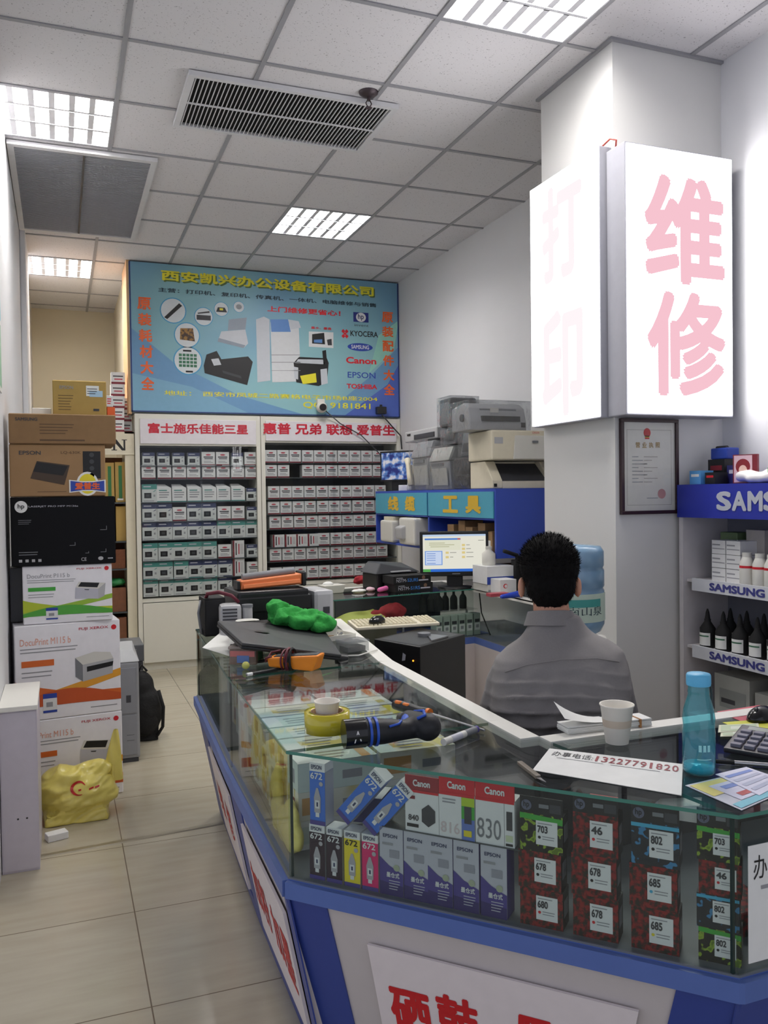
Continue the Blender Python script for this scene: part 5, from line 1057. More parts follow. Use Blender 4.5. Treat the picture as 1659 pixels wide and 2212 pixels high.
# pen, calculator, mouse, notes
a = pz(1545, 1650, ZT); b = pz(1665, 1659, ZT); m = MB(); m.cyl((a.x, a.y, Z+.005), (b.x, b.y, Z+.005), .0045, BLKM); m.cyl(tuple(lerp(a, b, .35)+Vector((0, 0, .006))), tuple(b+Vector((0, 0, .006))), .0048, STEEL); tag(m.build('ballpoint_pen'), 'black and chrome pen beside the turquoise bottle', 'pen')
a = pz(1562, 1626, ZT); b = pz(1606, 1590, ZT)
d = (b-a); rz = math.atan2(d.y, d.x)-PI/2
t = thing('desk_calculator', 'dark desk calculator with grey keys at the right edge of the counter', 'calculator', (a.x, a.y, Z), rz)
m = MB(); m.hexa([(0, 0, 0), (.19, 0, 0), (.19, .15, 0), (0, .15, 0)], [(0, 0, .012), (.19, 0, .012), (.19, .15, .032), (0, .15, .032)], mat('calculator_dark', (34, 30, 36), .4), .004); m.build('case', t)
KEY = mat('calculator_key', (120, 118, 132), .5)
for r in range(4):
    for c_ in range(6):
        x, y = .012+.029*c_, .012+.027*r; z = .0125+.02*y/.15; m = MB(); m.box(x, x+.023, y, y+.019, z-.002, z+.007, KEY, .002); m.build('key', t)
m = MB(); m.quad((.02, .122, .0288), (.17, .122, .0288), (.17, .142, .0315), (.02, .142, .0315), mat('calculator_display', (110, 120, 110), .3)); m.build('display', t)
q = pz(1640, 1556, ZT)
t = thing('computer_mouse', 'shiny black computer mouse on the coloured sheets at the back of the counter', 'mouse', (q.x+.01, q.y, Z+.002), .3)
m = MB(); m.ball((0, 0, .0), (.055, .032, .034), mat('mouse_gloss_black', (14, 14, 16), .2), 24); m.v = [(x, y, max(z, 0)) for x, y, z in m.v]; m.build('shell', t); m = MB(); m.cyl((-.03, -.003, .029), (-.03, .003, .029), .006, PLD); m.build('wheel', t)
sheet('red_card', [pz(1548, 1538, ZT), pz(1640, 1524, ZT), pz(1720, 1548, ZT), pz(1630, 1570, ZT)], Z+.0006, 'dull red card under the black mouse', mat('card_dull_red', (186, 84, 96), .6), 'card', None, None, .0005)
sheet('yellow_card', [pz(1560, 1562, ZT), pz(1640, 1556, ZT), pz(1700, 1580, ZT), pz(1630, 1592, ZT)], Z+.0016, 'yellow and green card between the notes and the black mouse', mat('card_yellow_green', (206, 206, 70), .6), 'card', None, None, .0005)
def note(m, f):
    m.quad(f(.06, .1), f(.94, .1), f(.94, .9), f(.06, .9), mat('note_grey_green', (186, 200, 170), .6)); m.quad(f(.3, .3, .001), f(.7, .3, .001), f(.7, .7, .001), f(.3, .7, .001), mat('note_pale', (214, 220, 204), .6))
for k in range(2): sheet('voucher', [pz(1553+5*k, 1570+8*k, ZT), pz(1638+4*k, 1566+9*k, ZT), pz(1642+3*k, 1584+8*k, ZT), pz(1551+5*k, 1586+8*k, ZT)], Z+.004-.0012*k, ('upper', 'lower')[k]+' pale green voucher behind the turquoise bottle', mat('note_edge', (214, 216, 190), .6), 'voucher', note, None, .0008)
# notice stuck to the right-hand pane
t = thing('glass_notice', 'white notice stuck on the front pane at the right end of the counter', 'notice', (1.175, 1.1985, ZD+.02))
m = MB(); m.box(0, .16, -.0012, 0, 0, .22, PAPER); m.build('paper', t); m = MB(); m.ft('办事电话', .012, .155, .15, .2, BLACKP, -.002, 0); m.fq(.03, .135, .13, .142, GREYT, -.002); m.build('lettering', t)
carton('red_carton', 1.3, 1.3, ZD, .12, .1, .05, patch_mat('pack_strawberry_red', (140, 24, 24), (96, 14, 16)), 'red carton behind the right front pane', 'ink pack')

# ================================================================== BACK COUNTERS
BA, BB, BBi, BAi = Vector((1.45, 4.58)), Vector((2.42, 4.72)), Vector((2.42, 5.25)), Vector((1.45, 5.11))
ctB, inB = counter('rear glass counter with the computer screen, bottles and green boxes inside', [BA, BB, BBi, BAi], (), (0, 3), (2,), lambda k, L: (), [BA+Vector((.008, .008))])
ctS, inS = counter('dark glass side counter along the right wall beyond the pillar', [Vector((2.42, 3.7)), Vector((2.93, 3.7)), Vector((2.93, 5.25)), Vector((2.42, 5.25))], (), (3,), (3,), lambda k, L: (), [])
def on_back(px, off=.0):
    d = _ray(px, 1300); dr = (BB-BA).normalized(); nn = Vector((-dr.y, dr.x)); p0 = BA+nn*off; k = p0.dot(nn)/Vector((d.x, d.y)).dot(nn); return Vector((d.x*k, d.y*k))
RZB = math.atan2(.14, .97)
m = MB(); m.box(-.27, .25, 0, .4, 0, .002, mat('blue_panel', (46, 70, 150), .5)); q = on_back(1000, .05); o = m.build('blue_mat'); place(o, (q.x-.05, q.y-.02, ZD+.0005), RZB); tag(o, 'blue sheet lining the floor of the rear glass counter', 'mat')
for k in range(6):
    q = on_back(948+16.5*k, .03); m = MB(); m.box(-.024, .024, 0, .06, 0, .135, mat('pack_grey_green', (168, 180, 170), .5)); m.fq(-.02, .03, .02, .075, WHITE); m.fq(-.018, .08, .018, .1, DARKT); m.fq(-.01, .045, .012, .065, GREYT, -.0012)
    o = m.build('bottle_carton'); place(o, (q.x, q.y, ZD+.003), RZB); tag(o, f'pale green upright carton, {ORD[k]} from the yellow sheet, in the rear glass counter', 'carton', 'pale green cartons in the rear counter')
bpr = MB(); bpr.lathe([(.022, 0), (.024, .005), (.024, .07), (.018, .085), (.009, .095), (.008, .125), (.004, .13)], BLKM, 16); bpr = bpr.mesh('ink_bottle')
for k, px in enumerate((912, 930, 948, 962, 980, 1000)):
    q = on_back(px, .2); o = bpy.data.objects.new('ink_bottle', bpr); COL.objects.link(o); place(o, (q.x, q.y, ZD+.15)); tag(o, f'small dark bottle, {ORD[k]} from the red cloth, on the inner shelf of the rear counter', 'bottle', 'dark bottles in the rear counter')
m = MB(); q = on_back(960, .2); m.box(-.3, .22, -.06, .15, 0, .005, DOORG); o = m.build('glass_shelf'); place(o, (q.x, q.y, ZD+.1445), RZB); tag(o, 'inner glass shelf carrying the dark bottles in the rear counter', 'shelf')
for s_ in (-.29, .2):
    m = MB(); m.box(-.006, .006, -.006, .006, 0, .143, STEEL); o = m.build('shelf_post'); place(o, (q.x+s_*math.cos(RZB), q.y+s_*math.sin(RZB)+.05, ZD+.0008)); tag(o, 'thin steel post holding the inner glass shelf, '+('aisle end', 'wall end')[s_ > 0], 'post')
q = on_back(825, .05); m = MB(); m.box(-.24, .1, 0, .2, 0, .105, mat('carton_olive_dark', (70, 66, 50), .7)); o = m.build('low_carton'); place(o, (q.x, q.y, ZD+.0008), RZB); tag(o, 'low dark carton under the yellow folder and red cloth in the rear counter', 'carton')
q = on_back(795, .05); m = MB(); m.grid(lambda u, v: (-.13+.26*u, .02+.16*v, .018+.05*u+.012*math.sin(5*u)+.03*v), 10, 6, mat('sheet_olive_yellow', (176, 176, 80), .6)); m.box(-.13, .13, .06, .16, 0, .012, KRAFT); o = m.build('yellow_folder'); place(o, (q.x, q.y, ZD+.107), RZB); tag(o, 'olive yellow folder lying in the rear glass counter', 'folder')
q = on_back(858, .1); m = MB(); m.ball((0, .05, .09), (.09, .06, .055), mat('red_cloth', (150, 20, 34), .8), 16); m.ball((-.11, .05, .07), (.05, .04, .04), mat('red_cloth', (150, 20, 34)), 12); m.box(-.1, .06, .01, .1, .02, .07, mat('red_cloth', (150, 20, 34))); qq = m.blob(.009, 2, lambda p: .012*noise.noise(p*25)); o = qq.build('red_cloth'); place(o, (q.x, q.y+.02, ZD+.085), RZB); tag(o, 'dark red bundle of cloth in the rear glass counter', 'cloth')
# on top: tray, oddments, mainboard boxes, flat printer, screen
q = pz(723, 1282, ZT)
t = thing('foam_tray', 'white rectangular tray at the aisle end of the rear counter', 'tray', (q.x, q.y, Z), RZB)
m = MB(); m.hexa([(-.06, 0, 0), (.06, 0, 0), (.06, .09, 0), (-.06, .09, 0)], [(-.072, -.01, .05), (.072, -.01, .05), (.072, .1, .05), (-.072, .1, .05)], PLW, .004); m.build('tray', t)
m = MB(); m.ball((-.02, .05, .052), (.035, .03, .018), PAPER, 14); m.build('tissue', t)
def odd(name, px, py, h, mt, label, cat, size=(.03, .02, .015), seed=0):
    q = pz(px, py, ZT); m = MB(); m.ball((0, 0, size[2]*.8), size, mt, 14); m.v = [(x, y, max(z, 0)) for x, y, z in m.v]; qq = m.blob(max(.004, min(size)/4), 1, lambda p: size[2]*.3*noise.noise(p*50+Vector((seed, 0, 0)))); qq.v = [(x, y, max(z, 0)) for x, y, z in qq.v]
    return tag(place(qq.build(name), (q.x, q.y, Z), RZB), label, cat)
odd('red_knit', 777, 1262, 0, mat('red_cloth', (150, 20, 34)), 'red crumpled cloth on the rear counter behind the white tray', 'cloth', (.05, .03, .03), 1)
odd('paper_ball', 800, 1258, 0, PAPER, 'crumpled white paper behind the red cloth on the rear counter', 'paper', (.06, .05, .035), 2)
odd('paper_scrap', 775, 1280, 0, PAPER, 'white paper scrap in front of the red cloth on the rear counter', 'paper', (.05, .03, .012), 3)
odd('tissue_scrap', 800, 1277, 0, mat('pinkish_tissue', (214, 180, 190), .8), 'pinkish tissue scrap between the white tray and the pink case', 'paper', (.03, .03, .014), 4)
q = pz(828, 1279, ZT); m = MB(); m.capsule((-.03, 0, .015), .015, (.03, .01, .02), .016, mat('pink_plastic', (226, 110, 170), .5)); tag(place(m.blob(.005, 2).build('pink_case'), (q.x, q.y, Z), .3), 'pink plastic case beside the black mainboard boxes', 'case')
q = pz(838, 1262, ZT); m = MB(); m.hexa([(-.03, 0, 0), (.04, 0, 0), (.04, .06, 0), (-.03, .06, 0)], [(-.015, .01, .1), (.03, .01, .13), (.035, .05, .13), (-.01, .05, .1)], WRAP, .004); m.box(-.015, .03, .015, .045, .001, .08, mat('mauve_grey_thing', (140, 126, 140), .6), .004); tag(place(m.build('wrapped_part'), (q.x, q.y, Z), 0), 'grey part in a crinkled clear bag left of the black mainboard boxes', 'bag')
def mb_box(z, x, y, s, label):
    t = m = MB(); m.box(-.135, .135, 0, .14, 0, .048, BLKM); m.ft(s[:5], -.115, .01, -.115+.15*5/len(s), .03, SILV, -.001, .0); m.ft(s[5:], -.115+.15*5.3/len(s), .01, .04, .03, mat('box_bright_blue', (60, 140, 230), .4), -.001, .0); m.fq(.045, .012, .115, .02, SILV, -.001); m.fq(-.115, .034, -.07, .038, PLG, -.001); m.disc(.08, .032, .012, .012, mat('box_copper', (120, 90, 70), .4), -.001)
    return tag(place(m.build('mainboard_box'), (x, y, z), RZB), label, 'box', 'two black mainboard boxes')
q = pz(892, 1277, ZT); mb_box(Z, q.x+.01, q.y, 'NSTM-S1RS', 'lower of two black boxes with silver and blue lettering on the rear counter'); mb_box(Z+.0486, q.x, q.y+.005, 'NSTM-52URS', 'upper of two black boxes with silver and blue lettering on the rear counter')
t = thing('flat_scanner', 'flat dark machine behind the black boxes on the rear counter', 'scanner', (1.98, 4.93, Z), RZB)
m = MB(); m.box(-.14, .16, .0, .2, 0, .1, BLK, .008); m.hexa([(-.16, -.02, .102), (.17, -.02, .102), (.17, .2, .102), (-.16, .2, .102)], [(-.1, .03, .165), (.13, .0, .12), (.15, .2, .15), (-.1, .2, .17)], PLD, .008); m.build('body', t)
m = MB(); m.box(-.05, .09, -.03, .0, .108, .116, PLG, .002); m.build('output_tray', t)
# screen
t = thing('computer_monitor', 'black flat computer screen showing a pale desktop on the rear counter', 'monitor', (2.33, 4.8, Z), -.34)
m = MB(); m.box(-.222, .222, 0, .045, .075, .36, BLK, .006); m.fq(-.02, .088, .03, .094, PLM); m.build('case', t)
m = MB(); m.box(-.05, .05, .02, .06, .0, .09, BLK, .006); m.lathe([(.11, 0), (.11, .008), (.03, .016)], BLK, 28, (0, .04, 0)); m.build('stand', t)
def E_(n_, c_, s_=.9): return emis('screen_'+n_, c_, s_)
m = MB(); sx, sz, sw, sh = -.205, .105, .40, .236
def sq(u0, v0, u1, v1, mt, y=-.0016): m.fq(sx+sw*u0, sz+sh*(1-v1), sx+sw*u1, sz+sh*(1-v0), mt, y)
sq(0, 0, 1, 1, E_('cream', (236, 234, 220)), -.0008); sq(0, 0, 1, .05, E_('pale_blue', (190, 210, 236)), -.001); sq(0, .925, 1, 1, E_('taskbar', (56, 112, 210)), -.001); sq(0, .925, .12, 1, E_('start', (90, 170, 90)), -.0012)
sq(.03, .1, .6, .42, E_('window', (230, 230, 208))); sq(.03, .1, .6, .145, E_('titlebar', (84, 132, 210)), -.002); sq(.55, .105, .595, .14, E_('close', (210, 90, 80)), -.0024)
for v, a_, b_ in ((.22, .1, .35), (.27, .1, .5), (.32, .12, .42)): sq(a_, v, b_, v+.015, E_('olive', (170, 170, 130)), -.0022)
sq(.03, .44, .31, .82, E_('pane_blue', (120, 160, 226))); sq(.045, .46, .295, .8, E_('pane_pale', (206, 220, 246)), -.002)
for v in (.5, .56, .62, .68, .76): sq(.06, v, .2, v+.018, E_('pane_text', (120, 150, 210)), -.0024)
for u in (.36, .62):
    for v in (.26, .36, .46, .58):
        if u < .5 and v < .44: continue
        sq(u, v, u+.05, v+.06, E_('folder', (226, 206, 140))); sq(u+.07, v+.02, u+.07+random.uniform(.05, .14), v+.035, E_('icon_text', (140, 140, 132)))
sq(.88, .16, .97, .175, E_('icon_text', (140, 140, 132)))
m.build('screen', t)
m = MB(); m.tube([(2.43, 4.78, .852), (2.46, 4.74, .856), (2.44, 4.69, .84), (2.45, 4.68, .7), (2.5, 4.66, .56)], .004, BLKM); tag(m.build('monitor_cable'), 'black cable hanging from the computer screen over the counter edge', 'cable')
# side counter goods
def gd(name, px, py, Y, w_, d_, h_, mt, label, cat='box', z=None, deco=None, rz=0):
    q = pY(px, py, Y); return carton(name, q.x, Y, Z if z is None else z, w_, d_, h_, mt, label, cat, rz, None, deco)
gd('white_blue_carton', 1086, 1250, 4.5, .2, .2, .045, PLW, 'flat white carton on the side counter right of the screen', deco=lambda m, W, H: m.fq(-W/2, 0, W/2, H*.3, GREYT))
gd('white_blue_carton', 1082, 1230, 4.5, .19, .19, .11, WHITE, 'white carton with a blue stripe, stacked on the flat white one', z=Z+.0455, deco=lambda m, W, H: m.fq(-W/2, .0, W/2, H*.42, BLUEP))
gd('small_white_carton', 1098, 1245, 4.38, .11, .12, .085, WHITE, 'small white carton with a red curl mark beside the striped carton', deco=lambda m, W, H: (m.disc(-W*.18, H*.55, .014, .014, RED), m.disc(-W*.16, H*.54, .01, .01, WHITE, -.0016)))
gd('red_pouch', 1080, 1262, 4.28, .12, .06, .02, mat('pouch_red', (170, 70, 80), .4), 'flat red pouch at the front of the side counter', 'pouch')
q = pY(1103, 1263, 4.15); m = MB(); m.capsule((-.06, 0, .018), .012, (.08, .02, .024), .02, mat('blue_tool', (36, 70, 190), .35)); tag(place(m.blob(.005, 2).build('blue_tool'), (q.x, 4.15, Z), .1), 'bright blue hand tool on the side counter behind the person', 'tool')
t = thing('white_jug', 'white plastic bottle standing on the striped carton beside the screen', 'bottle', (pY(1064, 1200, 4.55).x, 4.6, Z+.156)); m = MB(); m.lathe([(.04, 0), (.042, .01), (.042, .07), (.02, .09), (.018, .1)], PLW, 20); m.build('bottle', t); m = MB(); m.lathe([(.02, .1), (.02, .115)], PLW, 16); m.build('cap', t)
gd('kraft_carton', 1112, 1255, 4.62, .14, .12, .15, KRAFT, 'brown carton on the side counter below the blue shelf end', z=Z)
m = MB(); a = pY(1088, 1190, 4.5); b = pY(1118, 1200, 4.5); m.tube([a, lerp(a, b, .3)+Vector((0, 0, .0)), b], .012, BLKM); m.cyl((b.x, 4.5, Z+.18), tuple(b), .014, BLKM); m.box(b.x-.03, b.x+.03, 4.47, 4.53, Z+.0, Z+.19, BLKM, .005); tag(m.build('desk_lamp_arm'), 'black arm of a device poking out beside the blue shelf end', 'device')
# computer tower, keyboard and mouse
c0, c1, c2 = pz(907, 1395, .8), pz(808, 1378, .8), pz(1005, 1368, .8); c3 = c1+(c2-c0)
t = thing('computer_tower', 'open black computer tower lying behind the aisle counter under the keyboard', 'computer', (0, 0, 0))
cc = [Vector((v.x, v.y, 0)) for v in (c1, c0, c2, c3)]; up = Vector((0, 0, 1))
m = MB(); m.hexa([v+up*.40 for v in cc], [v+up*.795 for v in cc], BLK, .004); m.build('case', t)
m = MB(); P_ = [lerp(lerp(cc[0], cc[1], .08), lerp(cc[3], cc[2], .08), u) for u in (.06, .94)]+[lerp(lerp(cc[0], cc[1], .92), lerp(cc[3], cc[2], .92), u) for u in (.94, .06)]
m.add([v+up*.7955 for v in P_], [(3, 2, 1, 0)], mat('tower_inside_grey', (64, 66, 68), .4)); a = lerp(P_[0], P_[2], .55); m.cyl(tuple(a+up*.796), tuple(a+up*.812), .03, PLM, n=18)
a = lerp(P_[3], P_[2], .3); m.hexa([a+up*.796, lerp(a, P_[2], .6)+up*.796, lerp(a, P_[1], .5)+up*.796], [a+up*.803, lerp(a, P_[2], .6)+up*.803, lerp(a, P_[1], .5)+up*.803], STEEL); m.build('innards', t)
fx = (cc[1]-cc[0]).normalized(); nf = Vector((fx.y, -fx.x, 0)); a = lerp(cc[0], cc[1], .86)+up*.73+nf*.001
m = MB(); m.ball(tuple(a), .004, emis('orange_led', (255, 150, 40), 3), 10); m.build('led', t)
m = MB(); a = lerp(cc[0], cc[1], .62)+nf*.0006; m.add([a+up*.72, a+fx*.02+up*.725, a+fx*.024+up*.75, a+fx*.006+up*.757], [(0, 1, 2, 3)], SILV); m.build('sticker', t)
t = thing('low_cabinet', 'low black cabinet carrying the open computer tower', 'cabinet', (0, 0, 0)); m = MB(); m.hexa([v for v in cc], [v+up*.398 for v in cc], BLKM, .003); m.build('body', t); m = MB(); a = lerp(cc[0], cc[1], .5)+nf*.012+up*.36; m.cyl(tuple(a-fx*.05), tuple(a+fx*.05), .006, PLM); m.build('handle', t)
t = thing('keyboard', 'cream computer keyboard lying across the open tower', 'keyboard', (0, 0, 0))
ka, kb = pz(770, 1362, .815), pz(955, 1350, .815); kd = kb-ka; kl = .42; krz = math.atan2(kd.y, kd.x); t.location = (ka.x, ka.y, .8135); t.rotation_euler = (0, 0, krz)
m = MB(); m.hexa([(0, 0, 0), (kl, 0, 0), (kl, .16, 0), (0, .16, 0)], [(0, 0, .014), (kl, 0, .014), (kl, .16, .028), (0, .16, .028)], CREAM, .004); m.build('case', t)
KC = mat('keyboard_key_cream', (206, 198, 172), .5); m = MB()
for r in range(6):
    for k in range(20):
        if k in (15,): continue
        x, y = .012+.02*k, .014+.0225*r; z = .014+.014*y/.16; m.hexa([(x, y, z), (x+.017, y, z), (x+.017, y+.018, z+.0016), (x, y+.018, z+.0016)], [(x+.002, y+.002, z+.007), (x+.015, y+.002, z+.007), (x+.015, y+.015, z+.0084), (x+.002, y+.015, z+.0084)], KC)
m.build('keys', t)
q = Vector((ka.x, ka.y, 0))+kd.normalized()*.13; t = thing('computer_mouse', 'small black mouse sitting on the cream keyboard', 'mouse', (q.x-.01, q.y+.05, .842), krz+.5)
m = MB(); m.ball((0, 0, 0), (.05, .029, .03), mat('mouse_gloss_black', (14, 14, 16)), 20); m.v = [(x, y, max(z, 0)) for x, y, z in m.v]; m.build('shell', t); m = MB(); m.cyl((.028, -.003, .026), (.028, .003, .026), .005, PLM); m.build('wheel', t)

# ================================================================== BLUE WALL SHELF WITH OLD PRINTERS
SZ = 1.478
t = thing('blue_shelf', 'blue wall shelf with turquoise name boards along the right wall', 'shelf', (0, 0, 0))
m = MB(); m.box(2.5, 2.965, 4.57, 6.68, 1.045, 1.065, BLUES); m.box(2.5, 2.965, 4.57, 4.59, 1.065, SZ-.02, BLUES); m.box(2.5, 2.965, 6.66, 6.68, 1.065, SZ-.02, BLUES); m.box(2.5, 2.965, 5.575, 5.595, 1.065, SZ-.02, BLUES); m.box(2.5, 2.965, 4.57, 6.68, SZ-.02, SZ, BLUES)
m.box(2.5, 2.515, 4.59, 6.66, 1.28, 1.292, BLUES); m.build('carcass', t)
m = MB(); m.box(2.945, 2.964, 4.59, 6.66, 1.065, SZ-.02, mat('shelf_back_blue', (36, 52, 120), .6)); m.build('back_panel', t)
TQ = mat('turquoise_board', (78, 160, 184), .45); GOLD = mat('board_gold_letter', (214, 176, 52), .45)
def nb(y0, y1, chars):
    m = MB(); m.box(2.492, 2.4995, y0, y1, 1.293, 1.46, TQ); o = m.build('name_board', t); m = MB()
    for c_, ya, yb in chars: m.text(c_, (2.4905, ya, 1.325), (0, yb-ya, 0), (0, 0, .105), GOLD, .04, 4)
    m.build('lettering', o)
nb(4.592, 5.573, [('工', 5.31, 5.09), ('具', 4.96, 4.76)]); nb(5.597, 6.655, [('线', 6.36, 6.15), ('缆', 6.0, 5.82)])
def rnd(m, x0, x1, y0, y1, z0, z1, mt, b=.015): return m.box(x0, x1, y0, y1, z0, z1, mt, b, 3)
def wrap(t, x0, x1, y0, y1, z0, z1):
    m = MB(); n = 8
    def side(fn): m.grid(fn, n, n, WRAP)
    bow = lambda u, v: .014*math.sin(PI*u)*math.sin(PI*v)
    side(lambda u, v: (x0+(x1-x0)*u, y0-bow(u, v), z0+(z1-z0)*v)); side(lambda u, v: (x0-bow(u, v), y1+(y0-y1)*u, z0+(z1-z0)*v)); side(lambda u, v: (x1+bow(u, v), y0+(y1-y0)*u, z0+(z1-z0)*v)); side(lambda u, v: (x0+(x1-x0)*u, y0+(y1-y0)*v, z1+bow(u, v)))
    m.build('plastic_wrap', t)
# i: cream laser printer, open tray, near end of the shelf
t = thing('laser_printer', 'cream laser printer with a deep dark tray, on the near end of the blue shelf', 'printer', (2.505, 4.62, SZ+.001))
m = MB(); m.prof([(.0, 0), (.3, 0), (.3, .17), (.1, .172), (.0, .05)], 0, .07, CREAM, .006); m.prof([(.0, 0), (.3, 0), (.3, .17), (.1, .172), (.0, .05)], .40, .44, CREAM, .006); m.box(.07, .40, .0, .3, 0, .045, CREAM); m.box(.07, .40, .16, .3, .045, .17, CREAM); m.build('body', t)
m = MB(); m.prof([(.012, .046), (.155, .046), (.155, .16)], .072, .398, PLD); m.build('tray', t); m = MB(); m.box(.01, .03, -.004, .002, .01, .03, BLK); m.build('power_switch', t)
# h: big cream laser with curved front on top
t = thing('laser_printer', 'large cream laser printer with a curved front door, stacked on the open-tray printer', 'printer', (2.49, 4.6, SZ+.178))
m = MB(); rnd(m, 0, .46, .0, .32, 0, .185, CREAM, .012); m.build('body', t); m = MB(); m.hexa([(.15, -.012, .005), (.455, -.012, .005), (.455, .01, .005), (.15, .01, .005)], [(.165, -.004, .15), (.44, -.004, .15), (.44, .01, .16), (.165, .01, .16)], PLW, .004); o = m.build('front_door', t)
m = MB(); m.prof([(-.016, .105), (-.006, .105), (-.006, .12), (-.016, .12)], .285, .325, PLM, .002); m.build('latch', o); m = MB(); m.fq(.02, .1, .08, .14, PLG, -.0012); m.ft('CANON', .29, .165, .34, .178, RED, -.0015, 0); m.build('marks', t)
# g: dot matrix printer in clear wrap on the very top
t = thing('dot_matrix_printer', 'grey dot matrix printer wrapped in clear plastic on the very top of the printer pile', 'printer', (2.375, 4.66, SZ+.366))
m = MB(); m.prof([(.0, 0), (.26, 0), (.26, .15), (.09, .175), (.03, .14), (.0, .05)], .0, .40, PLG, .008); m.build('body', t)
m = MB(); m.box(.08, .35, -.008, .02, .055, .088, BLK); m.build('paper_slot', t); m = MB(); m.prof([(.02, .1), (.027, .135), (.088, .172), (.08, .16)], .08, .34, PLM); m.build('lid', t); m = MB(); m.cyl((-.012, .1, .08), (.002, .1, .08), .024, PLD); m.build('platen_knob', t); m = MB(); m.fq(.14, .11, .2, .14, PLW, -.0); m.box(.36, .39, -.003, .001, .02, .05, BLK); m.build('panel_marks', t)
wrap(t, -.02, .42, -.02, .28, 0, .185)
# f: dark smoked machine beside it
t = thing('fax_machine', 'tall dark machine in plastic wrap left of the dot matrix printer on the pile', 'fax', (2.54, 5.27, SZ+.442))
m = MB(); rnd(m, 0, .2, .0, .2, 0, .2, PLD, .02); m.build('body', t); m = MB(); m.hexa([(-.006, .02, .02), (-.001, .02, .02), (-.001, .18, .02), (-.006, .18, .02)], [(-.004, .03, .17), (.001, .03, .17), (.001, .17, .17), (-.004, .17, .17)], PLM); m.build('side_panel', t)
wrap(t, -.012, .212, -.012, .212, 0, .21)
# d: two grey units in wrap under it
for k, (y, l, dz, hh) in enumerate(((5.1, 'nearer', .2225, .2), (5.38, 'farther', .317, .115))):
    t = thing('inkjet_printer', f'grey wrapped inkjet printer under the tall dark machine, the {l} of two', 'printer', (2.56, y-.13, SZ+dz), 0, 'wrapped grey inkjet printers')
    m = MB(); m.hexa([(0, 0, 0), (.26, 0, 0), (.26, .22, 0), (0, .22, 0)], [(.03, .01, hh), (.25, .01, hh), (.25, .21, hh), (.03, .21, hh)], PLM, .02); m.build('body', t); m = MB(); m.hexa([(-.004, .03, .03), (.002, .03, .03), (.002, .17, .03), (-.004, .17, .03)], [(.006, .03, .09), (.012, .03, .09), (.012, .17, .09), (.006, .17, .09)], PLD); m.build('paper_tray', t); wrap(t, -.008, .27, -.008, .228, 0, hh+.005)
# e: black printer beneath, c, b: multifunction machines
t = thing('black_printer', 'black printer in plastic wrap left of the open-tray cream printer on the blue shelf', 'printer', (2.545, 5.0, SZ+.001))
m = MB(); rnd(m, 0, .3, 0, .26, 0, .21, BLK, .02); m.build('body', t); m = MB(); m.box(-.006, .002, .03, .23, .09, .1, PLD); m.box(-.006, .002, .03, .23, .03, .06, PLD); m.build('trays', t); wrap(t, -.01, .31, -.01, .27, 0, .218)
def mfp(name, label, x, y, wy, h, z=SZ+.001, lidm=PLW):
    t = thing(name, label, 'printer', (x, y, z)); m = MB(); m.hexa([(.02, 0, 0), (.36, 0, 0), (.36, wy, 0), (.02, wy, 0)], [(.0, 0, h*.66), (.36, 0, h*.66), (.36, wy, h*.66), (.0, wy, h*.66)], PLG, .012); m.build('body', t)
    m = MB(); m.hexa([(-.015, -.008, h*.665), (.36, -.008, h*.665), (.36, wy+.008, h*.665), (-.015, wy+.008, h*.665)], [(.03, .0, h), (.35, .0, h), (.35, wy, h), (.03, wy, h)], lidm, .02); m.build('scanner_lid', t)
    m = MB(); m.hexa([(.004, wy*.12, h*.1), (.01, wy*.12, h*.1), (.01, wy*.88, h*.1), (.004, wy*.88, h*.1)], [(-.008, wy*.12, h*.5), (.0, wy*.12, h*.5), (.0, wy*.88, h*.5), (-.008, wy*.88, h*.5)], PLW, .002); m.build('front_tray', t)
    m = MB(); m.box(-.006, .004, wy*.3, wy*.9, h*.55, h*.62, PLM, .002); m.build('control_panel', t); wrap(t, -.02, .37, -.015, wy+.015, 0, h*1.02); return t
mfp('multifunction_printer', 'grey wrapped multifunction printer in the middle of the pile on the blue shelf', 2.53, 5.285, .33, .305)
mfp('multifunction_printer', 'taller grey wrapped multifunction printer at the far part of the blue shelf', 2.55, 5.66, .34, .37, lidm=PLG)
t = thing('flat_scanner', 'flat grey scanner with a dark slot lying across the far wrapped printers', 'scanner', (2.6, 5.64, SZ+.385))
m = MB(); rnd(m, 0, .3, 0, .62, 0, .085, PLG, .012); m.build('body', t); m = MB(); m.box(-.006, .002, .04, .42, .012, .05, PLD, .002); m.build('slot', t); m = MB(); m.box(-.004, .002, .5, .56, .05, .065, BLK); m.build('buttons', t)
t = thing('desk_phone', 'cream handset and cradle standing at the far end of the blue shelf', 'phone', (2.54, 6.0, SZ+.001))
m = MB(); m.hexa([(0, 0, 0), (.1, 0, 0), (.1, .1, 0), (0, .1, 0)], [(.02, .02, .2), (.09, .02, .2), (.09, .09, .2), (.02, .09, .2)], PLG, .012); m.build('cradle', t); m = MB(); m.tube([(-.01, -.03, .04), (-.02, -.01, .12), (-.01, .03, .2), (.0, .06, .24)], .022, CREAM, 10, [.026, .018, .018, .028]); m.build('handset', t)
t = thing('framed_picture', 'small dark framed blue picture at the far end of the blue shelf', 'picture', (2.5, 6.56, SZ+.08), -.95)
m = MB(); m.box(0, .34, 0, .02, 0, .25, BLK, .003); m.build('frame', t); m = MB(); m.fq(.014, .014, .326, .236, patch_mat('blue_collage', (32, 44, 120), (96, 140, 206), 16, .3, .42, .54, 2, (220, 220, 226))); m.build('picture', t); m = MB(); m.box(.1, .24, .02, .06, -.078, .03, BLK); m.build('stand', t)
carton('small_white_carton', 2.58, 6.2, SZ+.001, .12, .1, .045, WHITE, 'small white box below the framed picture on the blue shelf', rz=-.6)
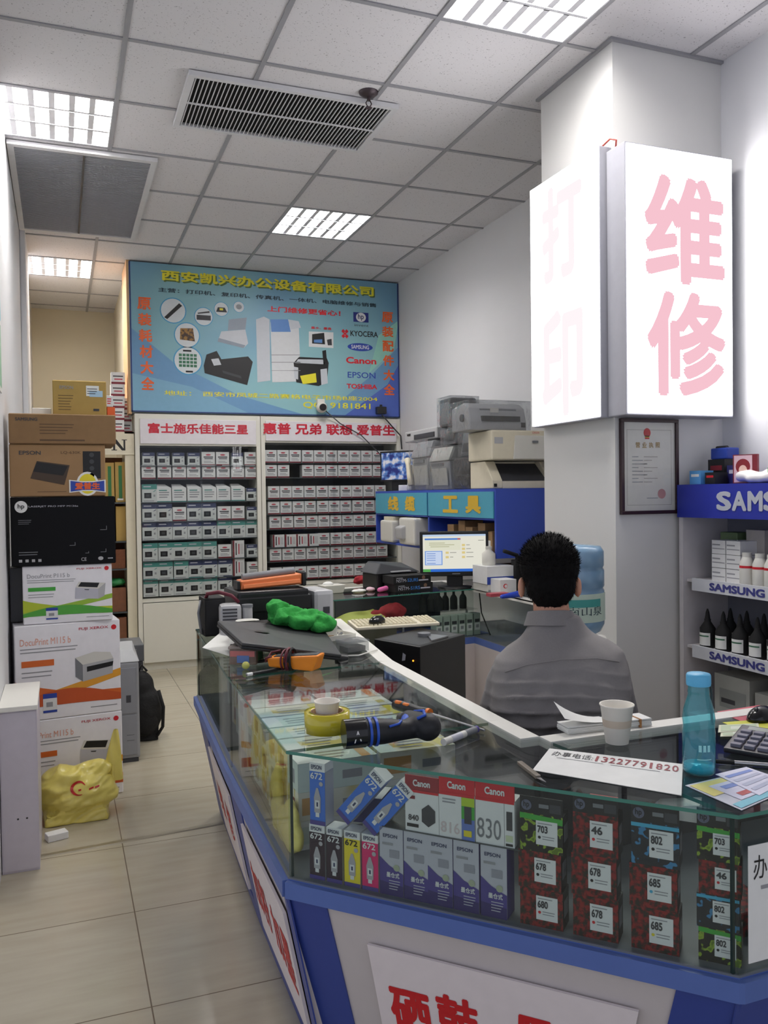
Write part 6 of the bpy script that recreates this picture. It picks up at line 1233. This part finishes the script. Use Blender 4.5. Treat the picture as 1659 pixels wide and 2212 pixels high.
# inside the bays
for k, (y, h, w_, l, x) in enumerate(((5.72, .205, .3, 'bigger white printer with a round side cover in the far bay of the blue shelf', 2.44), (6.22, .175, .26, 'smaller white printer at the far end inside the blue shelf', 2.46))):
    t = thing('white_printer', l, 'printer', (x, y, 1.066)); m = MB(); rnd(m, 0, .4, 0, w_, 0, h, PLW, .02); m.build('body', t)
    if k == 0: m = MB(); m.hexa([(-.03, .16, .04), (.01, .16, .04), (.01, .29, .04), (-.03, .29, .04)], [(-.04, .16, .13), (.01, .16, .15), (.01, .29, .15), (-.04, .29, .13)], PLG, .012); m.build('side_cover', t); m = MB(); m.cyl((-.012, .2, .08), (.0, .2, .08), .04, PLG); m.build('round_cover', t)
    else: m = MB(); m.box(.02, .2, .02, .22, h, h+.03, CREAM, .004); m.build('top_tray', t)
for k, (y, h, x) in enumerate(((5.28, .13, 2.6), (5.15, .16, 2.62), (5.0, .12, 2.6), (4.86, .15, 2.62), (4.73, .1, 2.6))):
    carton('kraft_carton', x, y-.05, 1.066, .14, .1, h+.04, KRAFT, f'brown carton inside the near bay of the blue shelf, {ORD[k]} from its middle board', group='brown cartons in the blue shelf', deco=lambda m, W, H: m.quad((-W/2-.0006, .07, H*.3), (-W/2-.0006, .02, H*.3), (-W/2-.0006, .02, H*.6), (-W/2-.0006, .07, H*.6), PAPER))

# ================================================================== PILLAR: CERTIFICATE; WATER DISPENSER
t = thing('framed_certificate', 'framed certificate with a red emblem on the front of the white pillar', 'certificate', (2.299, 3.066, 1.347))
FRM = mat('frame_dark_mahogany', (52, 32, 36), .25); m = MB(); W, H = .312, .424
for a_ in ((0, W, 0, .016), (0, W, H-.016, H), (0, .016, .016, H-.016), (W-.016, W, .016, H-.016)): m.box(a_[0], a_[1], -.006, .0135, a_[2], a_[3], FRM, .002)
m.build('frame', t)
m = MB(); m.fq(.016, .016, W-.016, H-.016, mat('certificate_paper', (228, 220, 214), .5), .004)
y = .0036; LN = mat('certificate_line', (176, 164, 158), .5)
for a_ in ((.035, .04, W-.035, .042), (.035, H-.05, W-.035, H-.048), (.035, .04, .037, H-.05), (W-.037, .04, W-.035, H-.05)): m.fq(*a_, LN, y)
cx = W/2-.012; m.disc(cx, H-.062, .019, .021, RED, y-.0004); m.fq(cx-.012, H-.09, cx+.012, H-.074, RED, y-.0004); m.fq(cx-.012, H-.083, cx+.012, H-.079, GOLD, y-.0008)
for k, c_ in enumerate('营业执照'): m.ft(c_, .082+.036*k, H-.128, .105+.036*k, H-.104, mat('certificate_gold', (176, 140, 80), .5), y-.0006, .02)
for k in range(8): m.fq(.062, H-.17-.016*k, .066+.04*(k % 3)*.6+.03, H-.167-.016*k, GREYT, y-.0006); m.fq(.125, H-.17-.016*k, .2-.03*((k*7) % 3), H-.167-.016*k, LN, y-.0006)
m.disc(W-.09, .09, .022, .022, mat('certificate_stamp', (206, 150, 150), .5), y-.0006); m.fq(.14, .07, .2, .073, GREYT, y-.0006)
m.build('printed_sheet', t)
m = MB(); m.fq(.016, .016, W-.016, H-.016, GLASS, .001); m.build('glass', t)
t = thing('water_dispenser', 'blue water cooler bottle on its stand, between the pillar and the seated person', 'water cooler', (1.895, 2.86, 0), -.55)
m = MB(); m.box(-.15, .15, -.15, .15, .02, .86, PLW, .02); m.box(-.13, .13, -.13, .13, 0, .02, PLD); m.build('stand', t); m = MB(); m.cyl((-.03, -.17, .6), (-.03, -.145, .6), .012, BLUEP); m.cyl((.04, -.17, .6), (.04, -.145, .6), .012, RED); m.build('taps', t)
WB = mat('bottle_translucent_blue', (142, 180, 210), .2, coat=.3); WB.node_tree.nodes['Principled BSDF'].inputs['Transmission Weight'].default_value = .35
m = MB(); m.lathe([(.05, .86), (.12, .9), (.134, .93), (.134, .985), (.13, .99), (.134, .995), (.134, 1.06), (.128, 1.07), (.134, 1.08), (.134, 1.14), (.128, 1.15), (.133, 1.16), (.133, 1.215), (.12, 1.235), (.0, 1.245)], WB, 40, cap=False); m.build('bottle', t)
m = MB(); n = 20; LBL = mat('water_label_green_white', (196, 214, 196), .5)
def cq(a0, a1, z0, z1, mt, r=.1362): m.grid(lambda u, v: (r*math.cos(a0+(a1-a0)*u), r*math.sin(a0+(a1-a0)*u), z0+(z1-z0)*v), 36, 1, mt)
cq(-3.0, -.1, .945, 1.055, LBL); cq(-1.9, -.6, 1.005, 1.035, mat('water_label_hill', (70, 160, 150), .5), .1366)
vs, fs_ = text_geo('秋南山泉', .0)[:2]; m.add([(.137*math.cos(-2.1+1.55*x), .137*math.sin(-2.1+1.55*x), .972+.035*yy) for x, yy in vs], fs_, mat('label_ink', (30, 60, 66), .5)); m.build('label', t)

# ================================================================== BLUE-HEADED RACK BY THE PILLAR
t = thing('display_rack', 'display rack with a blue header board beside the pillar', 'rack', (0, 0, 0)); RX = 2.6
RKW = mat('rack_white', (206, 202, 204), .45); RKB = mat('rack_grey_back', (120, 122, 134), .6)
m = MB(); m.box(RX, RX+.27, 3.025, 3.05, 0, 1.33, RKW); m.box(RX, RX+.27, 1.9, 1.925, 0, 1.33, RKW); m.box(RX, RX+.27, 1.925, 3.025, .0, .06, RKW); m.build('frame', t)
m = MB(); m.box(2.855, 2.873, 1.925, 3.025, .06, 1.33, RKB); m.build('back_panel', t)
HB = mat('rack_header_blue', (30, 44, 150), .4)
m = MB(); m.box(RX-.01, RX+.27, 1.9, 3.05, 1.3305, 1.476, HB); o = m.build('header_board', t)
ya = pX(1550, 1080, RX-.012).y; yb = pX(1652, 1080, RX-.012).y; pitch = (ya-yb)/3
m = MB()
for k, c_ in enumerate('SAMSUNG'): m.text(c_, (RX-.0115, ya-pitch*k, 1.368), (0, -pitch*.82, 0), (0, 0, .072), mat('header_grey_letter', (176, 180, 190), .45), .04)
m.build('lettering', o)
for zt, zb in ((1.062, 1.008), (.766, .712), (.46, .41)):
    m = MB(); m.box(RX+.02, RX+.255, 1.926, 3.024, zt-.02, zt-.008, RKW); m.box(RX+.004, RX+.018, 1.926, 2.975, zb, zt, mat('shelf_edge_strip', (206, 208, 214), .4)); o = m.build('shelf', t); m = MB()
    y = pX(1532, 1270, RX).y if zt > 1 else pX(1532, 1415, RX).y
    m.text('SAMSUNG', (RX+.0032, y, zb+.012), (0, -.30, 0), (0, 0, .03), mat('strip_navy_letter', (60, 62, 130), .45), .04); m.text('三星', (RX+.0032, y-.37, zb+.012), (0, -.1, 0), (0, 0, .03), mat('strip_navy_letter', (60, 62, 130)), .02); m.build('strip_lettering', o)
def wx(px, py, x=RX+.06): return pX(px, py, x)
for k, (z, w_) in enumerate(((1.0545, 1), (1.115, 1), (1.175, .98))):
    for j in range(2):
        y = wx(1556, 1200).y-.085*j; m = MB(); m.box(0, .12, -.04*w_, .04*w_, 0, .058, WHITE); m.quad((-.0006, .036, .02), (-.0006, -.036, .02), (-.0006, -.036, .024), (-.0006, .036, .024), GREYT); m.quad((-.0006, .036, .036), (-.0006, -.01, .036), (-.0006, -.01, .042), (-.0006, .036, .042), GREYT)
        tag(place(m.build('small_white_carton'), (RX+.05, y, z)), f'small white carton, {LY[k]} of the {("pillar-side", "bottle-side")[j]} pile on the upper rack shelf', 'box', 'white cartons on the rack')
for k, (px, c_) in enumerate(((1614, RED), (1642, RED), (1668, RED))):
    q = wx(px, 1240, RX+.05); t2 = thing('toner_bottle', f'white bottle with a red band on the upper rack shelf, {ORD[k]} from the white cartons', 'bottle', (q.x, q.y, 1.0545), 0, 'white bottles on the rack')
    m = MB(); m.lathe([(.028, 0), (.03, .005), (.03, .09), (.02, .115), (.018, .118)], PLW, 20); m.build('bottle', t2); m = MB(); m.lathe([(.019, .118), (.019, .135)], PLW, 16); m.build('cap', t2); m = MB(); m.lathe([(.0304, .072), (.0304, .082)], c_, 20, cap=False); m.build('band', t2)
q = wx(1600, 1165, RX+.15); carton('green_carton', RX+.17, q.y, 1.0545, .08, .1, .21, mat('carton_olive_green', (96, 116, 80), .6), 'tall olive green carton at the back of the upper rack shelf')
carton('pale_carton', RX+.18, q.y-.14, 1.0545, .08, .1, .225, mat('carton_pale_grey', (176, 170, 164), .6), 'tall pale carton at the back of the upper rack shelf beside the olive one')
k_ = 0
for row, x in ((0, RX+.05), (1, RX+.15)):
    for j in range(6):
        y = 2.93-.095*j-.03*row; t2 = thing('ink_bottle', f'black labelled ink bottle, {ORD[j]} from the pillar, {("front", "rear")[row]} row on the rack', 'bottle', (x, y, .7585), 0, 'black ink bottles on the rack')
        m = MB(); m.lathe([(.031, 0), (.033, .005), (.033, .085), (.014, .115), (.014, .125)], BLKM, 18); m.build('bottle', t2); m = MB(); m.lathe([(.012, .125), (.008, .155), (.003, .17)], BLKM, 14); m.build('nozzle', t2)
        m = MB(); m.grid(lambda u, v: (.0336*math.cos(2.3+2.0*u), .0336*math.sin(2.3+2.0*u), .012+.055*v), 8, 1, PAPER); m.grid(lambda u, v: (.034*math.cos(2.5+1.6*u), .034*math.sin(2.5+1.6*u), .05+.006*v), 8, 1, mat('label_green', (60, 110, 80), .5)); m.build('label', t2)
for k, (y, h, w_) in enumerate(((2.8, .2, .2), (2.56, .16, .22), (2.33, .18, .2))):
    m = MB(); m.box(0, .16, -w_/2, w_/2, 0, h, mat('carton_silver_grey', (170, 172, 166), .6)); m.quad((-.0006, w_*.35, h*.3), (-.0006, -w_*.4, h*.3), (-.0006, -w_*.4, h*.7), (-.0006, w_*.35, h*.7), mat('carton_grey_print', (140, 144, 140), .6)); m.quad((-.001, w_*.3, h*.4), (-.001, -w_*.1, h*.4), (-.001, -w_*.1, h*.5), (-.001, w_*.3, h*.5), DARKT)
    tag(place(m.build('grey_carton'), (RX+.06, y, .4525)), f'silver grey carton on the lowest rack shelf, {ORD[k]} from the pillar', 'box', 'silver grey cartons on the rack')
# on top of the rack
HT = 1.477
for k, (y, x, w_, h, mt, l) in enumerate(((2.98, 2.63, .07, .06, mat('pack_light_blue', (90, 160, 214), .5), 'light blue carton at the pillar end on top of the rack'), (2.9, 2.64, .06, .05, BLK, 'black carton beside the light blue one on top of the rack'), (2.96, 2.73, .1, .11, BLK, 'bigger black carton behind the light blue one on top of the rack'), (2.84, 2.72, .09, .08, mat('pack_navy_box', (36, 36, 96), .5), 'navy carton at the back on top of the rack'))):
    m = MB(); m.box(0, .07, -w_/2, w_/2, 0, h, mt); m.quad((-.0006, w_*.35, h*.55), (-.0006, -w_*.35, h*.55), (-.0006, -w_*.35, h*.75), (-.0006, w_*.35, h*.75), (PAPER, RED, DRED, SILV)[k]); tag(place(m.build('small_carton'), (x, y, HT)), l, 'box')
m = MB(); m.box(0, .07, -.05, .05, 0, .05, BLUEP, .006); m.cyl((.02, -.03, .05), (.02, .03, .05), .01, BLK); tag(place(m.build('blue_gadget'), (2.74, 2.955, HT+.1105)), 'bright blue gadget on the bigger black carton on the rack', 'gadget')
t2 = thing('picture_card', 'small upright card picturing a red-haired face, on top of the rack', 'card', (2.66, 2.72, HT), -1.15); m = MB(); m.box(-.05, .05, 0, .02, 0, .12, DRED); m.build('card', t2); m = MB(); m.fq(-.045, .004, .03, .116, mat('card_pink', (216, 180, 190), .5)); m.disc(-.008, .07, .03, .032, mat('card_red_hair', (130, 26, 36), .5), -.001); m.disc(-.008, .055, .017, .021, mat('card_face', (226, 190, 176), .5), -.0014); m.build('picture', t2)
m = MB(); WBG = mat('white_polythene', (226, 222, 220), .3); m.ball((0, -.02, .035), (.1, .18, .035), WBG, 18); m.ball((.03, -.15, .055), (.09, .16, .05), WBG, 16); m.ball((-.05, .13, .02), (.06, .1, .02), WBG, 14); m.ball((-.07, .2, .03), (.03, .05, .022), WBG, 12)
qq = m.blob(.009, 2, lambda p: .008*(1-2*abs(noise.noise(p*16)))); qq.v = [(x, y, max(z, 0)) for x, y, z in qq.v]; t2 = thing('white_bag', 'crumpled white plastic bag lying on top of the rack', 'bag', (2.72, 2.5, HT)); qq.build('body', t2)
m = MB(); m.fq(-.012, .0, .012, .02, GREENP); o = m.build('green_mark', t2); o.location = (-.098, .05, .04); o.rotation_euler = (0, 0, -PI/2)

# ================================================================== THE SEATED PERSON
hc = pY(1186, 1232, 2.16); PYAW = -.42
rot = Matrix.Rotation(PYAW, 3, 'Z'); off = rot @ Vector((0, .075, 0))
PX, PYY = hc.x-off.x, hc.y-off.y
SKIN = mat('skin', (206, 150, 122), .5, var=.05); SHIRT = mat('grey_shirt_cloth', (128, 124, 123), .85, var=.08, scale=200); HAIR = mat('black_hair', (13, 11, 11), .85, spec=.15); TROU = mat('dark_trousers', (38, 40, 48), .85); SHOE = mat('dark_shoe', (26, 24, 24), .5)
t = thing('person', 'person in a grey shirt with short black hair, seated with back to the camera', 'person', (PX, PYY, 0), PYAW)
def arm(m, s, mt, grow=0.0, full_=True):
    sh, el, wr = Vector((s*.138, -.012, .928)), Vector((s*.2, .03, .70)), Vector((s*.145, .27, .625))
    m.capsule(sh, .05+grow, el, .043+grow, mt)
    if full_: m.capsule(el, .042+grow, wr, .028+grow, mt)
    return sh, el, wr
m = MB()
HZ = 1.215; HY = .075
m.ball((0, HY, HZ+.012), (.073, .09, .088), SKIN, 24); m.ball((0, HY+.025, HZ-.045), (.058, .07, .068), SKIN, 20); m.ball((0, HY+.09, HZ-.005), (.012, .02, .022), SKIN, 10); m.ball((0, HY+.084, HZ-.055), (.024, .012, .012), SKIN, 10); m.ball((0, HY+.078, HZ-.09), (.022, .018, .018), SKIN, 10)
for s in (-1, 1):
    m.ball((s*.083, HY-.005, HZ-.048), (.011, .02, .033), SKIN, 12, Matrix.Rotation(s*.3, 3, 'Z')); m.ball((s*.03, HY+.078, HZ+.012), (.012, .01, .008), SKIN, 8)
m.capsule((0, .03, 1.02), .056, (0, HY-.015, HZ-.07), .052, SKIN)
m.ball((0, -.01, .95), (.13, .07, .06), SKIN, 18); m.ball((0, -.04, .8), (.13, .08, .2), SKIN, 18); m.ball((0, 0, .55), (.14, .10, .1), SKIN, 18)
for s in (-1, 1):
    sh, el, wr = arm(m, s, SKIN)
    hip, kn, an = Vector((s*.09, .03, .52)), Vector((s*.14, .44, .52)), Vector((s*.14, .42, .09))
    m.capsule(hip, .08, kn, .055, SKIN); m.capsule(kn, .054, an, .036, SKIN); m.capsule(an-Vector((0, .02, .045)), .034, an+Vector((0, .16, -.06)), .028, SKIN)
    pc = wr+Vector((-s*.012, .05, -.016)); m.ball(pc, (.038, .048, .014), SKIN, 14, Matrix.Rotation(s*.25, 3, 'Z'))
    for k, ln in enumerate((.062, .07, .066, .052)):
        b0 = pc+Vector((-s*(.012-.0)+(k-1.5)*.019*s*-1, .036, .002)); b1 = b0+Vector((-s*.008, ln*.5, -.004)); b2 = b1+Vector((-s*.004, ln*.42, -.016)); m.capsule(b0, .0085, b1, .008, SKIN, 8); m.capsule(b1, .008, b2, .0068, SKIN, 8)
    tb0 = pc+Vector((-s*.03, -.018, .0)); tb1 = tb0+Vector((-s*.024, .026, -.004)); m.capsule(tb0, .0105, tb1, .0095, SKIN, 8); m.capsule(tb1, .0095, tb1+Vector((-s*.006, .026, -.006)), .0078, SKIN, 8)
def lean(v):
    x, y, z = v; k = min(1, max(0, (z-.56)/.1))*min(1, max(0, (1.08-z)/.1)); return (x+.010*k, y, z+.08*x*k*min(1, max(0, (z-.7)/.2)))
m.v = [lean(v) for v in m.v]
m.blob(.0065, 3).build('body', t)
# face marks that are not skin
m = MB()
for s in (-1, 1): m.ball((s*.03, HY+.0865, HZ+.012), (.010, .004, .005), mat('eye_white', (228, 226, 222), .3), 10); m.ball((s*.03, HY+.0895, HZ+.012), (.0045, .002, .0045), BLKM, 8)
m.build('eyes', t)
# shirt: loft fused with sleeves, creased across the back
m = MB()
sec = [(.475, .178, .14, .005), (.58, .178, .138, -.015), (.68, .182, .132, -.045), (.80, .192, .132, -.058), (.88, .196, .13, -.052), (.935, .192, .118, -.04), (.985, .182, .104, -.02), (1.012, .145, .088, -.004), (1.035, .102, .074, .01), (1.06, .082, .068, .024), (1.085, .07, .065, .034)]
n = 40; vs = []
for z, a, b, yy in sec:
    for k in range(n):
        u = 2*PI*k/n; ca, sa = math.cos(u), math.sin(u); vs.append((a*math.copysign(abs(ca)**.8, ca), yy+b*math.copysign(abs(sa)**.85, sa), z))
fs_ = [(i*n+k, i*n+(k+1) % n, (i+1)*n+(k+1) % n, (i+1)*n+k) for i in range(len(sec)-1) for k in range(n)]+[tuple(range(n))[::-1], tuple(range((len(sec)-1)*n, len(sec)*n))]
m.add(vs, fs_, SHIRT)
for s in (-1, 1):
    sh, el, wr = arm(m, s, SHIRT, .014, False); m.capsule(el, .055, el.lerp(wr, .9), .04, SHIRT)
def crease(p):
    if p.z > 1.04: return 0
    w_ = 0
    f = min(1, max(0, (1.0-p.z)/.15))
    q_ = p.z*1.0+.35*p.x*p.x*2.2+.02*noise.noise(Vector((p.x*5, p.y*4, p.z*5)))
    ph = q_*2*PI/.075+1.6*noise.noise(Vector((p.x*3.2, 7.3, p.z*5)))
    w_ = (1-abs(math.sin(ph)))**1.5*max(0, .4+noise.noise(Vector((p.x*4+3, 1.2, p.z*9))))
    dg = math.sin((p.z*1.3+(abs(p.x))*1.5)*2*PI/.11+2*noise.noise(p*4))*.5
    g_ = 1-min(1, max(0, (abs(p.x)-.13)/.07))*.75; bk = 1.6 if p.y < -.02 else .45; return (.0125*f*w_+.004*f*dg)*g_*bk+.002*noise.noise(p*26)
m.v = [(x+.010, y, z+.08*x*min(1, max(0, (z-.7)/.2))) for x, y, z in m.v]
q = m.blob(.0065, 9, crease); q.build('shirt', t)
m = MB(); n = 40
def coll(u, v):
    a = 2*PI*u; r = .064+.014*(1-v)+.004*math.sin(3*a); return (r*1.02*math.cos(a), .034+r*math.sin(a)+.014*v, 1.058+.04*v-.012*math.sin(a))
m.grid(coll, n, 6, SHIRT); m.grid(lambda u, v: tuple(Vector(coll(u, v))*Vector((1, 1, 1)).x+Vector((.004*math.cos(2*PI*u)*-1, -.004*math.sin(2*PI*u), .0))), n, 6, SHIRT); m.build('collar', t)
m = MB(); m.tube([(-.15, -.105, .95), (-.09, -.127, .975), (0, -.134, .99), (.1, -.127, .992), (.165, -.105, .978)], .0018, SHIRT, 6); m.build('yoke_seam', t)
m = MB()
m.ball((0, .0, .545), (.18, .135, .075), TROU, 20)
for s in (-1, 1): m.capsule((s*.09, .03, .535), .092, (s*.14, .44, .53), .066, TROU); m.capsule((s*.14, .44, .525), .066, (s*.14, .42, .13), .05, TROU)
m.blob(.011, 3, lambda p: .003*noise.noise(p*20)).build('trousers', t)
for s in (-1, 1): m = MB(); m.capsule((s*.14, .39, .045), .044, (s*.145, .57, .036), .036, SHOE); m.v = [(x, y, max(z, .0)) for x, y, z in m.v]; m.build('shoe', t)
# hair: cap plus short strands
m = MB()
m.ball((0, HY-.006, HZ+.018), (.088, .1, .094), HAIR, 28); m.ball((0, HY-.032, HZ-.035), (.073, .072, .075), HAIR, 24); m.ball((0, HY-.034, HZ-.085), (.05, .045, .04), HAIR, 20)
for s in (-1, 1): m.ball((s*.064, HY+.025, HZ-.0), (.014, .032, .045), HAIR, 14)
q = m.blob(.006, 2, lambda p: .0025*noise.noise(p*70))
q.v = [(x, min(y, HY+.062-.25*max(0, HZ+.03-z)), z) if z < HZ+.06 else (x, y, z) for x, y, z in q.v]
rr = random.Random(4); base = [Vector(v) for v in q.v]; cen = Vector((0, HY-.01, HZ))
for k in range(5200):
    p = base[rr.randrange(len(base))]
    if p.y > HY+.05: continue
    nn = (p-cen).normalized(); up_ = (p.z-HZ)
    d = (nn*(.75 if up_ > 0 else .35)+Vector((rr.uniform(-.35, .35), rr.uniform(-.35, .35), rr.uniform(-.2, .35) if up_ > .02 else -.8))).normalized()
    L = rr.uniform(.008, .017) if up_ > .02 else rr.uniform(.006, .014); sd = d.cross(nn)
    sd = sd.normalized()*.0011 if sd.length > 1e-3 else Vector((.0011, 0, 0)); sd2 = d.cross(sd).normalized()*.0011; p = p-nn*.002
    q.add([p-sd, p+sd, p+sd2, p+d*L], [(0, 1, 3), (1, 2, 3), (2, 0, 3)], HAIR)
q.build('hair', t)
# stool
q = rot @ Vector((0, .02, 0))
t = thing('stool', 'round dark stool under the seated person', 'stool', (PX+q.x, PYY+q.y, 0), PYAW)
m = MB(); m.lathe([(.0, .42), (.16, .42), (.17, .435), (.165, .465), (.0, .468)], BLKM, 32, cap=False); m.build('seat', t)
for k in range(4):
    a = PI/4+PI/2*k; m = MB(); m.cyl((.1*math.cos(a), .1*math.sin(a), .42), (.17*math.cos(a), .17*math.sin(a), 0), .013, STEEL, n=12); m.build('leg', t)
m = MB(); m.lathe([(.14, .15), (.147, .157), (.14, .164), (.133, .157), (.14, .15)], STEEL, 28, cap=False); m.build('foot_ring', t)
